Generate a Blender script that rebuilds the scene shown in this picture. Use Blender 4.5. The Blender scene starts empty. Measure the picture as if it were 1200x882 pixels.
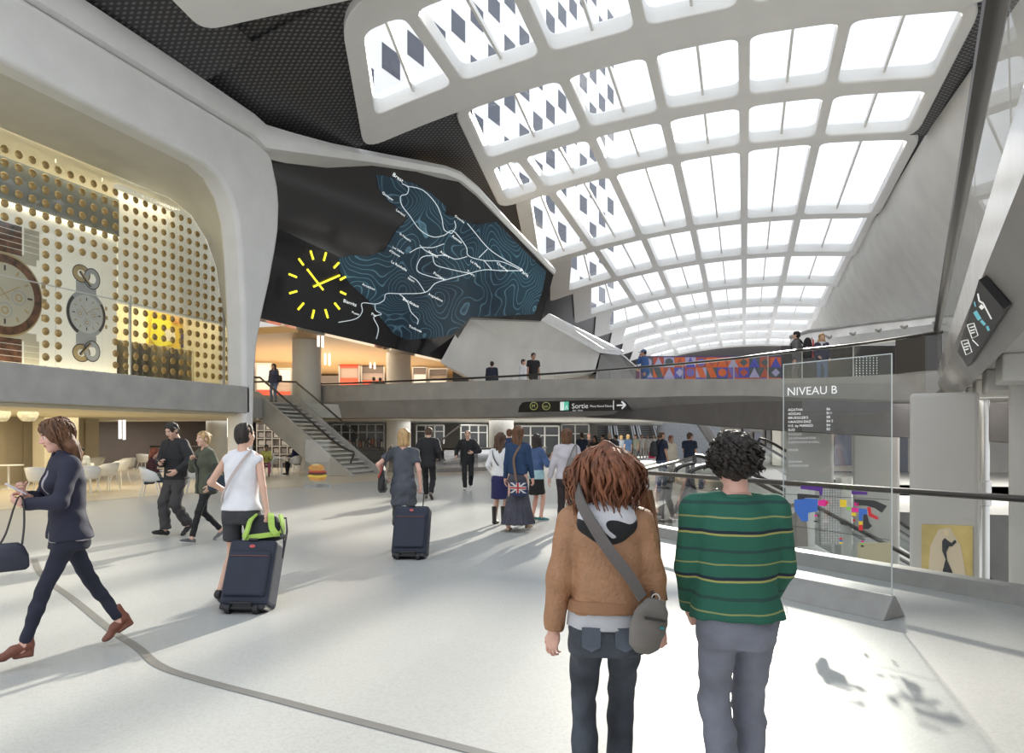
import bpy, bmesh, math, random
import numpy as np
from mathutils import Vector, Matrix
from mathutils.geometry import delaunay_2d_cdt
PI = math.pi
SC = bpy.context.scene
COL = SC.collection
random.seed(7)
# ------------------------------------------------------------------ camera frame
F_ = 850.0; HZ = 512.0; CX = 600.0; EYE = 1.6
TH = math.radians(17.75); SN, CS = math.sin(TH), math.cos(TH)

def W(px, py, d):
    "world point seen at picture position (px, py) at forward distance d"
    r = (px-CX)/F_*d
    return Vector((r*CS - d*SN, r*SN + d*CS, EYE - (py-HZ)/F_*d))

def G(px, py, z=0.0):
    "point on a horizontal plane at height z"
    return W(px, py, (EYE-z)*F_/(py-HZ))

def WP(px, d, z):
    r = (px-CX)/F_*d
    return Vector((r*CS - d*SN, r*SN + d*CS, z))

def ray_plane(px, py, p0, n, off=0.0):
    o = Vector((0, 0, EYE)); dr = W(px, py, 1.0) - o
    t = (Vector(p0)-o).dot(n)/dr.dot(n)
    return o + dr*t - dr.normalized()*off

def plane3(a, b, c):
    n = (b-a).cross(c-a); n.normalize()
    return a.copy(), n

# ------------------------------------------------------------------ materials
MATS = {}
def mat(name, col, rough=0.5, metal=0.0, var=0.0, vscale=4.0, bump=0.0, bscale=40.0, emit=None, estr=1.0, spec=0.5, coat=0.0, stretch=None):
    if name in MATS: return MATS[name]
    m = bpy.data.materials.new(name); m.use_nodes = True
    nt = m.node_tree; b = nt.nodes['Principled BSDF']
    b.inputs['Base Color'].default_value = (*col, 1)
    b.inputs['Roughness'].default_value = rough
    b.inputs['Metallic'].default_value = metal
    b.inputs['Specular IOR Level'].default_value = spec
    if coat: b.inputs['Coat Weight'].default_value = coat; b.inputs['Coat Roughness'].default_value = 0.08
    if emit: b.inputs['Emission Color'].default_value = (*emit, 1); b.inputs['Emission Strength'].default_value = estr
    tc = nt.nodes.new('ShaderNodeTexCoord'); src = tc.outputs['Object']
    if stretch:
        mp = nt.nodes.new('ShaderNodeMapping'); mp.inputs['Scale'].default_value = stretch
        nt.links.new(src, mp.inputs['Vector']); src = mp.outputs['Vector']
    if var:
        nz = nt.nodes.new('ShaderNodeTexNoise'); nz.inputs['Scale'].default_value = vscale; nz.inputs['Detail'].default_value = 6
        nt.links.new(src, nz.inputs['Vector'])
        rp = nt.nodes.new('ShaderNodeValToRGB')
        rp.color_ramp.elements[0].position = 0.3; rp.color_ramp.elements[1].position = 0.7
        rp.color_ramp.elements[0].color = (*[max(0, c*(1-var)) for c in col], 1)
        rp.color_ramp.elements[1].color = (*[min(1, c*(1+var)) for c in col], 1)
        nt.links.new(nz.outputs['Fac'], rp.inputs['Fac']); nt.links.new(rp.outputs['Color'], b.inputs['Base Color'])
    if bump:
        n2 = nt.nodes.new('ShaderNodeTexNoise'); n2.inputs['Scale'].default_value = bscale; n2.inputs['Detail'].default_value = 4
        nt.links.new(src, n2.inputs['Vector'])
        bp = nt.nodes.new('ShaderNodeBump'); bp.inputs['Strength'].default_value = bump; bp.inputs['Distance'].default_value = 0.02
        nt.links.new(n2.outputs['Fac'], bp.inputs['Height']); nt.links.new(bp.outputs['Normal'], b.inputs['Normal'])
    MATS[name] = m
    return m

def glass_mat(name, tint=(1, 1, 1), refl=0.08, rough=0.01, edge=0.5):
    if name in MATS: return MATS[name]
    m = bpy.data.materials.new(name); m.use_nodes = True; nt = m.node_tree; nt.nodes.clear()
    out = nt.nodes.new('ShaderNodeOutputMaterial'); mix = nt.nodes.new('ShaderNodeMixShader')
    tr = nt.nodes.new('ShaderNodeBsdfTransparent'); tr.inputs['Color'].default_value = (*tint, 1)
    gl = nt.nodes.new('ShaderNodeBsdfGlossy'); gl.inputs['Roughness'].default_value = rough
    lw = nt.nodes.new('ShaderNodeLayerWeight'); lw.inputs['Blend'].default_value = 0.25
    mr = nt.nodes.new('ShaderNodeMapRange'); mr.inputs['To Min'].default_value = refl; mr.inputs['To Max'].default_value = edge
    nt.links.new(lw.outputs['Fresnel'], mr.inputs['Value']); nt.links.new(mr.outputs['Result'], mix.inputs['Fac'])
    nt.links.new(tr.outputs[0], mix.inputs[1]); nt.links.new(gl.outputs[0], mix.inputs[2]); nt.links.new(mix.outputs[0], out.inputs['Surface'])
    MATS[name] = m
    return m

def node_mat(name, rough=0.5, spec=0.5):
    m = bpy.data.materials.new(name); m.use_nodes = True; MATS[name] = m
    b = m.node_tree.nodes['Principled BSDF']; b.inputs['Roughness'].default_value = rough; b.inputs['Specular IOR Level'].default_value = spec
    return m, m.node_tree, b

# ------------------------------------------------------------------ objects
def tag(o, label=None, cat=None, group=None, kind=None):
    if label: o['label'] = label
    if cat: o['category'] = cat
    if group: o['group'] = group
    if kind: o['kind'] = kind
    return o

def thing(name, label, cat, loc=(0, 0, 0), rz=0.0, group=None, kind=None):
    e = bpy.data.objects.new(name, None); COL.objects.link(e)
    e.empty_display_size = 0.2
    e.location = loc; e.rotation_euler = (0, 0, rz)
    e['_inv'] = 0
    del e['_inv']
    return tag(e, label, cat, group, kind)

def adopt(o, parent):
    "parent an object whose vertices are in world space"
    o.parent = parent
    o.matrix_parent_inverse = (Matrix.Translation(parent.location) @ parent.rotation_euler.to_matrix().to_4x4()).inverted()

def link_mesh(name, me, parent=None, local=False):
    o = bpy.data.objects.new(name, me); COL.objects.link(o)
    if parent is not None:
        if local: o.parent = parent
        else: adopt(o, parent)
    return o

class MB:
    def __init__(s): s.v = []; s.f = []; s.mi = []
    def add(s, verts, faces, mi=0):
        n = len(s.v); s.v += [tuple(p) for p in verts]
        s.f += [tuple(i+n for i in f) for f in faces]; s.mi += [mi]*len(faces)
        return s
    def box(s, a, b, mi=0, M=None):
        x0, y0, z0 = a; x1, y1, z1 = b
        vs = [Vector(p) for p in ((x0,y0,z0),(x1,y0,z0),(x1,y1,z0),(x0,y1,z0),(x0,y0,z1),(x1,y0,z1),(x1,y1,z1),(x0,y1,z1))]
        if M is not None: vs = [M @ p for p in vs]
        return s.add(vs, [(0,3,2,1),(4,5,6,7),(0,1,5,4),(1,2,6,5),(2,3,7,6),(3,0,4,7)], mi)
    def quad(s, a, b, c, d, mi=0): return s.add([a, b, c, d], [(0,1,2,3)], mi)
    def prism(s, poly, vec, mi=0):
        "closed prism: polygon (3D points) swept by vec"
        n = len(poly); vec = Vector(vec)
        vs = [Vector(p) for p in poly] + [Vector(p)+vec for p in poly]
        fs = [tuple(range(n))[::-1], tuple(range(n, 2*n))] + [(i, (i+1) % n, n+(i+1) % n, n+i) for i in range(n)]
        return s.add(vs, fs, mi)
    def sheet(s, rows, thick=None, mi=0, close=False):
        "grid of rows of points"
        nr = len(rows); nc = len(rows[0]); vs = [p for r in rows for p in r]; fs = []
        for i in range(nr-1):
            for j in range(nc-(0 if close else 1)):
                j2 = (j+1) % nc
                fs.append((i*nc+j, i*nc+j2, (i+1)*nc+j2, (i+1)*nc+j))
        return s.add(vs, fs, mi)
    def tube(s, pts, r, seg=8, cap=True, mi=0, flat=None):
        pts = [Vector(p) for p in pts]; n = len(pts)
        rr = r if isinstance(r, (list, tuple)) else [r]*n
        rows = []; up = Vector((0, 0, 1)); side = None
        for i in range(n):
            t = (pts[min(i+1, n-1)]-pts[max(i-1, 0)]).normalized()
            if side is None:
                a = up if abs(t.z) < 0.95 else Vector((1, 0, 0))
                side = t.cross(a).normalized()
            else:
                side = (side - t*side.dot(t)).normalized()
            nn = side.cross(t)
            fx, fy = (flat if flat else (1, 1))
            rows.append([pts[i] + (side*math.cos(2*PI*k/seg)*fx + nn*math.sin(2*PI*k/seg)*fy)*rr[i] for k in range(seg)])
        s.sheet(rows, mi=mi, close=True)
        if cap:
            b = len(s.v)-n*seg
            s.f.append(tuple(b+k for k in range(seg))[::-1]); s.f.append(tuple(b+(n-1)*seg+k for k in range(seg))); s.mi += [mi, mi]
        return s
    def lathe(s, prof, c=(0, 0, 0), seg=24, mi=0):
        c = Vector(c)
        rows = [[c+Vector((r*math.cos(2*PI*k/seg), r*math.sin(2*PI*k/seg), z)) for k in range(seg)] for r, z in prof]
        s.sheet(rows, mi=mi, close=True)
        b = len(s.v)-len(prof)*seg
        s.f.append(tuple(b+k for k in range(seg))[::-1]); s.f.append(tuple(b+(len(prof)-1)*seg+k for k in range(seg))); s.mi += [mi, mi]
        return s
    def strip(s, pts, wid, normal_fn, thick=0.0, mi=0): pass
    def build(s, name, mats, parent=None, smooth=35, bevel=None, local=False, fix=True, **tags):
        me = bpy.data.meshes.new(name)
        me.from_pydata([tuple(p) for p in s.v], [], s.f)
        mats = mats if isinstance(mats, (list, tuple)) else [mats]
        for m in mats: me.materials.append(m)
        if len(mats) > 1: me.polygons.foreach_set('material_index', s.mi)
        if fix:
            bm = bmesh.new(); bm.from_mesh(me)
            bmesh.ops.remove_doubles(bm, verts=bm.verts, dist=1e-5)
            bmesh.ops.recalc_face_normals(bm, faces=bm.faces)
            bm.to_mesh(me); bm.free()
        if smooth:
            me.shade_smooth(); me.set_sharp_from_angle(angle=math.radians(smooth))
        o = link_mesh(name, me, parent, local)
        if bevel:
            b = o.modifiers.new('bevel', 'BEVEL'); b.width = bevel; b.segments = 3; b.limit_method = 'ANGLE'; b.angle_limit = math.radians(40)
            b.harden_normals = False
        return tag(o, **tags)

def cdt(outer, holes=(), extra=(), edge_len=None):
    "triangulate 2D polygon with holes -> verts2d, tris"
    def densify(p):
        if not edge_len: return list(p)
        out = []
        for i in range(len(p)):
            a = Vector(p[i]); b = Vector(p[(i+1) % len(p)])
            k = max(1, int(math.ceil((b-a).length/edge_len)))
            out += [tuple(a.lerp(b, j/k)) for j in range(k)]
        return out
    loops = [densify(outer)] + [densify(h) for h in holes]
    vs = []; es = []
    for L in loops:
        n = len(vs); m = len(L); vs += [Vector((p[0], p[1])) for p in L]; es += [(n+i, n+(i+1) % m) for i in range(m)]
    vs += [Vector(e) for e in extra]
    r = delaunay_2d_cdt(vs, es, [], 0, 1e-6)
    def inside(x, y, L):
        c = False; m = len(L); j = m-1
        for i in range(m):
            xi, yi = L[i][0], L[i][1]; xj, yj = L[j][0], L[j][1]
            if (yi > y) != (yj > y) and x < (xj-xi)*(y-yi)/(yj-yi)+xi: c = not c
            j = i
        return c
    tris = []
    for f in r[2]:
        cx = sum(r[0][i].x for i in f)/3; cy = sum(r[0][i].y for i in f)/3
        if inside(cx, cy, loops[0]) and not any(inside(cx, cy, h) for h in loops[1:]): tris.append(tuple(f))
    used = sorted({i for f in tris for i in f}); mp = {u: k for k, u in enumerate(used)}
    return [(r[0][u].x, r[0][u].y) for u in used], [tuple(mp[i] for i in f) for f in tris]

def solid_from_tris(v3, tris, vec_fn, mb, mi=0):
    "closed solid: tri sheet and its copy moved by vec_fn(point), walls along the boundary edges"
    n = len(v3); top = [Vector(p)+Vector(vec_fn(p)) for p in v3]
    cnt = {}
    for f in tris:
        for i in range(3):
            a, b = f[i], f[(i+1) % 3]; cnt.setdefault((min(a, b), max(a, b)), []).append((a, b))
    fs = [f[::-1] for f in tris] + [tuple(i+n for i in f) for f in tris]
    for k, l in cnt.items():
        if len(l) == 1:
            a, b = l[0]; fs.append((a, b, b+n, a+n))
    mb.add(list(v3)+top, fs, mi)

def rrect(x0, y0, x1, y1, r, seg=5):
    r = min(r, (x1-x0)/2*0.99, (y1-y0)/2*0.99); pts = []
    for cx, cy, a0 in ((x1-r, y0+r, -PI/2), (x1-r, y1-r, 0), (x0+r, y1-r, PI/2), (x0+r, y0+r, PI)):
        for k in range(seg+1):
            a = a0+PI/2*k/seg; pts.append((cx+r*math.cos(a), cy+r*math.sin(a)))
    return pts

_tc = {}
def text2d(s, bold=False):
    "unit-height text as 2D mesh (x along, y up)"
    key = s
    if key not in _tc:
        cu = bpy.data.curves.new('t', 'FONT'); cu.body = s; cu.size = 1.0; cu.resolution_u = 3
        o = bpy.data.objects.new('t', cu); COL.objects.link(o)
        bpy.context.view_layer.update()
        dg = bpy.context.evaluated_depsgraph_get(); ev = o.evaluated_get(dg); me = ev.to_mesh()
        _tc[key] = ([(v.co.x, v.co.y) for v in me.vertices], [tuple(p.vertices) for p in me.polygons])
        ev.to_mesh_clear(); bpy.data.objects.remove(o); bpy.data.curves.remove(cu)
    return _tc[key]

def text_on(s, fn, mat_, parent, name='lettering', size=1.0, sx=1.0, **tags):
    "text mapped by fn(x, y) -> 3D point"
    v, f = text2d(s)
    mb = MB(); mb.add([fn(x*size*sx, y*size) for x, y in v], f)
    return mb.build(name, mat_, parent, smooth=None, fix=False, **tags)

def smooth_path(pts, n=8):
    pts = [Vector(p) for p in pts]; out = []
    for i in range(len(pts)-1):
        p0 = pts[max(i-1, 0)]; p1 = pts[i]; p2 = pts[i+1]; p3 = pts[min(i+2, len(pts)-1)]
        for k in range(n):
            t = k/n
            out.append(0.5*((2*p1)+(p2-p0)*t+(2*p0-5*p1+4*p2-p3)*t*t+(-p0+3*p1-3*p2+p3)*t**3))
    out.append(pts[-1]); return out
# ================================================================== materials of the place
def terrazzo():
    m, nt, b = node_mat('terrazzo', 0.34, 0.32)
    tc = nt.nodes.new('ShaderNodeTexCoord')
    vo = nt.nodes.new('ShaderNodeTexVoronoi'); vo.inputs['Scale'].default_value = 75
    nz = nt.nodes.new('ShaderNodeTexNoise'); nz.inputs['Scale'].default_value = 0.6; nz.inputs['Detail'].default_value = 5
    r1 = nt.nodes.new('ShaderNodeValToRGB'); r1.color_ramp.elements[0].color = (.44, .44, .425, 1); r1.color_ramp.elements[1].color = (.49, .493, .48, 1)
    r1.color_ramp.elements[0].position = 0.1; r1.color_ramp.elements[1].position = 0.62
    sep = nt.nodes.new('ShaderNodeSeparateColor')
    r2 = nt.nodes.new('ShaderNodeValToRGB'); r2.color_ramp.elements[0].color = (.90, .91, .93, 1); r2.color_ramp.elements[1].color = (1, .995, .96, 1)
    mx = nt.nodes.new('ShaderNodeMix'); mx.data_type = 'RGBA'; mx.blend_type = 'MULTIPLY'; mx.inputs[0].default_value = 1
    nt.links.new(tc.outputs['Object'], vo.inputs['Vector']); nt.links.new(tc.outputs['Object'], nz.inputs['Vector'])
    nt.links.new(vo.outputs['Color'], sep.inputs[0]); nt.links.new(sep.outputs[0], r1.inputs['Fac']); nt.links.new(nz.outputs['Fac'], r2.inputs['Fac'])
    nt.links.new(r1.outputs['Color'], mx.inputs[6]); nt.links.new(r2.outputs['Color'], mx.inputs[7]); nt.links.new(mx.outputs[2], b.inputs['Base Color'])
    return m
M_FLOOR = terrazzo()
M_CAFE = mat('cafe_floor', (.56, .49, .37), .35, var=.06, vscale=2)
M_INLAY = mat('inlay', (.20, .195, .185), .35, var=.05)
M_WHITE = mat('white_shell', (.80, .80, .79), .45, var=.04, vscale=1.2, bump=.05, bscale=6)
M_SKYL = mat('skylight_white', (.80, .79, .765), .4, var=.03, vscale=1)
M_CONC = mat('concrete', (.40, .39, .37), .42, var=.12, vscale=1.6, bump=.12, bscale=18)
M_CONC2 = mat('concrete_soft', (.66, .645, .61), .45, var=.07, vscale=.7, bump=.08, bscale=12)
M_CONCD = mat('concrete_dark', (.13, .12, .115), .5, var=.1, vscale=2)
M_POLISH = mat('polished_concrete', (.38, .365, .34), .22, var=.10, vscale=1.5, spec=.6)
M_STONE = mat('grey_plinth', (.30, .295, .28), .45, var=.1, vscale=5, bump=.08, bscale=40)
M_DARK = mat('dark_metal', (.045, .04, .038), .32, metal=.3)
M_RAIL = mat('rail_bronze', (.07, .062, .055), .28, metal=.5)
M_STEEL = mat('brushed_steel', (.55, .55, .54), .28, metal=.9)
M_PLAST = mat('white_plastic', (.78, .78, .76), .35)
M_CREAM = mat('cream_wall', (.72, .66, .50), .6, var=.03)
M_BEIGE = mat('beige_wall', (.50, .43, .31), .6, var=.05, vscale=3)
M_GOLD = mat('gold_dot', (.50, .36, .16), .3, metal=.55)
M_BROWN = mat('brown_dark_wall', (.17, .145, .138), .5, var=.06, vscale=1)
M_BLACK = mat('sign_black', (.008, .008, .009), .3)
M_TXTW = mat('letter_white', (.8, .8, .8), .5, emit=(.9, .9, .88), estr=.25)
M_GLASS = glass_mat('clear_glass', (.97, .985, .98), .03, .01, .45)
M_PANE = glass_mat('roof_pane', (.98, .99, 1.0), .015, .01, .10)
M_DGLASS = glass_mat('dark_glass', (.25, .25, .27), .10, .02, .6)

def slats(name, c1, c2, scale, rough=.5, axis='X'):
    m, nt, b = node_mat(name, rough)
    tc = nt.nodes.new('ShaderNodeTexCoord'); wv = nt.nodes.new('ShaderNodeTexWave'); wv.wave_type = 'BANDS'; wv.bands_direction = axis
    wv.inputs['Scale'].default_value = scale; wv.inputs['Distortion'].default_value = 0.0
    nz = nt.nodes.new('ShaderNodeTexNoise'); nz.inputs['Scale'].default_value = 1.5
    rp = nt.nodes.new('ShaderNodeValToRGB'); rp.color_ramp.elements[0].color = (*c1, 1); rp.color_ramp.elements[1].color = (*c2, 1)
    rp.color_ramp.elements[0].position = .05; rp.color_ramp.elements[1].position = .3
    nt.links.new(tc.outputs['Object'], wv.inputs['Vector']); nt.links.new(wv.outputs['Fac'], rp.inputs['Fac'])
    nt.links.new(rp.outputs['Color'], b.inputs['Base Color'])
    return m
M_WOOD = slats('wood_ceiling', (.40, .25, .11), (.60, .40, .19), 2.2, .5, 'Y')

def mesh_metal():
    "perforated dark metal cladding: a woven pattern of round bumps"
    m, nt, b = node_mat('woven_metal', .38, .5)
    b.inputs['Metallic'].default_value = .25
    tc = nt.nodes.new('ShaderNodeTexCoord'); vo = nt.nodes.new('ShaderNodeTexVoronoi'); vo.inputs['Scale'].default_value = 5.2; vo.inputs['Randomness'].default_value = 0
    mp = nt.nodes.new('ShaderNodeMapping'); mp.inputs['Rotation'].default_value = (0, 0, .78); mp.inputs['Scale'].default_value = (1, 1.35, .01)
    rp = nt.nodes.new('ShaderNodeValToRGB'); rp.color_ramp.elements[0].color = (.30, .29, .30, 1); rp.color_ramp.elements[1].color = (.042, .041, .044, 1)
    rp.color_ramp.elements[0].position = .22; rp.color_ramp.elements[1].position = .5
    nt.links.new(tc.outputs['Object'], mp.inputs['Vector']); nt.links.new(mp.outputs[0], vo.inputs['Vector'])
    nt.links.new(vo.outputs['Distance'], rp.inputs['Fac']); nt.links.new(rp.outputs['Color'], b.inputs['Base Color'])
    return m
M_MESH = mesh_metal()

# ================================================================== floor, void, cafe paving
VOID = [(-1.27, 12.0), (2.58, 8.23), (9.0, 1.95), (14.5, 1.95), (14.5, 27.0), (-1.5, 27.0), (-1.78, 13.9), (-1.76, 13.0), (-1.6, 12.4)]
def flat_poly(name, outer, z0, z1, m, holes=(), parent=None, **t):
    v, f = cdt(outer, holes); mb = MB()
    solid_from_tris([(x, y, z1) for x, y in v], f, lambda p: (0, 0, z0-z1), mb)
    return mb.build(name, m, parent, smooth=None, **t)
flat_poly('floor', [(-45, -4), (20, -4), (20, 80), (-45, 80)], -.35, 0, M_FLOOR, [VOID], label='pale grey polished terrazzo floor of the concourse', cat='floor', kind='structure')
flat_poly('floor', [(-44, -3), (-15.4, -3), (-15.4, 11), (-15.7, 13), (-15.2, 16.5), (-13.9, 19.5), (-12.4, 25.5), (-11.6, 29), (-11.0, 32.5), (-12, 36), (-44, 36)], .0005, .006, M_CAFE,
          label='sand coloured floor of the cafe terrace left of the concourse', cat='floor', kind='structure')
inl = [(40, 655), (50, 675), (87, 703), (130, 738), (160, 758), (187, 780), (233, 796), (317, 818), (400, 840), (563, 882), (640, 903), (760, 940)]
ip = smooth_path([G(x, y) for x, y in inl], 6)
mb = MB(); rows = []
for i, p in enumerate(ip):
    t = (ip[min(i+1, len(ip)-1)]-ip[max(i-1, 0)]).normalized(); n = Vector((-t.y, t.x, 0))
    rows.append([p-n*.035+Vector((0, 0, .0005)), p-n*.035+Vector((0, 0, .004)), p+n*.035+Vector((0, 0, .004)), p+n*.035+Vector((0, 0, .0005))])
mb.sheet(rows, close=True)
mb.build('trim_1', M_INLAY, smooth=None, label='thin dark grey strip curving through the floor at lower left', cat='floor strip', kind='structure')
# lower level seen down through the opening
flat_poly('floor', [(-8, -6), (30, -6), (30, 40), (-8, 40)], -5.3, -5.0, mat('lower_floor', (.55, .55, .53), .3, var=.05), label='light floor of the level below seen through the opening', cat='floor', kind='structure')
mb = MB()
for i in range(len(VOID)):
    a = VOID[i]; b = VOID[(i+1) % len(VOID)]
    if a[0] < 13 or b[0] < 13: mb.quad((a[0], a[1], -.0), (b[0], b[1], -.0), (b[0], b[1], -.9), (a[0], a[1], -.9))
mb.build('trim_2', M_CONC2, smooth=None, label='concrete edge of the floor around the opening', cat='floor edge', kind='structure')

# ================================================================== roof vault with its skylights
def arch(X): return 1.6 + 12.95 - .0093*(X-1)**2
BAYS = [(4.9, 17.6, -12.6, -13.9, 7.2, 1.2, 2.2, None), (18.0, 24.6, -10.9, -13.8, 7.0, 1.2, 1.6, None), (24.7, 34.6, -10.3, -11.7, 6.9, .75, .75, 29.9), (34.7, 46.3, -11.0, -13.6, 7.3, .9, .9, None),
        (46.4, 55.5, -12.2, -14.6, 7.4, .8, 1.1, None), (55.6, 66.1, -12.8, -15.0, 7.4, .8, 1.2, None), (66.2, 76.2, -13.0, -15.2, 7.4, .8, 1.2, None), (76.3, 84.9, -13.2, -15.2, 7.4, .8, 1.2, None),
        (85, 93.2, -13.4, -15.2, 7.4, .8, 1.2, None), (93.3, 100.9, -13.4, -15.2, 7.4, .8, 1.2, None), (101, 108.7, -13.4, -15.2, 7.4, .8, 1.2, None)]
def rpoly(pts, r, seg=5):
    "polygon with rounded corners"
    out = []; n = len(pts); rr = r if isinstance(r, (list, tuple)) else [r]*n
    for i in range(n):
        p = Vector(pts[i]); a = (Vector(pts[i-1])-p); b = (Vector(pts[(i+1) % n])-p); la, lb = a.length, b.length; a.normalize(); b.normalize()
        k = min(rr[i], la*.45, lb*.45); q0 = p+a*k; q1 = p+b*k
        for j in range(seg+1):
            t = j/seg; out.append(tuple(q0*(1-t)**2 + p*2*t*(1-t) + q1*t*t))
    return out
RIBS = [-15.5, -12.4, -9.3, -6.2, -3.1, 0, 3.1, 6.2]
BAYNAMES = ['nearest overhead skylight bay, only its left corner in view', 'large skylight bay at top centre with the tower behind its left panes', 'skylight bay split into two rows of panes by a cross rib',
            'skylight bay of tall panes with the sun just above it', 'fifth skylight bay counting away from the viewer', 'sixth skylight bay counting away from the viewer',
            'seventh skylight bay counting away from the viewer', 'eighth skylight bay counting away from the viewer', 'fourth from last skylight bay of the long roof', 'next to last skylight bay before the far wall', 'last and smallest skylight bay at the far wall']
BAYNAMES[8] = 'ninth skylight bay, third from the far wall'
for bi, (s0, s1, XLn, XLf, XR, m0, m1, mid) in enumerate(BAYS):
    def zb(X, s): return arch(X) + .42*(1-(s-s0)/(s1-s0))
    def xl(s): return XLn+(XLf-XLn)*(s-s0)/(s1-s0)
    th = thing('window_%d' % (bi+1), BAYNAMES[bi], 'skylight', (0, (s0+s1)/2, arch(0)), group='skylight bays of the vaulted roof', kind='structure')
    lm = .95 if bi < 1 else .65 if bi < 2 else (.5 if bi == 2 else (.8 if bi == 3 else 1.5))
    cells = []
    rows_ = [(s0+m0, s1-m1)] if mid is None else [(s0+m0, mid-.5), (mid+.5, s1-m1)]
    for (a, b) in rows_:
        la, lb = xl(a)+lm, xl(b)+lm
        rb = [r for r in RIBS if max(la, lb)+.9 < r < XR-1.2]
        xs = [None]+rb+[XR-.45]
        for i in range(len(xs)-1):
            x1 = xs[i+1]-(.2 if i < len(xs)-2 else 0)
            if i == 0: cells.append((la, lb, x1, a, b))
            else: cells.append((xs[i]+.2, xs[i]+.2, x1, a, b))
    if bi == 0: outer = rpoly([(XLn, s0), (XR, s0), (XR, s1), (-9.5, s1), (XLf, s1-1.5)], [1, 1, 1, 1.5, .5], 6)
    else: outer = rpoly([(XLn, s0), (XR, s0), (XR, s1), (XLf, s1)], [1.3 if bi < 4 else .8, 1.4 if bi < 4 else .6, 1.4 if bi < 4 else .6, .9 if bi < 4 else .5], 6)
    holes = [rpoly([(x0, a), (x1, a), (x1, b), (x0b, b)], .40, 4) for x0, x0b, x1, a, b in cells]
    v, f = cdt(outer, holes, edge_len=.8 if bi < 6 else 1.5)
    mb = MB(); solid_from_tris([(x, y, zb(x, y)) for x, y in v], f, lambda p: (0, 0, .55), mb)
    mb.build('skylight_frame', M_SKYL, th, smooth=35, bevel=.07 if bi < 5 else None)
    for (x0, x0b, x1, a, b) in cells:
        def mx_(t, s): q = x0+(x0b-x0)*(s-a)/(b-a); return q+(x1-q)*t
        for (p, q) in ((-.01, .5), (.5, 1.01)):
            pts = [[Vector((mx_(p+(q-p)*k/3, y), y, zb(mx_(p+(q-p)*k/3, y), y)+.42)) for k in range(4)] for y in (a-.02, b+.02)]
            one = MB(); one.sheet(pts); one.build('pane', M_PANE, th, smooth=None)
        pb = MB(); rr_ = []
        for y in (a, b):
            xm = mx_(.5, y); z_ = zb(xm, y)
            rr_.append([Vector((xm-.045, y, z_+.3)), Vector((xm+.045, y, z_+.3)), Vector((xm+.045, y, z_+.48)), Vector((xm-.045, y, z_+.48))])
        pb.sheet(rr_, close=True); pb.build('mullion', M_SKYL, th, smooth=None)

def mesh_strip(name, label, rows, m=M_MESH, **k):
    mb = MB(); mb.sheet(rows); o = mb.build(name, m, smooth=30, **k); tag(o, label, 'ceiling', kind='structure'); return o
# dark woven ceiling left of the skylights and right of them
n = 0
mb = MB()
for bi, (s0, s1, XLn, XLf, XR, *_r) in enumerate(BAYS):
    if bi < len(BAYS)-1: s1 = BAYS[bi+1][0]
    def zz(x, s): return arch(x)+.42*(1-(s-s0)/(s1-s0))
    rows = []
    for k2 in range(5):
        s = s0+(s1-s0)*k2/4; xa = -16.6; xb = XLn+(XLf-XLn)*min(1, k2/4)+.4+(.35 if k2 == 0 else 0)
        rows.append([(xa+(xb-xa)*k/8, s, zz(xa+(xb-xa)*k/8, s)+.30) for k in range(9)])
    mb.sheet(rows)
    if bi == 1:
        mb.sheet([[(x, s, arch(x)+.85) for x in (-16.6, -12, -8, -4, 0, 4, 8)] for s in (17.0, 18.6)])
    # closing wedge between this bay and the next, seen at the stepped left ends
mb.build('ceiling', M_MESH, smooth=30, label='dark woven metal ceiling between the shop wall and the skylights', cat='ceiling', kind='structure')
mb = MB()
for (s0, s1, XLn, XLf, XR, *_r) in BAYS:
    def zz(x, s): return arch(x)+.42*(1-(s-s0)/(s1-s0))
    xs = [XR-.35+(8.4-XR+.35)*k/4 for k in range(5)]
    mb.sheet([[(x, s, zz(x, s)+.24) for x in xs] for s in (s0-.05, s1+.05)])
mb.build('ceiling', M_MESH, smooth=30, label='dark woven metal strip right of the skylights above the sloping wall', cat='ceiling', kind='structure')

# sloping concrete wall at right, from the roof edge down behind the gallery
prof = [(7.35, 14.45), (7.5, 13.4), (8.6, 11.2), (10.6, 8.6), (13.2, 6.0), (15.2, 3.1)]
ss = [4, 20, 34.6, 46, 60, 80, 112]
mb = MB()
rows = []
for s in ss:
    k = max(0, min(1, (34.6-s)/12.0))
    rows.append([Vector((x+.55*k*(1 if i < 2 else .4), s, z)) for i, (x, z) in enumerate(prof)])
mb.sheet(rows); 
mb.sheet([[p+Vector((.35, 0, .1)) for p in r] for r in rows])
mb.build('wall_right', M_CONC2, smooth=25, label='large sloping pale concrete wall under the right edge of the roof', cat='wall', kind='structure')
# far end wall, dark, under the end of the vault, and dark side wall high on the left
mb = MB()
xs = [-18+26*k/20 for k in range(21)]
mb.sheet([[(x, 109.5, 0) for x in xs], [(x, 109.5, arch(x)+.4) for x in xs]])
mb.build('wall_back', mat('far_dark_wall', (.05, .046, .048), .4), smooth=None, label='dark wall closing the far end of the hall under the vault', cat='wall', kind='structure')
mb = MB()
mb.sheet([[(-16.5, s, z) for s in (40, 60, 85, 110)] for z in (3.1, 8, 12.9)])
mb.build('wall_left', mat('left_dark_wall', (.10, .095, .095), .45), smooth=None, label='dark side wall running to the far end at left', cat='wall', kind='structure')

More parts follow.
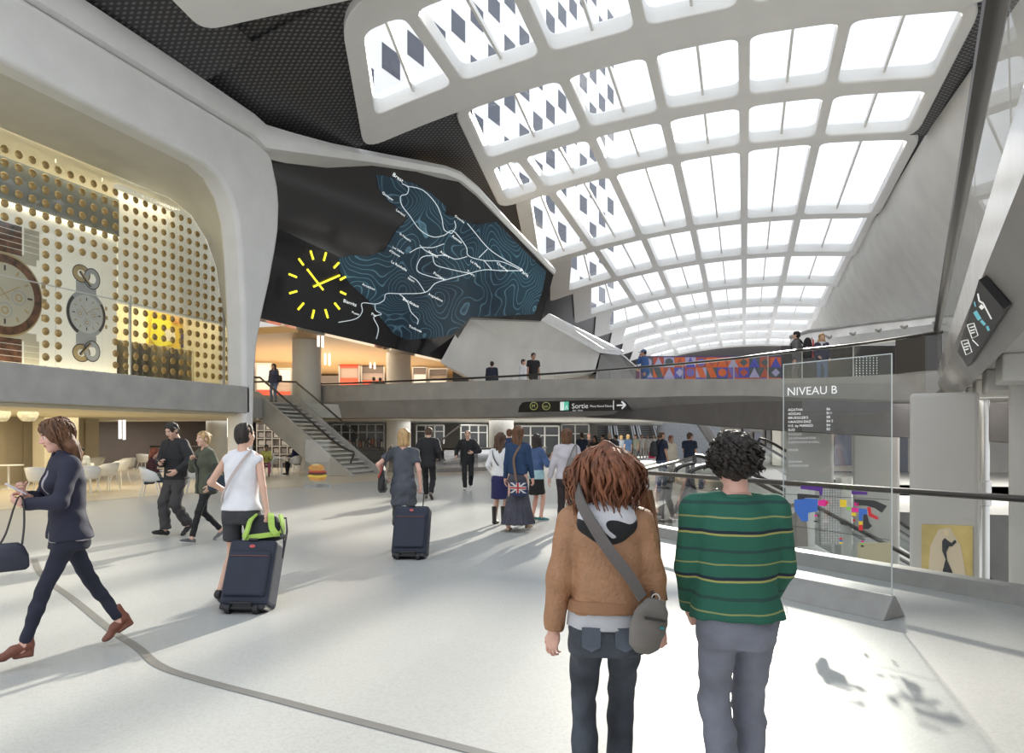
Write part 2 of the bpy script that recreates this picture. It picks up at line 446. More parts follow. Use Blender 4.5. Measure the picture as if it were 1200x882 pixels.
# ================================================================== tower beyond the roof
M_TOWER = mat('tower_white', (.84, .84, .84), .6, var=.02, vscale=.3)
M_TWIN = mat('tower_window', (.030, .038, .065), .25, spec=.6)
tow = thing('tower_block', 'white office tower with staggered dark square windows, seen through the left skylights', 'tower', W(640, 512, 95))
tA = Vector((.53*.0-0, 0, 0))
def tw(t, z, off=0):
    "point on the tower face: t metres along it, height z"
    d = 48+t*.8836; r = .53*d-46.9
    p = Vector((r*CS-d*SN, r*SN+d*CS, z)); nrm = Vector((.8836*CS+.468*SN, .8836*SN-.468*CS, 0))
    return p+nrm*off
mb = MB()
tl = 82.0
a, b = tw(0, -5), tw(tl, -5); nb = (tw(0, 0)-tw(0, 0, 1))*22
mb.prism([a, b, b+nb, a+nb], (0, 0, 150)); mb.build('wall', M_TOWER, tow, smooth=None)
cand = []
for i in range(22):
    for j in range(44):
        t = 1.0+i*3.9; z = 20+j*3.05
        if (i+j) % 2 or t > tl-2: continue
        cand.append((t, z))
def vis(t, z):
    p = tw(t, z); d = -p.x*SN+p.y*CS; r = p.x*CS+p.y*SN
    return CX+F_*r/d, HZ-F_*(z-EYE)/d, d
cv = [(vis(t, z), t, z) for t, z in cand]
inv = [c for c in cv if 380 < c[0][0] < 730 and -60 < c[0][1] < 330]
inv.sort(key=lambda c: c[0][2])
rest = MB()
for k, (q, t, z) in enumerate(inv):
    m_ = MB() if k < 100 else rest
    pts = [tw(t, z, .04), tw(t+2.7, z, .04), tw(t+2.7, z+2.35, .04), tw(t, z+2.35, .04)]
    m_.prism(pts, (tw(0, 0)-tw(0, 0, 1))*.3)
    if k < 100: m_.build('window', M_TWIN, tow, smooth=None)
for c in cv:
    if c not in inv:
        t, z = c[1], c[2]
        rest.prism([tw(t, z, .04), tw(t+2.7, z, .04), tw(t+2.7, z+2.35, .04), tw(t, z+2.35, .04)], (tw(0, 0)-tw(0, 0, 1))*.3)
rest.build('window', M_TWIN, tow, smooth=None, kind='stuff')

# ================================================================== two-storey shop at left
XF = -15.65
# white frame: an L of shell round the shop opening, one piece
out = [(-6, 11.62), (20.6, 11.62), (21.2, 11.5), (21.6, 11.15), (21.85, 10.5), (21.95, 9.8), (21.9, 8.9), (21.72, 8.1), (21.4, 6.95), (20.98, 5.7), (20.72, 4.7), (20.6, 3.5), (20.55, 2), (20.55, -.5),
       (20.05, -.5), (20.05, 3.3), (20.0, 5.5), (19.85, 7.6), (19.7, 8.6), (19.4, 9.3), (18.9, 9.75), (18.2, 9.95), (-6, 9.95)]
v, f = cdt(out, edge_len=1.5)
mb = MB(); solid_from_tris([(XF, x, y) for x, y in v], f, lambda p: (-.75, 0, 0), mb)
shopframe = mb.build('trim_3', M_WHITE, smooth=30, bevel=.14, label='smooth white frame and slim column around the watch shop opening', cat='frame', kind='structure')
# ridge above the frame that runs on over the screen
mb = MB()
r_top = [W(85-700, -400, 12.5)]
rid = [((-15.45, -6), 11.62, 12.35), ((-15.45, 8), 11.62, 12.35), ((-15.45, 17), 11.62, 12.35), ((-15.45, 20.3), 11.62, 12.3)]
rows = []
for (x, y), z0, z1 in rid: rows.append((Vector((x, y, z0)), Vector((x, y, z1))))
for (px, yb, yt, d) in ((312, 173, 146, 24.8), (345, 178, 156, 25.4), (390, 184, 168, 27.0), (440, 190.5, 178, 28.8), (490, 199, 187.5, 30.0), (522, 204, 194, 30.4), (540, 211, 201, 31.2), (560, 228, 218, 32.0), (600, 271, 262, 33.9), (650, 321, 314, 36.2)):
    rows.append((W(px, yb, d-.15), W(px, yt, d-.15)))
sheet = []
for a, b in rows:
    away = Vector((-1, 0, 0)) if a.y < 21 else Vector((-.75, .66, 0))
    sheet.append([a, a+(b-a)*.5-away*.12, b, b+away*1.2, a+away*1.2])
mb.sheet(sheet, close=True)
mb.build('trim_4', M_WHITE, smooth=50, label='white ridge along the top of the shop frame running on over the dark screen', cat='ridge', kind='structure')
# splayed soffit and jamb from the frame back to the glazing
fr = [(XF-.6, -6, 9.95), (XF-.6, 18.2, 9.95), (XF-.6, 18.9, 9.75), (XF-.6, 19.4, 9.3), (XF-.6, 19.7, 8.6), (XF-.6, 19.85, 7.6), (XF-.6, 20.0, 5.5), (XF-.6, 20.08, 3.2)]
bk = [(-19.0, -6, 9.9), (-19.0, 20.4, 9.9), (-19.0, 21.4, 9.6), (-19.0, 22.2, 8.9), (-19.0, 22.7, 8.0), (-19.0, 22.9, 7.0), (-19.0, 23.4, 5.2), (-19.0, 24.2, 3.2)]
mb = MB(); rows = []
for k in range(7):
    t = k/6; rows.append([Vector(a).lerp(Vector(b), t) for a, b in zip(fr, bk)])
mb.sheet(rows)
mb.build('trim_5', mat('shop_soffit', (.62, .60, .53), .5, var=.04, vscale=1.5, bump=.06, bscale=8), smooth=60, label='curved plaster soffit and jamb between shop frame and glazing', cat='soffit', kind='structure')
# slab under the shop
v, f = cdt([(XF, -6), (XF, 20.3), (-16.6, 20.6), (-19.2, 24.5), (-19.45, 26.1), (-31, 26.1), (-31, -6)])
mb = MB(); solid_from_tris([(x, y, 3.27) for x, y in v], f, lambda p: (0, 0, -.88), mb)
mb.build('trim_6', [M_CONC], smooth=None, bevel=.03, label='grey concrete floor slab edge between the cafe and the watch shop', cat='slab', kind='structure')
flat_poly('ceiling', [(-16.0, -6), (-16.0, 20.0), (-16.9, 20.6), (-19.4, 24.4), (-19.7, 26.0), (-31, 26.0), (-31, -6)], 2.30, 2.385, M_CREAM, label='pale yellow cafe ceiling under the slab', cat='ceiling', kind='structure')
# interior of the shop
mb = MB(); mb.box((-26.2, -6, 3.3), (-26.0, 24.5, 10.4)); mb.build('wall_left', M_CREAM, smooth=None, label='cream back wall inside the watch shop', cat='wall', kind='structure')
mb = MB(); mb.box((-26, -6, 10.0), (-16.3, 21.0, 10.3)); mb.box((-26, 21.0, 10.0), (-19.2, 24.4, 10.3)); mb.build('ceiling', M_PLAST, smooth=None, label='white ceiling inside the watch shop', cat='ceiling', kind='structure')
mb = MB(); mb.box((-26, 24.3, 3.3), (-19.1, 24.5, 10.4)); mb.build('wall_back', M_CREAM, smooth=None, label='cream end wall inside the shop behind the jamb', cat='wall', kind='structure')
mb = MB(); mb.box((-31, -6, 11.2), (-16.3, 20.5, 11.5)); mb.box((-31, 20.5, 11.2), (-20, 26.4, 11.5)); mb.box((-31.2, -6, 0), (-31, 26, 11.5)); mb.build('ceiling', M_CONC, smooth=None, label='concrete roof above the shop', cat='ceiling', kind='structure')

def shop(px, py, X=-19.0): return ray_plane(px, py, (X, 0, 0), Vector((1, 0, 0)))
sg = thing('shop_window', 'tall glazed shop front covered with rows of gold dots', 'shop window', (-19, 18, 3.27))
# panes between thin joints
js = [-6, 6, 14.3, 16.0, 17.6, 19.2, 20.8, 22.4, 24.0]
def top_at(s): return float(np.interp(s, [20.4, 21.4, 22.2, 22.7, 22.9, 23.4, 24.2], [9.88, 9.58, 8.88, 7.98, 6.98, 5.18, 3.3]))
for i in range(len(js)-1):
    a, b = js[i]+.008, js[i+1]-.008
    n_ = 6; ys = [a+(b-a)*k/n_ for k in range(n_+1)]
    mb = MB(); poly = [(-19.0, a, 3.27), (-19.0, b, 3.27)] + [(-19.0, y, max(3.3, top_at(y))) for y in ys[::-1]]
    mb.prism(poly, (-.02, 0, 0)); mb.build('pane', M_GLASS, sg, smooth=None)
WATCH = [(shop(101, 368), .70, 1.55), (shop(5, 345), 1.12, 1.75)]
dots = MB()
for i in range(-4, 26):
    for j in range(0, 18):
        s = 14.45+i*.402; z = 3.52+j*.365
        if s > 24 or z > top_at(s)-.2: continue
        skip = False
        for (c, r, hh) in WATCH:
            if abs(s-c.y) < r*1.02 and abs(z-c.z) < hh: skip = True
        if skip: continue
        c = Vector((-18.985, s, z)); R = .115
        ring = [[c+Vector((dx, math.cos(2*PI*k/14)*rr, math.sin(2*PI*k/14)*rr)) for k in range(14)] for dx, rr in ((0, R), (.02, R*.93), (.04, R*.7), (.05, R*.3))]
        n0 = len(dots.v); dots.sheet(ring, close=True); dots.f.append(tuple(n0+3*14+k for k in range(14))); dots.mi.append(0)
dots.build('gold_dots', M_GOLD, sg, smooth=60, fix=False, kind='stuff')
mb = MB(); mb.box((-19.1, 23.0, 3.27), (-18.95, 23.14, 6.6)); mb.box((-19.1, 18.68, 3.27), (-19.02, 18.74, 6.2)); mb.build('mullion', M_PLAST, sg, smooth=None)
mb = MB(); mb.box((-19.06, 14.0, 5.95), (-19.03, 23.0, 5.98)); mb.build('transom', M_PLAST, sg, smooth=None)

# white advertising board with two watches
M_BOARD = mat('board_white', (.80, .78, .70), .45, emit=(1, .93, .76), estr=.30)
ad = thing('advertising_board', 'large white advertising board showing two chunky wristwatches', 'poster', (-19.5, 15, 3.4))
mb = MB(); mb.box((-19.62, -5, 3.45), (-19.50, 18.62, 8.15)); mb.build('board', M_BOARD, ad, smooth=None, bevel=.01)
mb = MB(); mb.box((-19.9, -5, 8.15), (-19.45, 18.66, 9.35)); mb.build('header_band', mat('grey_band', (.22, .235, .23), .3), ad, smooth=None, bevel=.01)
M_WGOLD = mat('print_gold', (.62, .47, .24), .35, metal=.2); M_WDARK = mat('print_dark', (.07, .05, .045), .4); M_WSIL = mat('print_silver', (.52, .53, .55), .35)
M_TORT = mat('print_tortoise', (.16, .065, .03), .35, var=.85, vscale=5); M_WFACE = mat('print_dial', (.74, .74, .73), .4); M_WCHAMP = mat('print_champagne', (.72, .66, .52), .4)
def disc(mb, c, x, rx, rz, n=40, mi=0, r0=None, a0=0, a1=2*PI):
    "flat print on the board: disc or ring centred c=(s,z)"
    x = -19.497+x*.004
    if r0 is None:
        mb.add([(x, c[0]+rx*math.cos(2*PI*k/n), c[1]+rz*math.sin(2*PI*k/n)) for k in range(n)], [tuple(range(n))], mi)
    else:
        rows = [[(x, c[0]+rx*q*math.cos(a0+(a1-a0)*k/n), c[1]+rz*q*math.sin(a0+(a1-a0)*k/n)) for k in range(n+1)] for q in (r0, 1)]
        mb.sheet(rows, mi=mi)
def pbox(mb, c, w, h, ang, x, mi=0):
    x = -19.497+x*.004; ca, sa = math.cos(ang), math.sin(ang)
    mb.add([(x, c[0]+(u*w/2)*ca-(v_*h/2)*sa, c[1]+(u*w/2)*sa+(v_*h/2)*ca) for u, v_ in ((-1,-1),(1,-1),(1,1),(-1,1))], [(0,1,2,3)], mi)
PR = [M_WSIL, M_WGOLD, M_WDARK, M_WFACE, M_TORT, M_WCHAMP]
for wi, (c, R, hh) in enumerate(WATCH):
    c3 = ray_plane(101 if wi == 0 else 5, 368 if wi == 0 else 345, (-19.5, 0, 0), Vector((1, 0, 0)))
    c = (c3.y, c3.z); mb = MB()
    # strap
    for sgn in (1, -1):
        if wi == 0:
            pbox(mb, (c[0], c[1]+sgn*R*1.18), R*1.05, R*.5, 0, .5, 0)
            disc(mb, (c[0]-.18, c[1]+sgn*R*1.75), 1, R*.42, R*.36, 30, 1, .45); disc(mb, (c[0]-.18, c[1]+sgn*R*1.75), 2, R*.46, R*.40, 30, 2, .9)
            disc(mb, (c[0]+.20, c[1]+sgn*R*1.62), 3, R*.40, R*.45, 30, 0, .5); disc(mb, (c[0]+.20, c[1]+sgn*R*1.62), 4, R*.43, R*.48, 30, 2, .9)
            pbox(mb, (c[0]-.05, c[1]+sgn*R*1.55), R*.8, R*.13, -.8*sgn, 5, 2); pbox(mb, (c[0]-.02, c[1]+sgn*R*1.58), R*.7, R*.07, -.8*sgn, 6, 1)
        else:
            for k in range(5):
                pbox(mb, (c[0]-.02, c[1]+sgn*(R*1.12+k*.17)), R*.95, .155, 0, .5, 4)
                for q in (-1, 1): pbox(mb, (c[0]+q*R*.72, c[1]+sgn*(R*1.12+k*.17)), R*.42, .155, 0, .5, 5)
            pbox(mb, (c[0], c[1]+sgn*R*.98), R*1.7, R*.22, 0, .4, 5)
    disc(mb, c, 2, R*1.02, R*1.04, 48, 0 if wi == 0 else 1)
    disc(mb, c, 3, R*1.0, R*1.0, 48, 2 if wi == 0 else 4, .86, PI*.75, PI*1.35) if wi == 0 else disc(mb, c, 3, R*.99, R*.99, 48, 4, .8)
    if wi == 0: disc(mb, c, 3, R, R, 48, 2, .88, -PI*.25, PI*.2)
    disc(mb, c, 4, R*.85 if wi == 0 else R*.78, R*.85 if wi == 0 else R*.78, 48, 3 if wi == 0 else 5)
    for k in range(12):
        a = 2*PI*k/12; pbox(mb, (c[0]+R*.66*math.cos(a), c[1]+R*.66*math.sin(a)), R*.13, R*.05, a, 5, 1 if k % 3 else 2)
    for (dx, dz) in ((-.36, -.02), (.36, -.02), (0, -.38)):
        disc(mb, (c[0]+dx*R, c[1]+dz*R), 6, R*.19, R*.19, 24, 0, .88); disc(mb, (c[0]+dx*R, c[1]+dz*R), 6, R*.10, R*.10, 16, 1, .6)
    pbox(mb, (c[0]-.08, c[1]+.10), R*.55, R*.035, 2.3, 7, 1); pbox(mb, (c[0]+.14, c[1]+.12), R*.62, R*.03, .55, 8, 1)
    for dz in (-.42, 0, .42): pbox(mb, (c[0]+R*1.08*(1 if dz == 0 else .97), c[1]+dz*R), R*.12, R*.17, 0, 1.5, 1)
    mb.build('watch_print', PR, ad, smooth=None, fix=False)
# light strips above and below the board
M_LED = mat('led_warm', (1, .9, .7), .5, emit=(1, .9, .66), estr=3)
for z_, nm in ((8.08, 'warm light strip along the top of the watch board'), (3.36, 'warm light strip along the foot of the watch board')):
    mb = MB(); mb.box((-19.46, -4, z_-.03), (-19.40, 18.6, z_+.03)); o = mb.build('light_strip', M_LED, smooth=None); tag(o, nm, 'light', 'light strips of the watch board')
# cream bulkhead over the open part, art panel, clothes
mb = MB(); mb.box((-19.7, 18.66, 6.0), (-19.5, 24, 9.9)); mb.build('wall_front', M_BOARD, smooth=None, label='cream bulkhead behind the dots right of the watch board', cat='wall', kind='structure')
art = thing('art_panel', 'bright yellow and orange abstract art panel in the shop above the clothes', 'picture', (-22, 24, 4.6))
def sp(px, py, off=0): return ray_plane(px, py, (-22.0, 0, 0), Vector((1, 0, 0)), off)
mb = MB(); mb.prism([sp(174, 338), sp(247, 343), sp(247, 414), sp(174, 412)], (-.12, 0, 0)); mb.build('canvas', mat('art_yellow', (.85, .62, .10), .5, var=.15, vscale=1.2), art, smooth=None)
ac = [mat('art_orange', (.80, .36, .10), .5), mat('art_skin', (.85, .55, .28), .5), mat('art_black', (.03, .03, .04), .5), mat('art_violet', (.07, .05, .25), .5), mat('art_lemon', (.9, .85, .08), .5), mat('art_white', (.85, .82, .75), .5)]
shapes = [(1, [(196, 341), (245, 344), (246, 412), (226, 411), (214, 380), (200, 372)]), (0, [(222, 344), (246, 345), (246, 372), (236, 366), (228, 352)]), (2, [(204, 354), (216, 350), (228, 354), (226, 366), (214, 370), (206, 364)]),
          (4, [(178, 372), (200, 376), (204, 402), (186, 408), (176, 396)]), (3, [(212, 392), (223, 388), (222, 409), (212, 407)]), (0, [(232, 380), (244, 372), (246, 382), (236, 392)]), (5, [(192, 386), (204, 384), (206, 398), (196, 400)]), (2, [(175, 345), (181, 344), (178, 358), (175, 360)]), (0, [(203, 376), (214, 377), (213, 380), (204, 379)])]
for k, (ci, sh) in enumerate(shapes):
    mb = MB(); mb.prism([sp(x, y, .03+.006*k) for x, y in sh], (-.004, 0, 0)); mb.build('painted_shape', ac[ci], art, smooth=None)
rack = thing('clothes_rack', 'steel clothes rail in the shop below the art panel', 'clothes rack', (-20.6, 21, 3.27))
mb = MB(); mb.tube([(-20.6, 19.3, 3.27), (-20.6, 19.3, 4.95), (-20.6, 23.3, 4.95), (-20.6, 23.3, 3.27)], .025); mb.build('rail', M_STEEL, rack)
for k in range(13):
    y = 19.5+k*.29; c = [(.05, .045, .04), (.10, .09, .075), (.16, .14, .10), (.06, .055, .06), (.2, .17, .11)][k*7 % 5]
    mb = MB(); hgt = 1.15+.25*((k*37) % 10)/10; wd = .22
    rows = []
    for zt, w_, th_ in ((4.93, .03, .015), (4.86, .16, .04), (4.8, wd, .06), (4.93-hgt*.5, wd*.85, .07), (4.93-hgt, wd*1.05, .08)):
        rows.append([(-20.6+w_*math.cos(2*PI*q/12), y+th_*math.sin(2*PI*q/12)*(1+.3*math.sin(q*2.1+k)), zt) for q in range(12)])
    mb.sheet(rows, close=True)
    mb.build('garment', mat('cloth_%d' % (k*7 % 5), c, .8), smooth=60, label='dark garment on the shop clothes rail below the art panel', cat='clothing', group='garments on the shop rail')

# ================================================================== big dark screen with route map and clock
CL = W(322, 266, 27.6); Mm = W(552, 372, 33.6); T2 = W(440, 190, 29.0)
p1, n1 = plane3(CL, Mm, T2)
BL = W(296, 371, 28.4)
p2, n2 = plane3(CL, Mm, BL)
T4 = ray_plane(538, 211, p1, n1); TIP = W(649, 321, 36.2); TB = W(634, 376, 36.6)
p3, n3 = plane3(T4, Mm, TIP)
UP = [(300, 170), (312, 173), (345, 178), (390, 184), (440, 190.5), (490, 199), (522, 204), (538, 211), (552, 372), (322, 266), (300, 262)]
LO = [(296, 254), (322, 266), (552, 372), (520, 422), (296, 371)]
RT = [(538, 211), (560, 229), (600, 272), (649, 321), (634, 376), (552, 372)]
for p, n in ((p1, n1), (p2, n2), (p3, n3)):
    pass
def inpoly(x, y, L):
    c = False; j = len(L)-1
    for i in range(len(L)):
        if (L[i][1] > y) != (L[j][1] > y) and x < (L[j][0]-L[i][0])*(y-L[i][1])/(L[j][1]-L[i][1])+L[i][0]: c = not c
        j = i
    return c
def onmap(px, py, off=0.0):
    if inpoly(px, py, RT): return ray_plane(px, py, p3, n3, off)
    if inpoly(px, py, LO): return ray_plane(px, py, p2, n2, off)
    return ray_plane(px, py, p1, n1, off)
M_SCREEN = mat('screen_dark', (.016, .014, .016), .10, spec=.9, var=.2, vscale=.4)
scr = thing('route_map_screen', 'huge faceted dark screen with a railway route map hanging over the stairs', 'screen', W(470, 300, 30))
back = Vector((-.55, .83, .0))*.8
mb = MB()
for poly, p, n in ((UP, p1, n1), (LO, p2, n2), (RT, p3, n3)):
    mb.prism([ray_plane(x, y, p, n) for x, y in poly], back)
mb.build('screen_panel', M_SCREEN, scr, smooth=None, fix=False)
# landscape area with contour lines
def contour():
    m, nt, b = node_mat('map_contours', .3)
    tc = nt.nodes.new('ShaderNodeTexCoord'); nz = nt.nodes.new('ShaderNodeTexNoise'); nz.inputs['Scale'].default_value = .33; nz.inputs['Detail'].default_value = 1.5
    mu = nt.nodes.new('ShaderNodeMath'); mu.operation = 'MULTIPLY'; mu.inputs[1].default_value = 40
    fr_ = nt.nodes.new('ShaderNodeMath'); fr_.operation = 'FRACT'
    rp = nt.nodes.new('ShaderNodeValToRGB'); e = rp.color_ramp.elements; e[0].position = .0; e[0].color = (.085, .14, .18, 1); e[1].position = .2; e[1].color = (.012, .024, .036, 1)
    n2 = nt.nodes.new('ShaderNodeTexNoise'); n2.inputs['Scale'].default_value = .22
    r2 = nt.nodes.new('ShaderNodeValToRGB'); r2.color_ramp.elements[0].color = (.25, .3, .4, 1); r2.color_ramp.elements[1].color = (1.0, 1.25, 1.2, 1); r2.color_ramp.elements[0].position = .35; r2.color_ramp.elements[1].position = .65
    mx = nt.nodes.new('ShaderNodeMix'); mx.data_type = 'RGBA'; mx.blend_type = 'MULTIPLY'; mx.inputs[0].default_value = 1
    for a, b_ in ((tc.outputs['Object'], nz.inputs['Vector']), (nz.outputs['Fac'], mu.inputs[0]), (mu.outputs[0], fr_.inputs[0]), (fr_.outputs[0], rp.inputs['Fac']), (tc.outputs['Object'], n2.inputs['Vector']), (n2.outputs['Fac'], r2.inputs['Fac']), (rp.outputs['Color'], mx.inputs[6]), (r2.outputs['Color'], mx.inputs[7]), (mx.outputs[2], b.inputs['Base Color']), (mx.outputs[2], b.inputs['Emission Color'])): nt.links.new(a, b_)
    b.inputs['Emission Strength'].default_value = .9
    return m
coast = [(441, 204), (462, 209), (486, 215), (505, 226), (523, 242), (522, 251), (540, 256), (557, 263), (582, 260), (600, 279), (625, 304), (640, 318), (636, 340), (626, 368), (585, 370), (552, 371), (530, 392), (505, 396), (478, 398), (462, 392), (446, 372), (432, 352), (412, 334), (398, 318), (397, 303), (412, 299), (432, 300), (450, 294), (456, 284), (466, 268), (478, 256), (470, 247), (456, 236), (444, 222)]
ex = [(x, y) for x in range(400, 645, 7) for y in range(206, 398, 7) if inpoly(x, y, coast)]
v, f = cdt(coast, extra=ex, edge_len=5)
mb = MB(); mb.add([onmap(x, y, .03) for x, y in v], f); mb.build('map_area', contour(), scr, smooth=None, fix=False)
M_ROUTE = mat('route_line', (.5, .55, .58), .5, emit=(.62, .70, .74), estr=.55)
def ribbon(pts, wpx, m, name, off=.05, sm=True):
    pp = smooth_path([(x, y, 0) for x, y in pts], 5) if sm and len(pts) > 2 else [Vector((x, y, 0)) for x, y in pts]
    rows = []
    for i, p in enumerate(pp):
        t = (pp[min(i+1, len(pp)-1)]-pp[max(i-1, 0)]).normalized(); nn = Vector((-t.y, t.x, 0))*wpx/2
        rows.append([onmap(p.x+nn.x, p.y+nn.y, off), onmap(p.x-nn.x, p.y-nn.y, off)])
    mb = MB(); mb.sheet(rows); return mb.build(name, m, scr, smooth=None, fix=False)
def zz(l): return [(300+x*.3, 170+y*.3) for x, y in l]
routes = [[(570, 150), (595, 165), (590, 190), (565, 200), (570, 235), (600, 275), (640, 330), (690, 358), (735, 352), (770, 335), (820, 395), (830, 432), (890, 450), (960, 455), (1040, 490)],
          [(590, 160), (650, 175), (700, 225), (725, 280), (735, 330), (765, 345)], [(825, 305), (850, 335), (905, 400), (960, 440), (1040, 485)], [(905, 405), (870, 440)],
          [(765, 345), (780, 320), (775, 295)], [(1040, 490), (960, 490), (890, 487), (820, 505), (745, 525), (700, 540), (660, 575), (570, 580), (510, 580), (500, 605), (470, 620), (415, 617), (415, 650), (390, 678), (322, 692)],
          [(560, 580), (590, 610), (605, 650), (632, 680), (630, 700)], [(465, 622), (468, 645), (490, 660), (460, 672), (478, 715), (470, 757)], [(660, 575), (630, 530), (600, 510)],
          [(825, 435), (780, 445), (740, 430), (700, 430), (660, 410), (640, 390)], [(690, 430), (645, 440), (630, 490), (690, 515), (745, 525)], [(690, 430), (700, 465), (740, 480), (830, 500)], [(890, 450), (920, 485)], [(735, 385), (690, 400), (640, 400), (600, 420)]]
for r in routes: ribbon(zz(r), .95, M_ROUTE, 'route_line')
M_STN = mat('station_text', (.7, .72, .72), .5, emit=(.85, .9, .9), estr=.9)
def maptext(s, px, py, size, ang=35, sx=.9):
    a = math.radians(ang); ca, sa = math.cos(a), math.sin(a)
    text_on(s, lambda x, y: onmap(px+x*ca+y*sa*.55, py+x*sa-y*ca*.9, .06), M_STN, scr, 'station_name', size, sx)
for s, x, y, sz, an in (('Brest', 532, 108, 7.6, 36), ('Quimper', 492, 178, 4.8, 36), ('Lorient', 546, 245, 4.8, 36), ('Granville', 776, 268, 4.2, 38), ('St Nazaire', 560, 338, 4.2, 35), ('Rennes', 765, 348, 5.2, 36),
                        ('Les Sables', 532, 390, 4.2, 30), ("d'Olonne", 520, 404, 4.2, 30), ('La Rochelle', 527, 448, 5, 30), ('Nantes', 672, 408, 5, 32), ('Angers', 718, 408, 5, 34), ('Le Mans', 836, 444, 5, 36), ('Tours', 822, 484, 5, 34), ('Chartres', 940, 452, 5, 38),
                        ('Paris', 1030, 482, 7, 38), ('Poitiers', 692, 492, 5.2, 32), ('Niort', 592, 512, 4.4, 30), ('Angoul\u00eame', 672, 574, 4.6, 27), ('Bordeaux', 572, 594, 6, 27), ('Arcachon', 414, 536, 4.6, 24), ('Biarritz', 340, 602, 6.2, 20), ('Puyoo', 374, 645, 4, 20), ('Pau', 450, 652, 4.8, 24), ('Toulouse', 596, 700, 4.8, 24)):
    p = zz([(x, y)])[0]; maptext(s, p[0], p[1]+3, sz, an)
# clock: yellow marks and hands on the screen
ck = thing('clock', 'yellow line clock without a rim glowing on the dark screen', 'clock', W(372, 334, 27))
M_YEL = mat('clock_yellow', (.85, .8, .05), .5, emit=(1, .88, .04), estr=1.6)
marks = [((167, 443), (186, 469)), ((213, 412), (224, 447)), ((274, 419), (265, 452)), ((325, 458), (304, 480)), ((351, 514), (328, 526)), ((352, 583), (329, 572)), ((327, 641), (307, 616)), ((281, 675), (271, 641)), ((219, 677), (227, 643)), ((164, 643), (187, 616)), ((130, 579), (161, 570)), ((128, 503), (160, 516))]
def bar(a, b, w_, off=.06, name='hour_mark'):
    (a,), (b,) = zz([a]), zz([b]); a = Vector((*a, 0)); b = Vector((*b, 0)); t = (b-a).normalized(); nn = Vector((-t.y, t.x, 0))*w_/2
    q = [a+nn, a-nn, b-nn, b+nn]; mb = MB(); pts = [onmap(p.x, p.y, off) for p in q]
    mb.prism(pts, (pts[0]-Vector((0, 0, EYE))).normalized()*.03); return mb.build(name, M_YEL, ck, smooth=None, fix=False)
for a, b in marks: bar(a, b, 2.3)
bar((200, 484), (263, 566), 2.1, .08, 'minute_hand'); bar((224, 553), (328, 508), 2.1, .10, 'hour_hand')

# pale concrete body under the screen's right half, with its top-lit upper edge coloured white
def solid_face(name, pts, vec, m, **t):
    mb = MB(); mb.prism(pts, vec); return mb.build(name, m, smooth=None, **t)
bd = thing('trim_7', 'faceted pale concrete body under the right half of the screen', 'bulkhead', W(620, 410, 35), kind='structure')
B = [W(545, 371, 33.9), W(634, 375, 36.9), W(703, 413, 44), W(697, 435, 43.5), W(600, 446, 37), W(558, 447, 35), W(516, 424, 32.9)]
c0 = sum(B, Vector())/len(B)
mb = MB(); mb.add(B+[W(608, 408, 37.2)], [(i, (i+1) % 7, 7) for i in range(7)]); mb.add([p+Vector((-.9, 3, 0)) for p in B], [tuple(range(7))[::-1]])
for i in range(7):
    j = (i+1) % 7; mb.quad(B[i], B[j], B[j]+Vector((-.9, 3, 0)), B[i]+Vector((-.9, 3, 0)))
mb.build('concrete_body', M_CONC2, bd, smooth=None)
mb = MB(); e0 = [W(634, 374, 36.8), W(705, 413, 43.8), W(728, 413, 48), W(726, 417, 48), W(703, 417, 43.7), W(636, 380, 36.9)]
e1 = [W(645, 369, 37.4), W(708, 407, 44.4), W(730, 410, 49), W(730, 416, 49)]
mb.sheet([[W(634, 375, 36.8), W(703, 413.5, 43.8), W(727, 416, 48)], [W(643, 367, 37.2), W(707, 408, 44.2), W(729, 411, 48.6)], [W(646, 368, 39), W(709, 408, 46.5), W(731, 411, 51)], [W(637, 377, 39), W(704, 416, 46.5), W(729, 418, 51)]], close=True)
mb.build('top_lit_edge', M_WHITE, bd, smooth=None)  # light from above put into the chamfer's colour: white on a concrete body
mb = MB(); mb.prism([W(704, 415, 44.2), W(727, 415.5, 48), W(746, 431, 51), W(744, 446, 51), W(697, 446, 44)], (-1.0, 2.5, 0)); mb.build('dark_facet', M_SCREEN, bd, smooth=None)
mb = MB(); mb.tube([W(727, 414, 47.9), W(746, 430, 50.9)], .05, 6); mb.build('edge_strip', M_WHITE, bd)

# ================================================================== upper level at left, wood ceiling, shops
v, f = cdt([(-19.75, 26.25), (-30, 26.25), (-44, 26.25), (-44, 58), (-6, 58), (-6, 33), (-15.6, 33.5), (-18.5, 29.2), (-19.75, 28.7)])
mb = MB(); solid_from_tris([(x, y, 3.13) for x, y in v], f, lambda p: (0, 0, -.62), mb); mb.build('floor', M_CONC2, smooth=None, label='pale floor of the upper level behind the stair head', cat='floor', kind='structure')
flat_poly('ceiling', [(-44, 27.4), (-18.6, 27.4), (-13.4, 34.2), (-12.6, 39), (-12.6, 60), (-44, 60)], 6.2, 6.5, M_WOOD, label='warm slatted wood ceiling of the upper level under the screen', cat='ceiling', kind='structure')
mb = MB(); mb.box((-44, 52, 3.1), (-8, 52.3, 6.2)); mb.build('wall_back', mat('shop_wall', (.50, .40, .33), .5, var=.1, vscale=1), smooth=None, label='brownish wall of shops at the back of the upper level', cat='wall', kind='structure')
M_RED = mat('shop_red', (.72, .10, .06), .45, emit=(.8, .1, .05), estr=.15)
M_SHOPW = mat('shop_white', (.75, .72, .68), .5, emit=(1, .95, .85), estr=.25)
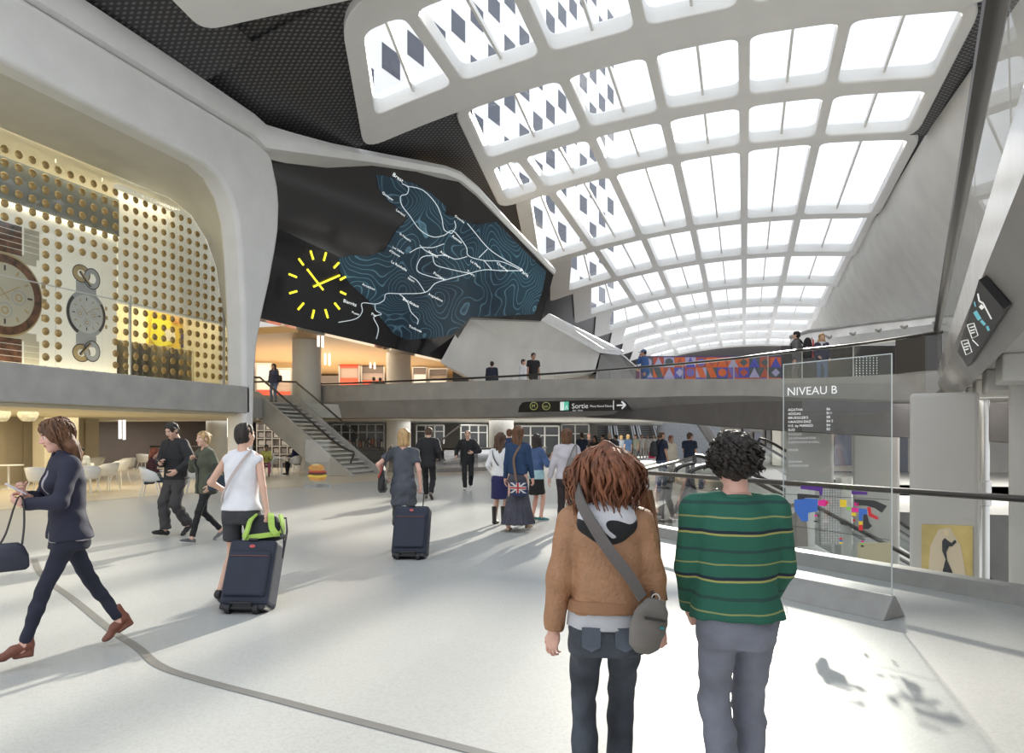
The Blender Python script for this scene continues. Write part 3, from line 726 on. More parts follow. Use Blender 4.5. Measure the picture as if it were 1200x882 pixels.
def shopfront(px0, px1, y0, y1, d, kind):
    t = thing('shop_front', kind[0], 'shop front', WP((px0+px1)/2, d, 3.13), group='shop fronts of the upper level')
    a, b, c, e = W(px0, y1, d), W(px1, y1, d), W(px1, y0, d), W(px0, y0, d); bk_ = Vector((-SN, CS, 0))*.3
    mb = MB(); mb.prism([a, b, c, e], bk_); mb.build('panel', kind[1], t, smooth=None)
    fr_ = Vector((SN, -CS, 0))*.05
    mb = MB(); h = (e-a)
    mb.prism([a.lerp(e, .62)+fr_, b.lerp(c, .62)+fr_, c+fr_, e+fr_], -fr_*.6); mb.build('fascia', kind[2], t, smooth=None)
    mb = MB(); mb.prism([a.lerp(e, .05)+fr_, b.lerp(c, .05)+fr_, b.lerp(c, .30)+fr_, a.lerp(e, .30)+fr_], -fr_*.6); mb.build('counter', kind[3], t, smooth=None)
    mb = MB()
    for p, q in ((a, e), (b, c), (e, c)): mb.tube([p+fr_, q+fr_], .06, 6)
    mb.build('frame', M_STEEL, t)
shopfront(398, 421, 417, 454, 46, ('shop front with a red fascia above a red counter at upper level', mat('shop_in', (.45, .36, .33), .4), M_RED, M_RED))
shopfront(424, 450, 426, 454, 46.5, ('shop front with a low red counter beside the red fascia shop', mat('shop_in2', (.40, .33, .31), .4), M_BROWN, M_RED))
shopfront(300, 318, 426, 470, 44, ('pale shop front at far left of the upper level', M_SHOPW, M_SHOPW, M_RED))
shopfront(322, 342, 432, 470, 45, ('brown and red shop front left of the big round column', mat('shop_in3', (.5, .40, .36), .4), M_SHOPW, M_RED))
shopfront(484, 500, 430, 452, 47, ('low pale shop front right of the second round column', M_SHOPW, M_BROWN, M_SHOPW))
shopfront(503, 524, 432, 452, 47.5, ('narrow brown shop front under the screen corner', mat('shop_in4', (.42, .34, .30), .4), M_BROWN, M_SHOPW))

def column(px, d, dia, z0, z1, label, m=M_CONC2, seg=28, group=None):
    c = WP(px, d, 0); o_ = []
    mb = MB(); mb.lathe([(dia/2, z0), (dia/2, z0+(z1-z0)*.5), (dia/2, z1)], c, seg)
    return mb.build('column', m, smooth=40, label=label, cat='column', group=group)
M_COLW = mat('column_white', (.66, .66, .64), .45, var=.03)
column(359.5, 34.5, 1.34, 0, 6.2, 'big round white column behind the stair head', M_COLW)
column(467, 39, 1.3, 0, 6.2, 'round white column rising behind the left part of the footbridge', M_COLW)
column(262, 31, 1.4, 0, 2.4, 'round pale column at the back of the cafe', M_COLW)
column(587.5, 37, 1.27, 0, 3.2, 'pale round column under the middle of the footbridge', M_COLW)

def tube_lamp(px0, y0, y1, d, label, n=2, w=.055):
    t = thing('pendant_lamp', label, 'lamp', W(px0, y1, d), group='white tube pendant lamps')
    for k in range(n):
        a = W(px0+k*5, y0, d); b = W(px0+k*5+.1, y1+(1 if k else 0), d)
        mb = MB(); mb.tube([b, a], w, 10); mb.build('glow_tube', MATS['tube_glow'], t)
        mb = MB(); mb.tube([a, a+Vector((0, 0, .8))], .012, 6); mb.build('cable', M_STEEL, t)
mat('tube_glow', (.9, .9, .9), .4, emit=(1, .98, .92), estr=1.6)
tube_lamp(373, 388, 406, 33, 'pair of white tube lamps beside the big round column')
tube_lamp(381, 412, 427, 40, 'pair of white tube lamps further back right of the round column')
tube_lamp(434, 423, 431, 45, 'tiny pair of white tube lamps above the two backpackers')
tube_lamp(140.5, 491, 514, 30, 'pair of white tube lamps before the dark cafe wall')
tube_lamp(268, 487, 512, 27, 'pair of white tube lamps before the pale cafe column')

# ================================================================== stair
st = thing('staircase', 'concrete staircase with glass sides climbing left to the upper level', 'stairs', (-14.7, 27.5, 0))
Xb, Xt, Y0, Y1 = -15.6, -19.75, 26.25, 28.7
NS = 17; rise = 3.13/NS; run = (Xb-Xt)/NS
for y0, y1, nm in ((Y0-.14, Y0, 'near'), (Y1, Y1+.14, 'far')):
    poly = [(Xb+.5, 0), (Xb+.25, .22), (Xb-.05, .42), (Xt, 3.55), (Xt-3.2, 3.55), (Xt-3.2, 2.6), (Xt-.25, 2.6), (Xb-.95, 0)]
    mb = MB(); mb.prism([(x, y0, z) for x, z in poly], (0, y1-y0, 0)); mb.build('stringer', M_CONC, st, smooth=None, bevel=.03)
for k in range(NS):
    mb = MB(); x1 = Xb-k*run; mb.box((x1-run-.03, Y0, (k+1)*rise-.07), (x1+.02, Y1, (k+1)*rise)); mb.build('tread', mat('tread_stone', (.60, .58, .54), .4), st, smooth=None, bevel=.008)
mb = MB(); mb.prism([(Xb, Y0, -.0), (Xb-.5, Y0, 0), (Xt-.1, Y0, 2.85), (Xt-.1, Y0, 3.0)], (0, Y1-Y0, 0)); mb.build('soffit', M_CONC2, st, smooth=None)
for y in (Y0-.07, Y1+.07):
    mb = MB(); mb.tube(smooth_path([(Xb+.3, y, .55), (Xb+.45, y, .95), (Xb+.2, y, 1.08), (Xb-.6, y, 1.52), (Xt+.5, y, 3.83), (Xt-.3, y, 4.16), (Xt-3.2, y, 4.18)], 6), .045, 8); mb.build('handrail', M_RAIL, st)
    mb = MB(); mb.prism([(Xb+.1, y-.008, .40), (Xb+.15, y-.008, .98), (Xt, y-.008, 4.08), (Xt-3.2, y-.008, 4.12), (Xt-3.2, y-.008, 3.5), (Xt, y-.008, 3.5)], (0, .016, 0)); mb.build('glass_side', M_GLASS, st, smooth=None)

# ================================================================== footbridge and gallery edge
ST = [(345, 36.4, 449.8, 451.5, 472, 492), (400, 33.7, 449, 451, 470, 490), (450, 32.6, 447.2, 449.6, 469, 489.5), (500, 31.5, 445, 448, 468, 489), (550, 30.5, 443, 446.5, 467, 488.5), (600, 29.5, 440.5, 445, 466.5, 488), (650, 28.4, 437.5, 444.2, 466, 487.5), (700, 27.2, 434, 443.8, 466, 487), (750, 26.0, 430.2, 443.8, 465.5, 482),
      (800, 24.7, 426, 444, 464, 478), (860, 23.1, 420, 444, 463.5, 474), (900, 22.1, 415, 443.6, 464, 473), (940, 21.2, 410, 443, 466, 473), (1000, 19.7, 404, 441, 467.5, 473), (1050, 18.45, 397, 438, 469, 475), (1085, 17.6, 391.5, 434.5, 470, 476.5)]
PH = math.radians(29.2)
def gal(t, w, z):
    r = t*math.sin(PH)+w*math.cos(PH); d = t*math.cos(PH)-w*math.sin(PH)
    return Vector((r*CS-d*SN, r*SN+d*CS, z))
RAILP, TOPP, MIDP, BOTP, INP = [], [], [], [], []
for px, d, yr, yt, ym, yb in ST:
    RAILP.append(W(px, yr, d)); TOPP.append(W(px, yt, d)); MIDP.append(W(px, ym, d)); BOTP.append(W(px, yb, d+.35)); INP.append(WP(px, d+.35, W(px, yt, d).z))
for t in (20.6, 20.0, 18.5, 16, 13, 10, 7, 4.5, 2.5, .8, -3, -7):
    k = 1 if t > 20.2 else 0
    RAILP.append(gal(t-.4*k, .40+.12*k, 4.12)); TOPP.append(gal(t-.4*k, .42+.12*k, 3.2)); MIDP.append(gal(t-.4*k, .43+.12*k, 2.82)); BOTP.append(gal(t-.4*k, .72+.1*k, 2.42)); INP.append(gal(t-.4*k, .75, 3.2))
fb = thing('footbridge', 'curved concrete footbridge with glass parapet crossing the hall and turning into a gallery', 'footbridge', TOPP[6])
mb = MB(); mb.sheet([[i, a, (a+b)/2, b] for i, a, b in zip(INP, TOPP, MIDP)]); 
mb.build('fascia', M_POLISH, fb, smooth=28)
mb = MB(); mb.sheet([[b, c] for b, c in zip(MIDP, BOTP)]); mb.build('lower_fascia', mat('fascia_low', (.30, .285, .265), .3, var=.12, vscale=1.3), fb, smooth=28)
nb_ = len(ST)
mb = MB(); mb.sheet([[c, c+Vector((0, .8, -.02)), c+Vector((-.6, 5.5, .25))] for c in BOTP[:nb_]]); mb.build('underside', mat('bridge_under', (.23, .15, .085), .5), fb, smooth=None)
mb = MB(); mb.sheet([[Vector((p.x, p.y+.1, p.z)) if p.z < 3.16 else Vector((p.x-.1, p.y+.12, 3.16)) for p in INP[:nb_]], [Vector((p.x-.6, p.y+5.5, 3.14)) for p in INP[:nb_]]]); mb.build('deck', M_CONC2, fb, smooth=None)
mb = MB(); mb.tube(smooth_path(RAILP, 3), .055, 10, flat=(1.3, .8)); mb.build('handrail', M_RAIL, fb)
for i in range(2, len(RAILP)-1):
    a, b, c, e = TOPP[i], TOPP[i+1], RAILP[i+1], RAILP[i]
    if (e-a).length < .12: continue
    mb = MB(); g_ = .02; mb.add([a.lerp(b, g_), a.lerp(b, 1-g_), e.lerp(c, 1-g_), e.lerp(c, g_)], [(0, 1, 2, 3)]); mb.build('glass_panel', M_GLASS, fb, smooth=None)
for i in range(4, nb_):
    a, e = TOPP[i], RAILP[i]
    mb = MB(); mb.tube([a, e], .018, 6); mb.build('post', M_STEEL, fb)
# solid end panel at the bridge/gallery corner
mb = MB(); mb.sheet([[TOPP[i]+Vector((-.02, -.03, 0)), RAILP[i]+Vector((-.02, -.03, -.04))] for i in range(nb_-3+1, nb_+1)]); mb.build('corner_panel', mat('corner_dark', (.06, .053, .05), .3), fb, smooth=None)
# gallery floor and underside
gp = [gal(t, .75, 0) for t in (20.2, 15, 8, 1, -7)]
flat_poly('floor', [(p.x, p.y) for p in gp] + [(14.6, -7), (14.6, 30), (3.2, 30), (3.2, 23.5)], 2.62, 3.12, M_CONC2, label='gallery floor slab on the right above the opening', cat='slab', kind='structure')
mb = MB()
for k, t in enumerate((17.5, 15.2, 12.9, 10.6)):
    a = gal(t, 1.0, 2.5); mb.prism([gal(t, .9, 2.62), gal(t+.9, .9, 2.62), gal(t+.9, 9, 2.62), gal(t, 9, 2.62)], (0, 0, -.34))
mb.build('trim_8', M_CONC2, smooth=None, bevel=.03, label='ribbed concrete underside of the gallery at right', cat='soffit', kind='structure')
# dark beam below bridge and gallery, on the columns
bm_st = [(690, 28.2, 486, 488.5), (750, 26, 479, 491), (800, 23.6, 474, 494.5), (860, 20.5, 471, 500), (900, 18.2, 470, 502.5), (940, 16.3, 470, 505), (1000, 15.8, 470, 508.5), (1064, 15.2, 471, 512), (1120, 14.6, 471, 514), (1180, 13.8, 472, 517), (1260, 12.8, 470, 522)]
mb = MB(); rows = []
for px, d, y0, y1 in bm_st:
    dd = Vector((-SN, CS, 0))*.9; a, b = W(px, y0, d), W(px, y1, d); rows.append([a, b, b+dd, a+dd])
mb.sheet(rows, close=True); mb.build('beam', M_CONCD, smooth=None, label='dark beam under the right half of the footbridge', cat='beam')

# square columns through the opening
def pier(px0, px1, d, z0, z1, label, dep=.9):
    ph = math.atan(((px0+px1)/2-CX)/F_); c = WP((px0+px1)/2, d, z0); hw = (px1-px0)/F_*d*math.cos(ph)/2
    rr_ = Vector((CS, SN, 0))*math.cos(ph)-Vector((-SN, CS, 0))*math.sin(ph); back_ = (Vector((CS, SN, 0))*math.sin(ph)+Vector((-SN, CS, 0))*math.cos(ph))*dep
    a, b = c-rr_*hw, c+rr_*hw
    mb = MB(); mb.prism([a, b, b+back_, a+back_], (0, 0, z1-z0)); return mb.build('column', mat('pier', (.52, .50, .465), .45, var=.05, vscale=.8), smooth=None, bevel=.06, label=label, cat='column')
pier(921, 977, 17.4, -5, 2.25, 'pale square column seen through the left half of the glass directory')
pier(999, 1054, 17.0, -5, 2.25, 'pale square column seen at the right edge of the glass directory')
P3 = pier(1065, 1147, 11.4, -5, 2.3, 'broad pale square column with a yellow poster on it')
pier(1180, 1290, 9.6, -5, 2.62, 'pale square column cut off by the right picture edge')
po = thing('poster', 'ochre poster of a dark dressed slim figure on the broad column', 'poster', W(1110, 672, 11.35))
_ph = math.atan((1106-CX)/F_); PPN = Vector((CS, SN, 0))*math.sin(_ph)+Vector((-SN, CS, 0))*math.cos(_ph); PP0 = W(1106, 600, 11.4)-PPN*.03
def pp_(x, y, o=0): return ray_plane(x, y, PP0, PPN, o)
mb = MB(); mb.prism([pp_(1080, 614), pp_(1140, 616), pp_(1140, 679), pp_(1080, 671)], PPN*.025); mb.build('sheet', mat('poster_ochre', (.62, .47, .16), .5, var=.25, vscale=2), po, smooth=None)
mb = MB(); mb.add([pp_(x, y, .008) for x, y in ((1088, 668), (1090, 640), (1100, 620), (1113, 618), (1126, 640), (1132, 674))], [tuple(range(6))]); mb.build('pale_shape', mat('poster_pale', (.72, .60, .42), .5), po, smooth=None)
fig = [(1104, 672), (1108, 655), (1104, 645), (1104, 634), (1107, 630), (1112, 634), (1115, 636), (1119, 632), (1121, 635), (1116, 640), (1112, 640), (1109, 647), (1110, 656), (1117, 672)]
v, f = cdt(fig); mb = MB(); mb.add([pp_(x, y, .016) for x, y in v], f); mb.build('figure', mat('poster_black', (.02, .02, .025), .5), po, smooth=None)
mb = MB(); mb.add([pp_(1109+3*math.cos(a), 624+4*math.sin(a), .018) for a in [2*PI*k/14 for k in range(14)]], [tuple(range(14))]); mb.build('head', mat('poster_head', (.8, .66, .40), .5), po, smooth=None)

# lit sign on the sloping gallery edge
gs = thing('overhead_sign', 'black slanted sign with white pictograms on the gallery edge at right', 'sign', gal(13, .5, 2.6))
ga, gb, gc = gal(18, .40, 2.86), gal(8, .40, 2.86), gal(12, .74, 2.38)
pg, ng = plane3(ga, gb, gc)
if ng.dot(Vector((0, 0, EYE))-pg) < 0: ng = -ng
def gsp(x, y, o=0): return ray_plane(x, y, pg+ng*.06, ng, o)
corners = [(1147, 328), (1176, 362), (1134, 430), (1122, 412)]
mb = MB(); mb.prism([gsp(x, y) for x, y in corners], -ng*.055); mb.build('panel', M_BLACK, gs, smooth=None)
def zs(l): return [(1040+x*.204, 300+y*.204) for x, y in l]
def sline(pts, w_, m, nm, o=.01):
    pp = [Vector((x, y, 0)) for x, y in zs(pts)]; rows = []
    for i, p in enumerate(pp):
        t = (pp[min(i+1, len(pp)-1)]-pp[max(i-1, 0)]).normalized(); nn = Vector((-t.y, t.x, 0))*w_/2
        rows.append([gsp(p.x+nn.x, p.y+nn.y, o), gsp(p.x-nn.x, p.y-nn.y, o)])
    mb = MB(); mb.sheet(rows); mb.build(nm, m, gs, smooth=None, fix=False)
M_SGW = mat('sign_white', (.8, .8, .8), .5, emit=(.9, .9, .85), estr=.6); M_SGC = mat('sign_cyan', (.15, .5, .6), .5, emit=(.2, .6, .7), estr=.4)
sline([(519, 215), (527, 258), (548, 270)], 1.8, M_SGW, 'arrow'); sline([(548, 268), (575, 320), (597, 362)], 1.6, M_SGW, 'arrow'); sline([(533, 300), (548, 285)], 5, M_SGW, 'arrow')
sline([(499, 262), (505, 290)], 1.6, M_SGC, 'blue_mark'); sline([(502, 318), (530, 365)], 5, M_SGC, 'blue_mark'); sline([(537, 370), (560, 395)], 3.5, M_SGC, 'blue_mark'); sline([(572, 402), (582, 428)], 3, M_SGC, 'blue_mark')
for c in ((490, 425), (455, 520)):
    k = 1.0
    sline([(c[0]-32, c[1]-30), (c[0]+6, c[1]-40), (c[0]+30, c[1]+30), (c[0]-4, c[1]+48), (c[0]-32, c[1]-30)], 1.1, M_SGW, 'pictogram')
    for q in (-14, 4, 20): sline([(c[0]-16, c[1]+q), (c[0]+12, c[1]+q-8)], 1.3, M_SGW, 'pictogram')
sline([(487, 480), (522, 515)], 1.3, M_SGW, 'pictogram')

# black exit sign on the footbridge
ex_ = thing('exit_sign', 'long black direction sign reading Sortie with an arrow on the footbridge', 'sign', W(672, 476, 27.3))
eA, eB = W(607, 476, 28.75), W(738, 476, 25.75)
et = (eB-eA); et.z = 0; et.normalize(); en = Vector((et.y, -et.x, 0))
if en.dot(-eA) < 0: en = -en
def esp(x, y, o=0): return ray_plane(x, y, eA, en, o)
mb = MB(); mb.prism([esp(607, 483), esp(608.5, 476), esp(612, 471.6), esp(616, 470.6), esp(726, 467.8), esp(730, 470), esp(738.5, 480.8)], -en*.18); mb.build('panel', M_BLACK, ex_, smooth=None)
def etext(s, x, y, size, m=M_TXTW, slope=-.02): text_on(s, lambda u, v_: esp(x+u, y-v_+u*slope, .02), m, ex_, 'lettering', size, .95)
etext('Sortie', 670, 478.5, 8.4); etext('Place Raoul Dautry', 691.5, 477, 3.7, slope=-.015); etext('Exit - Salida', 671, 481.7, 2.7)
M_RING = mat('ring_olive', (.32, .33, .12), .5, emit=(.4, .42, .15), estr=.4)
for cx_, ch in ((625.5, 'M'), (640, 'RER')):
    mb = MB(); rows = [[esp(cx_+r_*math.cos(2*PI*k/24), 475.6+r_*math.sin(2*PI*k/24), .02) for k in range(24)] for r_ in (4.0, 4.7)]
    mb.sheet(rows, close=True); mb.build('ring', M_RING, ex_, smooth=None, fix=False)
    etext(ch, cx_-(2.4 if ch == 'M' else 3.6), 477.6, 5.6 if ch == 'M' else 3.6, M_RING)
mb = MB(); mb.prism([esp(656.6, 480.8, .02), esp(666.5, 480.4, .02), esp(666.5, 470.4, .02), esp(656.6, 470.8, .02)], en*.01); mb.build('green_square', mat('sign_green', (.08, .42, .30), .5, emit=(.1, .5, .35), estr=.5), ex_, smooth=None)
mb = MB(); mb.prism([esp(656.6, 480.8, .05), esp(661, 480.6, .05), esp(661, 470.6, .05), esp(656.6, 470.8, .05)], en*.01); mb.build('pictogram', mat('sign_pale', (.75, .8, .78), .5, emit=(.8, .9, .85), estr=.4), ex_, smooth=None)
mb = MB(); mb.tube([esp(662.5, 479.5, .05), esp(664, 475, .05), esp(665.5, 479.5, .05)], .02, 5); mb.build('pictogram', M_TXTW, ex_)
def eline(a, b, w_, nm): 
    mb = MB(); mb.tube([esp(*a, .03), esp(*b, .03)], w_, 6); mb.build(nm, M_TXTW, ex_)
eline((719, 480), (719, 469), .018, 'divider'); eline((723, 474.8), (733, 474.5), .03, 'arrow'); eline((728.5, 470.4), (733, 474.5), .03, 'arrow'); eline((728.8, 478.6), (733, 474.5), .03, 'arrow')
# ================================================================== cafe: dark wall, curtains, shelf, chairs, tables
mb = MB(); mb.box((-30.3, 25.5, 0), (-30, 47, 3.2)); mb.build('wall_left', M_BROWN, smooth=None, label='dark brown wall behind the cafe tables', cat='wall', kind='structure')
mb = MB()
for k in range(26):
    y = 6+k*.62; mb.box((-24.35, y, 0), (-24.1+.06*(k % 2), y+.6, 2.4))
mb.box((-24.6, 5, 0), (-24.3, 22.2, 2.4)); mb.build('wall_left', M_BEIGE, smooth=None, label='beige panelled wall at the left end of the cafe', cat='wall', kind='structure')
for px_, d_ in ((54, 25.6), (77, 25.9)):
    c = WP(px_, d_-.7, 0); mb = MB(); mb.box((c.x-.28, c.y-.28, 0), (c.x+.28, c.y+.28, 2.39)); mb.build('column', M_CREAM, smooth=None, bevel=.02, label='cream pilaster before the beige wall, %s' % ('left one' if px_ == 54 else 'right one behind the walking woman'), cat='column')
mb = MB(); mb.tube([W(95, 523, 38), W(180, 523, 38.5), W(300, 523.3, 40), W(356, 523.3, 41)], .05, 6); rl = mb.build('handrail', M_RAIL, None)
tag(rl, 'long dark handrail in front of the dark cafe wall', 'handrail')
# display shelf
sh = thing('display_shelf', 'pale grid shelf of small pictures standing behind the cafe under the stair', 'shelf', WP(324, 38, 0))
shM = Matrix.Translation(WP(324, 38, 0)) @ Matrix.Rotation(TH, 4, 'Z')
mb = MB(); mb.box((-1.0, .1, .0), (1.0, .25, 2.38), M=shM); mb.build('back_panel', mat('shelf_back', (.16, .14, .13), .5), sh, smooth=None)
mb = MB()
for k in range(6): mb.box((-1+k*.4-.02, -.12, 0), (-1+k*.4+.02, .12, 2.38), M=shM)
for k in range(6): mb.box((-1, -.12, .3+k*.41-.02), (1, .12, .3+k*.41+.02), M=shM)
mb.build('grid', mat('shelf_grid', (.48, .45, .41), .5), sh, smooth=None)
for k in range(5):
    for j in range(5):
        if (k*3+j*5) % 4 == 0: continue
        mb = MB(); mb.box((-1+k*.4+.07, .0, .36+j*.41), (-1+k*.4+.33, .06, .36+j*.41+.25), M=shM); o = mb.build('picture', mat('pic_%d' % ((k+j) % 3), [(.38, .34, .32), (.22, .19, .19), (.5, .47, .43)][(k+j) % 3], .5), None, smooth=None)
        tag(o, 'small faded picture in the pale grid shelf behind the cafe', 'picture', 'pictures in the grid shelf')

M_CHAIR = mat('chair_white', (.76, .76, .74), .35); M_LEG = mat('chair_leg', (.70, .70, .68), .3)
def make_chair(name='cafe_chair'):
    t = thing(name, 'white shell armchair', 'chair', (0, 0, 0))
    mb = MB(); rows = []
    N = 25
    def hgt(a):  # a: angle from the back, -PI..PI
        k = abs(a)/PI
        return .02 if k > .80 else (.34*(1-k*.25) if k < .38 else .34*(1-.25*.38)-(k-.38)*.40) if k < .72 else .10*(1-(k-.72)/.08)+.02
    for z_, r_, up in ((0, .02, 0), (0, .15, 0), (.015, .21, 0), (.05, .245, .12), (.05, .262, .5), (.05, .285, 1.0)):
        row = []
        for i in range(N):
            a = -PI+2*PI*i/(N-1); h = hgt(a)*up
            rr = r_*(1+.10*up*(.5+.5*math.cos(a)))
            row.append((rr*1.04*math.sin(a), -rr*math.cos(a)*.95+.02, .45+z_*(0 if abs(a)/PI > .8 else 1)+h))
        rows.append(row)
    mb.sheet(rows); o = mb.build('shell', M_CHAIR, t, smooth=60, local=True)
    so = o.modifiers.new('thick', 'SOLIDIFY'); so.thickness = .018; so.offset = 0
    for sx in (-1, 1):
        for sy in (-1, 1):
            mb = MB(); mb.tube([(sx*.15, sy*.14, .455), (sx*.235, sy*.235, 0)], [.016, .010], 8); mb.build('leg', M_LEG, t, local=True)
    return t
def copy_tree(o, parent=None):
    c = o.copy(); COL.objects.link(c)
    if parent is not None: c.parent = parent
    for ch in list(o.children): copy_tree(ch, c)
    return c
chair0 = None
def put_chair(px, py, face, label, d=None):
    global chair0
    p = G(px, py) if d is None else WP(px, d, 0)
    if chair0 is None: chair0 = c = make_chair()
    else: c = copy_tree(chair0)
    c.location = (p.x, p.y, .006); c.rotation_euler = (0, 0, TH+math.radians(face))
    tag(c, label, 'chair', 'white shell chairs of the cafe'); return c
put_chair(45, 585, 10, 'white shell chair nearest the viewer at the left edge of the cafe')
put_chair(103, 580.5, 0, 'white shell chair with its back to us in front of the seated dark haired woman')
put_chair(127, 575, 80, 'white shell chair facing left, first behind the walking woman\'s shoulder')
put_chair(141, 568, 80, 'white shell chair facing left, second of the row right of the cafe table')
put_chair(149, 562, 75, 'white shell chair facing left, farthest of the row right of the cafe table')
put_chair(112, 562, 185, 'white shell chair behind the table of the dark haired woman')
put_chair(96, 566, 205, 'white shell chair under the seated dark haired woman', 21.65)
put_chair(177, 583, -75, 'white shell chair under the seated red haired woman', 18.7)
put_chair(229, 580, 20, 'white shell chair glimpsed between the black jacket man and the olive coat woman')
put_chair(318, 556, -20, 'white shell chair facing the burger poster under the stair')
put_chair(347, 556, 85, 'white shell chair under the seated man in navy', 30.9)
put_chair(312, 551, -160, 'white shell chair under the seated woman in a bright top', 29.7)
put_chair(12, 559, -90, 'white chair at the far left edge of the cafe, front one of two')
put_chair(33, 549, 90, 'white chair beside the left cafe pilaster')
put_chair(168, 553, 0, 'white chair behind the red haired woman, left of a pair')
put_chair(192, 552, 0, 'white chair behind the red haired woman, right of a pair')
put_chair(236, 560, 160, 'white chair behind the olive coat woman against the column')
tab0 = None
def put_table(px, py, label):
    global tab0
    p = G(px, py)
    if tab0 is None:
        t = thing('cafe_table', label, 'table', (0, 0, 0)); tab0 = t
        mb = MB(); mb.lathe([(.38, .715), (.40, .722), (.40, .738), (.385, .745)], (0, 0, 0), 32); mb.build('tabletop', M_CHAIR, t, local=True, smooth=40)
        mb = MB(); mb.lathe([(.035, .02), (.03, .4), (.035, .714)], (0, 0, 0), 14); mb.build('pedestal', M_LEG, t, local=True, smooth=60)
        mb = MB(); mb.lathe([(.24, 0), (.24, .012), (.05, .03)], (0, 0, 0), 24); mb.build('base', M_LEG, t, local=True, smooth=40)
    else: t = copy_tree(tab0)
    t.location = (p.x, p.y, .006); tag(t, label, 'table', 'round white cafe tables')
put_table(99, 577, 'round white table before the seated dark haired woman')
put_table(205, 584, 'round white table in front of the seated red haired woman')
put_table(330, 557, 'round white table between the two people seated under the stair')
put_table(62, 560, 'round white table half hidden behind the walking woman')
put_table(180, 551, 'round white table farthest back before the dark wall')
put_table(10, 573, 'round white table at the left picture edge')
# round woven lanterns
def lantern(px, py, d, label):
    c = W(px, py, d); t = thing('pendant_lantern', label, 'lamp', c, group='crumpled paper lanterns of the cafe')
    mb = MB(); prof = [(.02, -.2), (.14, -.19), (.22, -.1), (.24, 0), (.22, .1), (.13, .19), (.03, .2)]
    for k in range(len(prof)-1): pass
    rows = [[(c.x+r*(1+.06*math.sin(q*5+z*40))*math.cos(2*PI*q/22), c.y+r*(1+.06*math.sin(q*5+z*40))*math.sin(2*PI*q/22), c.z+z) for q in range(22)] for r, z in prof]
    mb.sheet(rows, close=True); mb.build('shade', mat('lantern', (.72, .68, .52), .7, var=.15, vscale=18, emit=(1, .9, .6), estr=.12), t, smooth=30)
    mb = MB(); mb.tube([c+Vector((0, 0, .19)), Vector((c.x, c.y, 2.32))], .008, 6); mb.build('cord', M_STEEL, t)
lantern(33, 485, 19.5, 'round crumpled paper lantern above the cafe left of the walking woman\'s head')
lantern(0, 485, 19.0, 'round crumpled paper lantern cut by the left picture edge')

# glass stand with a burger picture
bu = thing('menu_stand', 'glass stand with a burger picture standing at the cafe edge', 'display stand', WP(372, 23, 0))
bd_ = 23.0
def bp_(x, y, o=0): return W(x, y, bd_-o)
fwd = Vector((-SN, CS, 0))
mb = MB(); mb.prism([bp_(357.5, 571.0), bp_(386.5, 571.0), bp_(386.5, 515), bp_(357.5, 515)], fwd*.012); mb.build('glass_sheet', M_GLASS, bu, smooth=None)
mb = MB(); mb.prism([bp_(357, 571.1), bp_(387, 571.1), bp_(387, 567), bp_(357, 567)], fwd*.10); mb.build('base', M_COLW, bu, smooth=None)
def blob(cx, cy, rx, ry, m, nm, o, wob=0.0, n=28, y0=-1, y1=1):
    pts = []
    for k in range(n):
        a = 2*PI*k/n; x = math.cos(a)*rx*(1+wob*math.sin(5*a)); y = max(y0, min(y1, math.sin(a)))*ry
        pts.append(bp_(cx+x, cy+y, o))
    mb = MB(); mb.prism(pts, fwd*.004); mb.build(nm, m, bu, smooth=None)
M_BUN = mat('bun', (.72, .36, .10), .5, var=.15, vscale=12)
blob(372, 560, 10.5, 3.5, M_BUN, 'lower_bun', .012); blob(372, 557.3, 11.5, 2.2, mat('cheese', (.9, .66, .10), .5), 'cheese', .02, .05); blob(372, 554.4, 11.2, 2.3, mat('patty', (.14, .05, .03), .6), 'patty', .028, .04)
blob(372, 552.2, 11.5, 1.3, mat('tomato', (.65, .10, .05), .5), 'tomato', .036, .06); blob(371, 548, 9.5, 4.6, M_BUN, 'upper_bun', .044, .0, y1=.75); blob(370, 544.5, 5, 1.2, mat('bun_hi', (.85, .60, .28), .4), 'bun_top', .05)

# ================================================================== hall behind the bridge
def facing_box(px0, px1, y0, y1, d, dep, m, name, parent=None, **t):
    a, b, c, e = W(px0, y1, d), W(px1, y1, d), W(px1, y0, d), W(px0, y0, d)
    mb = MB(); mb.prism([a, b, c, e], fwd*dep); return mb.build(name, m, parent, smooth=None, **t)
M_BACKW = mat('back_wall', (.48, .46, .43), .5, var=.05)
facing_box(386, 700, 478, 545, 52, .4, M_BACKW, 'wall_back', label='pale wall behind the footbridge at concourse level', cat='wall', kind='structure')
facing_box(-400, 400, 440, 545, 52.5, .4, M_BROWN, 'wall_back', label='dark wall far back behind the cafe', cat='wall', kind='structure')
M_WIN = mat('shop_glass', (.05, .055, .06), .15, spec=.6)
def shopwin(px0, px1, y0, y1, d, label, n=3):
    t = thing('shop_window', label, 'shop window', WP((px0+px1)/2, d, 0))
    facing_box(px0, px1, y0, y1, d, .08, M_WIN, 'glazing', t)
    mb = MB()
    for k in range(n+1):
        x = px0+(px1-px0)*k/n; mb.tube([W(x, y1, d-.05), W(x, y0, d-.05)], .05, 6)
    mb.tube([W(px0, y0, d-.05), W(px1, y0, d-.05)], .06, 6); mb.tube([W(px0, (y0*2+y1)/3, d-.05), W(px1, (y0*2+y1)/3, d-.05)], .035, 6)
    mb.build('frame', M_COLW, t)
shopwin(390, 450, 497, 525, 46, 'long glazed shop front seen through the open stair treads', 6)
shopwin(488, 520, 498, 520, 44, 'glazed shop front behind the man in a black suit', 3)
shopwin(540, 571, 498, 524, 45, 'dark shop window behind the man walking toward us', 3)
shopwin(605, 655, 499, 532, 45, 'wide dark shop window behind the four women', 3)
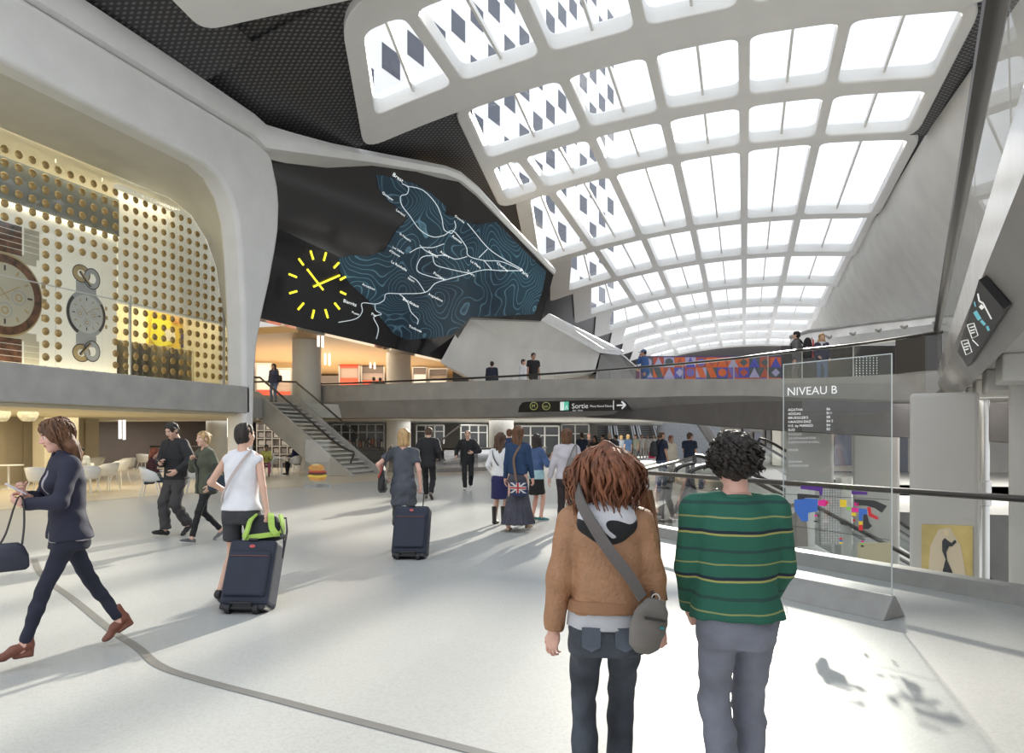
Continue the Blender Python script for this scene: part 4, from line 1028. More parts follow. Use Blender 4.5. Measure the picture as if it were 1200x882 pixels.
shopwin(658, 690, 497, 530, 46, 'dark shop window left of the escalators', 2)
# display goods behind those windows
random.seed(3)
for k in range(16):
    x = 392+k*3.6; h = 3+random.random()*5
    o = facing_box(x, x+2.4, 521-h, 524, 45.6, .2, mat('goods_%d' % (k % 4), [(.45, .2, .15), (.5, .45, .38), (.2, .18, .2), (.55, .5, .45)][k % 4], .6), 'display_box', None)
    tag(o, 'small box of goods in the shop window behind the stair', 'box', 'goods in the window behind the stair')
# further opening with kerb and rail
ko = thing('balustrade', 'concrete kerb with dark handrail behind the man walking toward us', 'balustrade', WP(540, 36, 0))
kp = [WP(x, d, 0) for x, d in ((455, 33.5), (480, 32.8), (520, 33.0), (560, 34.0), (600, 36), (640, 39))]
mb = MB(); mb.sheet([[p, p+Vector((0, 0, .18)), p+fwd*.3+Vector((0, 0, .18)), p+fwd*.3] for p in smooth_path(kp, 4)], close=True); mb.build('kerb', M_STONE, ko, smooth=None)
mb = MB(); mb.tube([p+Vector((0, 0, 1.05))+fwd*.15 for p in smooth_path(kp, 4)], .045, 8); mb.build('handrail', M_RAIL, ko)
for i in range(len(kp)-1):
    a, b = kp[i]+fwd*.15, kp[i+1]+fwd*.15; mb = MB(); mb.add([a+Vector((0, 0, .18)), b+Vector((0, 0, .18)), b+Vector((0, 0, 1.0)), a+Vector((0, 0, 1.0))], [(0, 1, 2, 3)]); mb.build('glass_panel', M_DGLASS, ko, smooth=None)
# stair flight glimpsed beyond
s2 = thing('staircase', 'grey stair flight far back between the two dark suited men', 'stairs', WP(525, 42, 0))
mb = MB(); mb.prism([W(508, 545, 42), W(545, 520, 42), W(545, 527, 42), W(518, 545, 42)], fwd*2); mb.build('stringer', M_CONC, s2, smooth=None)
mb = MB(); mb.tube([W(505, 525, 42), W(540, 498, 42)], .06, 6); mb.build('handrail', M_RAIL, s2)
for k in range(8):
    mb = MB(); a = W(512+k*4.1, 543-k*2.8, 42.2); mb.prism([a, a+Vector((CS, SN, 0))*.32, a+Vector((CS, SN, 0))*.32+Vector((0, 0, -.05)), a+Vector((0, 0, -.05))], fwd*1.6); mb.build('tread', MATS['tread_stone'], s2, smooth=None)

# escalators behind the crowd: three running up and away
M_TREAD = slats('escalator_tread', (.03, .03, .032), (.17, .17, .175), 1.6, .4, 'Z')
M_ESC = mat('escalator_side', (.50, .50, .50), .3, metal=.4)
def up_escalator(pb, pt, label):
    "narrow escalator seen end on: bottom at px pb, top at px pt"
    t = thing('escalator', label, 'escalator', WP(pb, 60, 0), group='escalators behind the crowd')
    a, b = WP(pb, 58, .0), WP(pt, 68, 5.2); rt = Vector((CS, SN, 0))
    for k in range(26):
        p = a.lerp(b, k/26); q = a.lerp(b, (k+1)/26); mb = MB()
        mb.add([p-rt*.55, p+rt*.55, Vector((p.x, p.y, q.z))+rt*.55, Vector((p.x, p.y, q.z))-rt*.55, q+rt*.55, q-rt*.55], [(0, 1, 2, 3), (3, 2, 4, 5)]); mb.build('step', M_TREAD if k else M_ESC, t, smooth=None)
    for sgn in (-1, 1):
        o_ = rt*sgn*.72; mb = MB(); mb.sheet([[p+o_-rt*.13, p+o_-rt*.13+Vector((0, 0, 1.0)), p+o_+rt*.13+Vector((0, 0, 1.0)), p+o_+rt*.13] for p in (a, b)], close=True); mb.build('balustrade', M_ESC, t, smooth=None)
        mb = MB(); mb.tube([a+o_+Vector((0, 0, 1.04))-fwd*.4, a+o_+Vector((0, 0, 1.04)), b+o_+Vector((0, 0, 1.04))], .06, 6); mb.build('handrail', M_RAIL, t)
up_escalator(707, 700, 'escalator running up behind the crowd, left one of three')
up_escalator(735, 723, 'escalator running up behind the crowd, middle one of three')
up_escalator(763, 746, 'escalator running up behind the crowd, right one of three')
def tiles():
    m, nt, b = node_mat('grey_tiles', .35); tc = nt.nodes.new('ShaderNodeTexCoord'); br = nt.nodes.new('ShaderNodeTexBrick')
    mp = nt.nodes.new('ShaderNodeMapping'); mp.inputs['Rotation'].default_value = (PI/2, 0, 0)
    br.inputs['Color1'].default_value = (.50, .53, .56, 1); br.inputs['Color2'].default_value = (.54, .57, .59, 1); br.inputs['Mortar'].default_value = (.36, .38, .40, 1); br.inputs['Scale'].default_value = 1.4; br.inputs['Mortar Size'].default_value = .012
    nt.links.new(tc.outputs['Object'], mp.inputs['Vector']); nt.links.new(mp.outputs[0], br.inputs['Vector']); nt.links.new(br.outputs['Color'], b.inputs['Base Color']); return m
facing_box(771, 850, 470, 550, 56, .5, tiles(), 'wall_back', label='grey blue tiled wall right of the escalators', cat='wall', kind='structure')
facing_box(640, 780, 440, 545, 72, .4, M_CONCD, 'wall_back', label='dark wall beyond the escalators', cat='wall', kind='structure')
mb = MB(); mb.tube([W(817, 488, 50), W(846, 532, 50)], .35, 8); o = mb.build('beam', M_CONC, smooth=40); tag(o, 'slanting grey beam right of the tiled wall', 'beam')
mb = MB(); mb.box((-12, 36, .0005), (-5, 56, .14)); mb.build('trim_9', M_COLW, smooth=None, bevel=.02, label='low white step slab standing in for sunlit floor far back where the crowd waits', cat='step', kind='structure')  # white slab put in for the bright sunlit bands of floor
flat_poly('floor', [(-13.2, 33.4), (-1, 30.8), (16, 30), (16, 47), (-16.4, 47), (-16.4, 40)], 2.5, 3.1, M_CONC2, label='upper hall floor beyond the footbridge', cat='floor', kind='structure')

# mural wall on the upper hall
def mural():
    t = thing('mural', 'orange, blue and violet geometric mural behind the man in a blue cap', 'mural', WP(840, 45, 3.1))
    d = 45.0
    facing_box(752, 916, 417, 482.5, d, .3, mat('mural_ground', (.10, .07, .20), .5), 'panel', t)
    cols = [mat('mu_orange', (.75, .16, .05), .5), mat('mu_blue', (.10, .10, .50), .5), mat('mu_violet', (.22, .16, .48), .5), mat('mu_grey', (.10, .12, .13), .5), mat('mu_lilac', (.45, .42, .62), .5), mat('mu_red', (.50, .10, .06), .5)]
    random.seed(11); k = 0
    for i in range(13):
        for j in range(3):
            x0 = 753+i*12.5; y0 = 418.5+j*12; c1, c2 = random.sample(range(6), 2); s = random.choice('dtpq')
            def q(pts, m, o, nm): 
                mb = MB(); mb.prism([W(x0+x*12.3, y0+y*11.8, d-o) for x, y in pts], fwd*.01); mb.build(nm, m, t, smooth=None)
            q([(0, 0), (1, 0), (1, 1), (0, 1)], cols[c1], .02, 'tile')
            q({'d': [(.5, .1), (.9, .5), (.5, .9), (.1, .5)], 't': [(0, 1), (.5, 0), (1, 1)], 'p': [(0, 0), (.6, 0), (1, 1), (.4, 1)], 'q': [(.5+.4*math.cos(a), .5+.4*math.sin(a)) for a in [2*PI*m_/10 for m_ in range(10)]]}[s], cols[c2], .04, 'shape')
mural()
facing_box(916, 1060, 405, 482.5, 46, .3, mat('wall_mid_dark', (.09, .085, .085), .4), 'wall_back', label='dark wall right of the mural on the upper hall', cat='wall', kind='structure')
gr = thing('glass_screen', 'dark glass screen with pale dots on the upper hall behind the directory', 'screen', WP(1014, 40, 3.1))
facing_box(1001, 1030, 418, 480.5, 40, .1, M_WIN, 'sheet', gr)
mb = MB()
for i in range(7):
    for j in range(8):
        a = W(1003+i*4, 420+j*3, 39.98); mb.prism([a, a+Vector((CS, SN, 0))*.05, a+Vector((CS, SN, 0))*.05+Vector((0, 0, .07)), a+Vector((0, 0, .07))], -fwd*.01)
mb.build('dot_print', M_TXTW, gr, smooth=None, kind='stuff')
# bright glazed strip low on the sloping wall
gw = thing('window_12', 'bright low glazed strip at the foot of the sloping wall', 'window', WP(1010, 60, 8), kind='structure')
gp_ = [(926, 404, 395, 47), (948, 400, 388, 46), (972, 396, 385, 45), (1000, 392, 381, 43.5), (1030, 388, 377, 42), (1060, 384, 374, 40.5), (1098, 379, 369, 39)]
for k in range(len(gp_)-1):
    (x0, b0_, t0_, d0), (x1, b1_, t1_, d1) = gp_[k], gp_[k+1]; m_ = MB()
    m_.prism([W(x0, b0_, d0), W(x1, b1_, d1), W(x1, t1_, d1), W(x0, t0_, d0)], fwd*.05); m_.build('pane', mat('bright_pane', (.55, .55, .54), .15, emit=(1, .98, .95), estr=.25, var=.3, vscale=.8), gw, smooth=None)
    m_ = MB(); m_.tube([W(x0, b0_, d0-.1), W(x0+(x1-x0)*.5, t0_, d0-.1), W(x1, b1_, d1-.1)], .09, 6); m_.build('mullion', M_CONC, gw)
m_ = MB(); m_.tube([W(x, t, d-.1) for x, b_, t, d in gp_], .12, 6); m_.build('frame', M_CONC, gw)

# ================================================================== void: balustrade, escalators, background
vb = thing('balustrade', 'curved glass balustrade with dark handrail round the floor opening', 'balustrade', G(1045, 681))
near = [(9.0, 1.95), (2.58, 8.23), (.58, 10.1), (-1.27, 12.0), (-1.62, 12.5), (-1.77, 13.1), (-1.75, 13.9), (-1.62, 17), (-1.5, 21), (-1.45, 26.8)]
np_ = [Vector((x, y, 0)) for x, y in near]
def nrm(i): 
    t = (np_[min(i+1, len(np_)-1)]-np_[max(i-1, 0)]).normalized(); return Vector((t.y, -t.x, 0))*-1
dense = smooth_path(np_[1:7], 6); dense = [np_[0]]+dense+np_[7:]
rows = []
for i, p in enumerate(dense):
    t = (dense[min(i+1, len(dense)-1)]-dense[max(i-1, 0)]).normalized(); n_ = Vector((t.y, -t.x, 0))
    rows.append([p-n_*.22, p-n_*.20+Vector((0, 0, .165)), p+n_*.02+Vector((0, 0, .165)), p+n_*.02])
mb = MB(); mb.sheet(rows, close=True); mb.build('kerb', M_STONE, vb, smooth=30)
mb = MB(); mb.tube([p+Vector((0, 0, 1.0)) for p in dense], .045, 10, flat=(1, .8)); mb.build('handrail', M_RAIL, vb)
bounds = [0, 3, 6, 9, 12, 15, 18, 21, 24, 27, 30, len(dense)-3, len(dense)-2, len(dense)-1]
for i, j in zip(bounds[:-1], bounds[1:]):
    if j <= i: continue
    mb = MB(); mb.sheet([[p+Vector((0, 0, .16)), p+Vector((0, 0, .97))] for p in dense[i:j+1]]); mb.build('glass_panel', M_GLASS, vb, smooth=None)
M_ESCW = mat('escalator_white', (.74, .74, .73), .3)
def escalator(A, B, wid, label, newel=True):
    "descending escalator: A top landing point, B foot (world)"
    t = thing('escalator', label, 'escalator', A, group='escalators going down through the opening')
    dr = (B-A); dh = Vector((dr.x, dr.y, 0)).normalized(); sd = Vector((dh.y, -dh.x, 0))
    A0 = A-dh*.9
    for sgn in (-1, 1):
        o_ = sd*sgn*wid/2
        dz = lambda z: Vector((0, 0, z))
        mb = MB(); mb.prism([A0+o_+dz(.15), A0-dh*.1+o_+dz(.5), A0+o_+dz(.85), A0+dh*.25+o_+dz(.95), A+o_+dz(.95), B+o_+dz(.95), B+o_+dz(.1), A+o_+dz(.1)], sd*sgn*.02); mb.build('glass_side', M_GLASS, t, smooth=None)
        mb = MB(); mb.prism([A0+o_+dz(-.3), A0+o_+dz(.15), A+o_+dz(.18), B+o_+dz(.18), B+o_+dz(-.25), A+o_+dz(-.3)], sd*sgn*.16); mb.build('white_skirt', M_ESCW, t, smooth=None, bevel=.05)
        mb = MB(); mb.prism([A0+o_+dz(-.62), A0+o_+dz(-.3), A+o_+dz(-.3), B+o_+dz(-.25), B+o_+dz(-.75), A+o_+dz(-.75)], sd*sgn*.12); mb.build('side_panel', M_CONC, t, smooth=None)
        hp = smooth_path([A0+dh*.5+o_+Vector((0, 0, .45)), A0-dh*.05+o_+Vector((0, 0, .55)), A0-dh*.1+o_+Vector((0, 0, .85)), A0+dh*.3+o_+Vector((0, 0, 1.0)), A+o_+Vector((0, 0, 1.0)), A.lerp(B, .5)+o_+Vector((0, 0, 1.0)), B+o_+Vector((0, 0, 1.0))], 5)
        mb = MB(); mb.tube([p+sd*sgn*.07 for p in hp], .06, 8, flat=(1.2, .8)); mb.build('handrail', M_DARK, t)
    n_ = 22
    for k in range(n_):
        p = A.lerp(B, k/n_); q = A.lerp(B, (k+1)/n_); h = sd*(wid/2-.05); mb = MB()
        mb.add([p-h, p+h, Vector((q.x, q.y, p.z))+h, Vector((q.x, q.y, p.z))-h, q+h, q-h], [(0, 1, 2, 3), (3, 2, 4, 5)]); mb.build('step', MATS['escalator_tread'], t, smooth=None)
    mb = MB(); mb.prism([A+sd*(-wid/2)+Vector((0, 0, -.75)), B+sd*(-wid/2)+Vector((0, 0, -.8)), B+sd*(-wid/2)+Vector((0, 0, -.45)), A+sd*(-wid/2)+Vector((0, 0, -.35))], sd*wid); mb.build('truss', M_CONC, t, smooth=None)
right = Vector((CS, SN, 0))
eA_ = WP(852, 16.5, -.02); escalator(eA_, eA_+right*9.5+Vector((0, 0, -5.0)), 1.2, 'white sided escalator descending right, just beyond the green sweater man')
eB_ = WP(900, 25, .35); escalator(eB_, eB_+right*8.5+Vector((0, 0, -5.3)), 1.2, 'white sided escalator descending right, behind the first column')
eC_ = WP(1085, 15.2, -2.6); escalator(eC_, eC_+right*4.5+Vector((0, 0, -2.4)), 1.1, 'dark handled escalator foot low between the right hand columns')
# light column with ribs and background walls of the lower hall
mb = MB(); mb.lathe([(.09, -5), (.09, .35), (.12, .36), (.12, .8), (.09, .81), (.09, 2.55)], WP(1153, 13.2, 0), 16); mb.build('column', M_STEEL, smooth=40, label='slim bright metal column right of the poster column', cat='column')
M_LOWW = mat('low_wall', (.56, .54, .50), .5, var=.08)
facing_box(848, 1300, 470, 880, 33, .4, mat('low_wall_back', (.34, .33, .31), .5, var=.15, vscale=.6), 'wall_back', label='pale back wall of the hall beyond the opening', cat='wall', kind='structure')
random.seed(5)
for k, (a, b, c, e, col, nm) in enumerate(((853, 868, 503, 522, (.62, .58, .50), 'pale lit shop panel'), (871, 879, 500, 521, (.10, .10, .12), 'dark upright panel'), (884, 893, 506, 528, (.08, .09, .14), 'dark blue window'), (898, 903, 502, 530, (.03, .03, .035), 'narrow black window'), (978, 998, 508, 545, (.07, .08, .13), 'dark blue window'), (978, 998, 552, 566, (.05, .055, .08), 'dark strip window'), (1055, 1064, 505, 600, (.08, .09, .12), 'tall dark window'), (1150, 1178, 560, 600, (.12, .12, .13), 'dark window'), (905, 915, 500, 545, (.6, .57, .5), 'pale tall panel'))):
    o = facing_box(a, b, c, e, 32.8, .15, mat('lowpan_%d' % k, col, .3), 'wall_panel', None)
    tag(o, nm+' on the wall beyond the opening, %s' % ['left of the curly head', 'above the curly head', 'right of the curly head', 'left of the directory', 'between the two square columns', 'low between the two square columns', 'left of the poster column', 'right of the poster column', 'behind the directory edge'][k], 'wall panel')
# posters on the lower wall, seen through directory
lp = thing('poster', 'grey photograph poster of two people with long hair seen through the directory', 'poster', W(934, 590, 15))
facing_box(921, 955, 570, 640, 15.6, .06, mat('poster_grey', (.62, .61, .58), .5), 'sheet', lp)
for cx_, k in ((929, 0), (939, 1)):
    pts = [(cx_-5, 640), (cx_-6, 615), (cx_-4.5, 602), (cx_-3, 592), (cx_+1, 589), (cx_+4.5, 593), (cx_+5.5, 604), (cx_+7, 618), (cx_+8, 640)]
    mb = MB(); mb.prism([W(x, y, 15.55-.01*k) for x, y in pts], fwd*.005); mb.build('figure', mat('poster_hair%d' % k, [(.16, .14, .12), (.22, .19, .16)][k], .6), lp, smooth=None)
    mb = MB(); mb.prism([W(cx_+2.6*math.cos(2*PI*q/14), 598+4*math.sin(2*PI*q/14), 15.53-.01*k) for q in range(14)], fwd*.004); mb.build('face', mat('poster_face', (.50, .46, .42), .6), lp, smooth=None)
def gridmat():
    m, nt, b = node_mat('grid_panel', .4); tc = nt.nodes.new('ShaderNodeTexCoord'); br = nt.nodes.new('ShaderNodeTexBrick'); mp = nt.nodes.new('ShaderNodeMapping'); mp.inputs['Rotation'].default_value = (PI/2, 0, 0)
    br.inputs['Color1'].default_value = (.55, .55, .53, 1); br.inputs['Color2'].default_value = (.45, .45, .44, 1); br.inputs['Mortar'].default_value = (.06, .06, .06, 1); br.inputs['Scale'].default_value = 9; br.inputs['Mortar Size'].default_value = .035
    br.inputs['Brick Width'].default_value = .5; br.inputs['Row Height'].default_value = .5; br.offset = 0
    nt.links.new(tc.outputs['Object'], mp.inputs['Vector']); nt.links.new(mp.outputs[0], br.inputs['Vector']); nt.links.new(br.outputs['Color'], b.inputs['Base Color']); return m
M_GRID = gridmat()
o = facing_box(962, 986, 566, 638, 15.8, .08, M_GRID, 'grid_screen'); tag(o, 'dark gridded metal screen low in the opening behind the directory', 'screen')
o = facing_box(986, 998, 560, 660, 15.9, .3, M_LOWW, 'wall_panel'); tag(o, 'pale upright panel beside the gridded screen', 'wall panel')
# small white kiosk and red parcel seen low through the tip of the opening
o = facing_box(788, 800, 609, 640, 15.2, .4, M_COLW, 'kiosk'); tag(o, 'white kiosk on the level below, left of the green sweater', 'kiosk')

# ================================================================== glass directory
tt = thing('directory_stand', 'tall glass directory headed NIVEAU B on a grey wedge base', 'directory', G(985, 712))
tR, tL = WP(1044.5, 6.42, 0), WP(917.5, 7.38, 0); tdir = (tR-tL).normalized(); tn = Vector((tdir.y, -tdir.x, 0))
mb = MB()
b0, b1 = tL-tdir*.03, tR+tdir*.03
rowsb = [[p+tn*.17, p+tn*.02+Vector((0, 0, .20)), p-tn*.02+Vector((0, 0, .20)), p-tn*.17] for p in (b0, b1)]
mb.prism(rowsb[0], b1-b0); mb.build('base', M_STONE, tt, smooth=None, bevel=.008)
mb = MB(); mb.prism([tL+Vector((0, 0, .17)), tR+Vector((0, 0, .17)), tR+Vector((0, 0, 2.335)), tL+Vector((0, 0, 2.335))], -tn*.016); mb.build('glass_sheet', glass_mat('directory_glass', (.93, .95, .95), .04, .01, .4), tt, smooth=None)
M_EDGE = mat('glass_edge', (.66, .69, .68), .2, spec=.5)
mb = MB()
for p, q in ((tL, tL), (tR, tR)): mb.tube([p-tn*.008+Vector((0, 0, .17)), p-tn*.008+Vector((0, 0, 2.34))], .006, 6)
mb.tube([tL-tn*.008+Vector((0, 0, 2.338)), tR-tn*.008+Vector((0, 0, 2.338))], .005, 6); mb.build('polished_edge', M_EDGE, tt)
def tp(x, y, o=0): return ray_plane(x, y, tL+tn*.004, tn, o)
TS = -14/127.0
def ttext(s, x, y, size, m=M_TXTW, slope=-.085):
    text_on(s, lambda u, v_: tp(x+u, y-v_+u*slope, .002), m, tt, 'lettering', size, 1.0)
ttext('NIVEAU B', 922, 463.5, 13.6, slope=-.045)
for i, (s, n_) in enumerate((('AGATHA', 'B6'), ('ADIDAS', 'B11'), ("BRUEGGER'S", 'B8'), ('HAAGEN DAZ', 'B4 2'), ('H.E. by MANGO', 'B4'), ('SUD', 'B2'))):
    ttext(s, 923.5, 481.5+i*4.7, 4.2, slope=-.02); ttext(n_, 968.5, 480.5+i*4.7, 4.2, slope=-.02)
M_FAINT = mat('letter_faint', (.62, .62, .61), .5)
for i, s in enumerate(('KIOSQUE', 'LA CROISSANTERIE', "LIZARA'S BAR & GRILL", '', 'PRESSE', '', '', 'SEPHORA', 'YVES ROCHER')):
    if s: ttext(s, 924, 510+i*4.6, 3.7, M_FAINT, slope=-.01)
def tpoly(pts, m, nm='map_shape', o=.003):
    mb = MB(); v, f = cdt(pts) if len(pts) > 4 else (pts, [tuple(range(len(pts)))])
    mb.add([tp(x, y, o) for x, y in v], f); mb.build(nm, m, tt, smooth=None)
def zq(l): return [(900+x*.1814, 540+y*.1814) for x, y in l]
mblue = mat('map_blue', (.05, .16, .55), .4); mmag = mat('map_magenta', (.80, .03, .30), .4); mred = mat('map_red', (.65, .03, .04), .4); myel = mat('map_yellow', (.85, .60, .04), .4); mgrn = mat('map_green', (.25, .6, .08), .4); mblk = mat('map_black', (.04, .04, .042), .4); mpur = mat('map_purple', (.10, .03, .25), .4); mgrey = mat('map_grey', (.45, .45, .44), .5)
for pts, m in (([(170, 250), (245, 240), (320, 245), (320, 325), (260, 335), (258, 390), (218, 390), (170, 315)], mblue), ([(210, 158), (355, 168), (350, 220), (335, 220), (330, 195), (210, 180)], mpur), ([(540, 192), (642, 200), (640, 218), (540, 215)], mpur),
               ([(190, 210), (250, 214), (330, 222), (330, 240), (240, 238), (232, 248), (190, 248)], mblk), ([(322, 258), (365, 246), (385, 262), (372, 292), (326, 288)], mmag), ([(370, 260), (396, 262), (372, 292)], mred),
               ([(465, 248), (508, 252), (505, 298), (465, 296)], myel), ([(506, 296), (538, 300), (535, 320), (506, 315)], mgrn), ([(538, 300), (586, 304), (584, 332), (540, 328)], mmag), ([(556, 268), (588, 272), (586, 292), (556, 288)], mmag), ([(538, 332), (570, 334), (568, 356), (540, 354)], myel),
               ([(586, 306), (640, 312), (638, 350), (612, 350), (610, 390), (586, 388)], mblue), ([(586, 386), (612, 388), (612, 412), (586, 412)], myel), ([(586, 412), (612, 412), (612, 450), (586, 448)], mred), ([(640, 296), (664, 300), (668, 338), (715, 365), (705, 380), (650, 355)], mred),
               ([(555, 245), (690, 255), (768, 290), (735, 335), (690, 305), (640, 290), (560, 285)], mblk), ([(616, 345), (640, 345), (655, 400), (672, 420), (650, 440), (612, 440)], mblk),
               ([(300, 345), (316, 347), (316, 361), (300, 359)], mmag), ([(548, 374), (564, 376), (562, 390), (548, 388)], mred), ([(460, 495), (482, 497), (480, 508), (460, 506)], mred), ([(460, 508), (482, 510), (480, 522), (460, 520)], mblue), ([(460, 522), (482, 524), (480, 535), (460, 533)], myel),
               ([(600, 513), (620, 515), (618, 526), (600, 524)], mmag), ([(600, 528), (620, 530), (618, 540), (600, 538)], mgrn), ([(600, 543), (620, 545), (618, 556), (600, 554)], mblk), ([(130, 270), (148, 275), (142, 300), (124, 295)], mblk), ([(295, 385), (322, 388), (322, 396), (295, 393)], mblk), ([(535, 418), (565, 420), (562, 432), (535, 430)], mblk), ([(350, 380), (400, 388), (395, 400), (350, 395)], mgrey), ([(460, 390), (508, 400), (506, 418), (470, 408)], mblk)):
    tpoly(zq(pts), m)
mb = MB()
for y0, y1 in ((213, 250), (410, 510)):
    a, b = zq([(100, y0), (785, y1)]); mb.tube([tp(*a, .002), tp(*b, .002)], .0025, 5)
mb.build('map_line', mblk, tt)
M_OCH = mat('poster_faint', (.52, .44, .26), .6)
o = facing_box(1006, 1044, 636, 700, 14.5, .05, M_OCH, 'poster'); tag(o, 'faded ochre poster low behind the right edge of the directory', 'poster')
# ================================================================== figures: distance fields turned into smooth meshes
f32 = np.float32
def V3(*a): return np.array(a if len(a) > 1 else a[0], dtype=np.float64)
def unit(v): return v/np.linalg.norm(v)

class Field:
    def __init__(s, lo, hi, h):
        s.h = h; s.lo = V3(lo); n = np.ceil((V3(hi)-s.lo)/h).astype(int)+1; s.n = n
        s.ax = [(s.lo[i]+h*np.arange(n[i])).astype(f32) for i in range(3)]
        s.D = np.full(tuple(n), 9.0, f32)
    def win(s, lo, hi):
        a = np.clip(np.floor((V3(lo)-s.lo)/s.h).astype(int)-1, 0, s.n); b = np.clip(np.ceil((V3(hi)-s.lo)/s.h).astype(int)+2, 0, s.n)
        sl = tuple(slice(a[i], b[i]) for i in range(3))
        if any(b[i] <= a[i] for i in range(3)): return None, None
        X = s.ax[0][sl[0]][:, None, None]; Y = s.ax[1][sl[1]][None, :, None]; Z = s.ax[2][sl[2]][None, None, :]
        return sl, (X, Y, Z)
    def put(s, sl, d, k=0.0, mode='u'):
        a = s.D[sl]
        if mode == 'u':
            if k > 0:
                h = np.clip(.5+.5*(a-d)/k, 0, 1); s.D[sl] = a*(1-h)+d*h-k*h*(1-h)
            else: s.D[sl] = np.minimum(a, d)
        elif mode == 's':
            d = -d
            if k > 0:
                h = np.clip(.5+.5*(d-a)/k, 0, 1); s.D[sl] = a*(1-h)+d*h+k*h*(1-h)
            else: s.D[sl] = np.maximum(a, d)
    def cone(s, a, b, ra, rb, k=.02, mode='u', flat=False):
        a = V3(a); b = V3(b); m = max(ra, rb)+k+s.h*2
        sl, P = s.win(np.minimum(a, b)-m, np.maximum(a, b)+m)
        if sl is None: return
        ba = b-a; L2 = float(ba@ba); L = math.sqrt(L2) or 1e-6
        px, py, pz = P[0]-f32(a[0]), P[1]-f32(a[1]), P[2]-f32(a[2])
        t0 = (px*f32(ba[0])+py*f32(ba[1])+pz*f32(ba[2]))/f32(max(L2, 1e-9)); t = np.clip(t0, 0, 1)
        d = np.sqrt((px-t*f32(ba[0]))**2+(py-t*f32(ba[1]))**2+(pz-t*f32(ba[2]))**2)-(f32(ra)+t*f32(rb-ra))
        if flat:
            rad = np.sqrt((px-t0*f32(ba[0]))**2+(py-t0*f32(ba[1]))**2+(pz-t0*f32(ba[2]))**2)-(f32(ra)+t*f32(rb-ra))
            d = np.maximum(rad, np.maximum(t0-1, (-t0 if flat == 2 else -t0-9))*f32(L)) if flat == 2 else np.where(t0 > 1, np.maximum(rad, (t0-1)*f32(L)), d)
        s.put(sl, d.astype(f32), k, mode)
    def ell(s, c, r, R=None, k=.02, mode='u'):
        c = V3(c); r = V3(r); m = float(max(r))+k+s.h*2
        sl, P = s.win(c-m, c+m)
        if sl is None: return
        px, py, pz = P[0]-f32(c[0]), P[1]-f32(c[1]), P[2]-f32(c[2])
        if R is not None:
            q = [px*f32(R[i][0])+py*f32(R[i][1])+pz*f32(R[i][2]) for i in range(3)]
        else: q = [px, py, pz]
        k0 = np.sqrt((q[0]/f32(r[0]))**2+(q[1]/f32(r[1]))**2+(q[2]/f32(r[2]))**2); k1 = np.sqrt((q[0]/f32(r[0]**2))**2+(q[1]/f32(r[1]**2))**2+(q[2]/f32(r[2]**2))**2)+f32(1e-6)
        s.put(sl, (k0*(k0-1)/k1).astype(f32), k, mode)
    def loft(s, O, side, front, up, ts, rx, ry, cy=None, k=.02, pw=2.0, mode='u', wav=None):
        "stack of ellipses along up from O"
        O = V3(O); ts = np.array(ts); rx = np.array(rx); ry = np.array(ry); cyv = np.zeros_like(ts) if cy is None else np.array(cy)
        m = float(max(rx.max(), ry.max()))+k+.06+np.abs(cyv).max(); e0 = O+V3(up)*ts[0]; e1 = O+V3(up)*ts[-1]
        sl, P = s.win(np.minimum(e0, e1)-m, np.maximum(e0, e1)+m)
        if sl is None: return
        p = [P[i]-f32(O[i]) for i in range(3)]
        def dt(v): return p[0]*f32(v[0])+p[1]*f32(v[1])+p[2]*f32(v[2])
        t = dt(up); x = dt(side); y = dt(front)
        RX = np.interp(t, ts, rx).astype(f32); RY = np.interp(t, ts, ry).astype(f32); y = y-np.interp(t, ts, cyv).astype(f32)
        if wav is not None:
            an = np.arctan2(x, y); g = np.clip((wav[2]-t)/max(1e-3, wav[2]-ts[0]), 0, 1); w_ = 1+f32(wav[0])*g*np.sin(an*f32(wav[1])+np.sin(an*3)*1.3)
            RX = RX*w_; RY = RY*w_
        q = (np.abs(x/RX)**pw+np.abs(y/RY)**pw)**(1/pw)
        d = (q-1)*np.minimum(RX, RY)*f32(.92)
        d = np.maximum(d, np.maximum(f32(ts[0])-t, t-f32(ts[-1])))
        s.put(sl, d.astype(f32), k, mode)
    def plane(s, p, n, k=0.0):
        "keep the side opposite to n"
        p = V3(p); n = unit(V3(n)); X, Y, Z = s.ax[0][:, None, None], s.ax[1][None, :, None], s.ax[2][None, None, :]
        d = (X-f32(p[0]))*f32(n[0])+(Y-f32(p[1]))*f32(n[1])+(Z-f32(p[2]))*f32(n[2]); s.D = np.maximum(s.D, d.astype(f32))
    def ripple(s, amp, fr, seed=0, zst=1.0):
        X, Y, Z = s.ax[0][:, None, None], s.ax[1][None, :, None], s.ax[2][None, None, :]*f32(zst)
        m = np.abs(s.D) < 3*s.h+amp*2
        r = random.Random(seed); w_ = 0
        for q in range(4):
            a, b, c, ph = [r.uniform(-1, 1)*fr for _ in range(3)]+[r.uniform(0, 6)]
            w_ = w_+np.sin(a*X+b*Y+c*Z+ph+.8*np.sin(b*X-a*Y+.6*c*Z))
        s.D = np.where(m, s.D+f32(amp)*w_.astype(f32)/2, s.D)
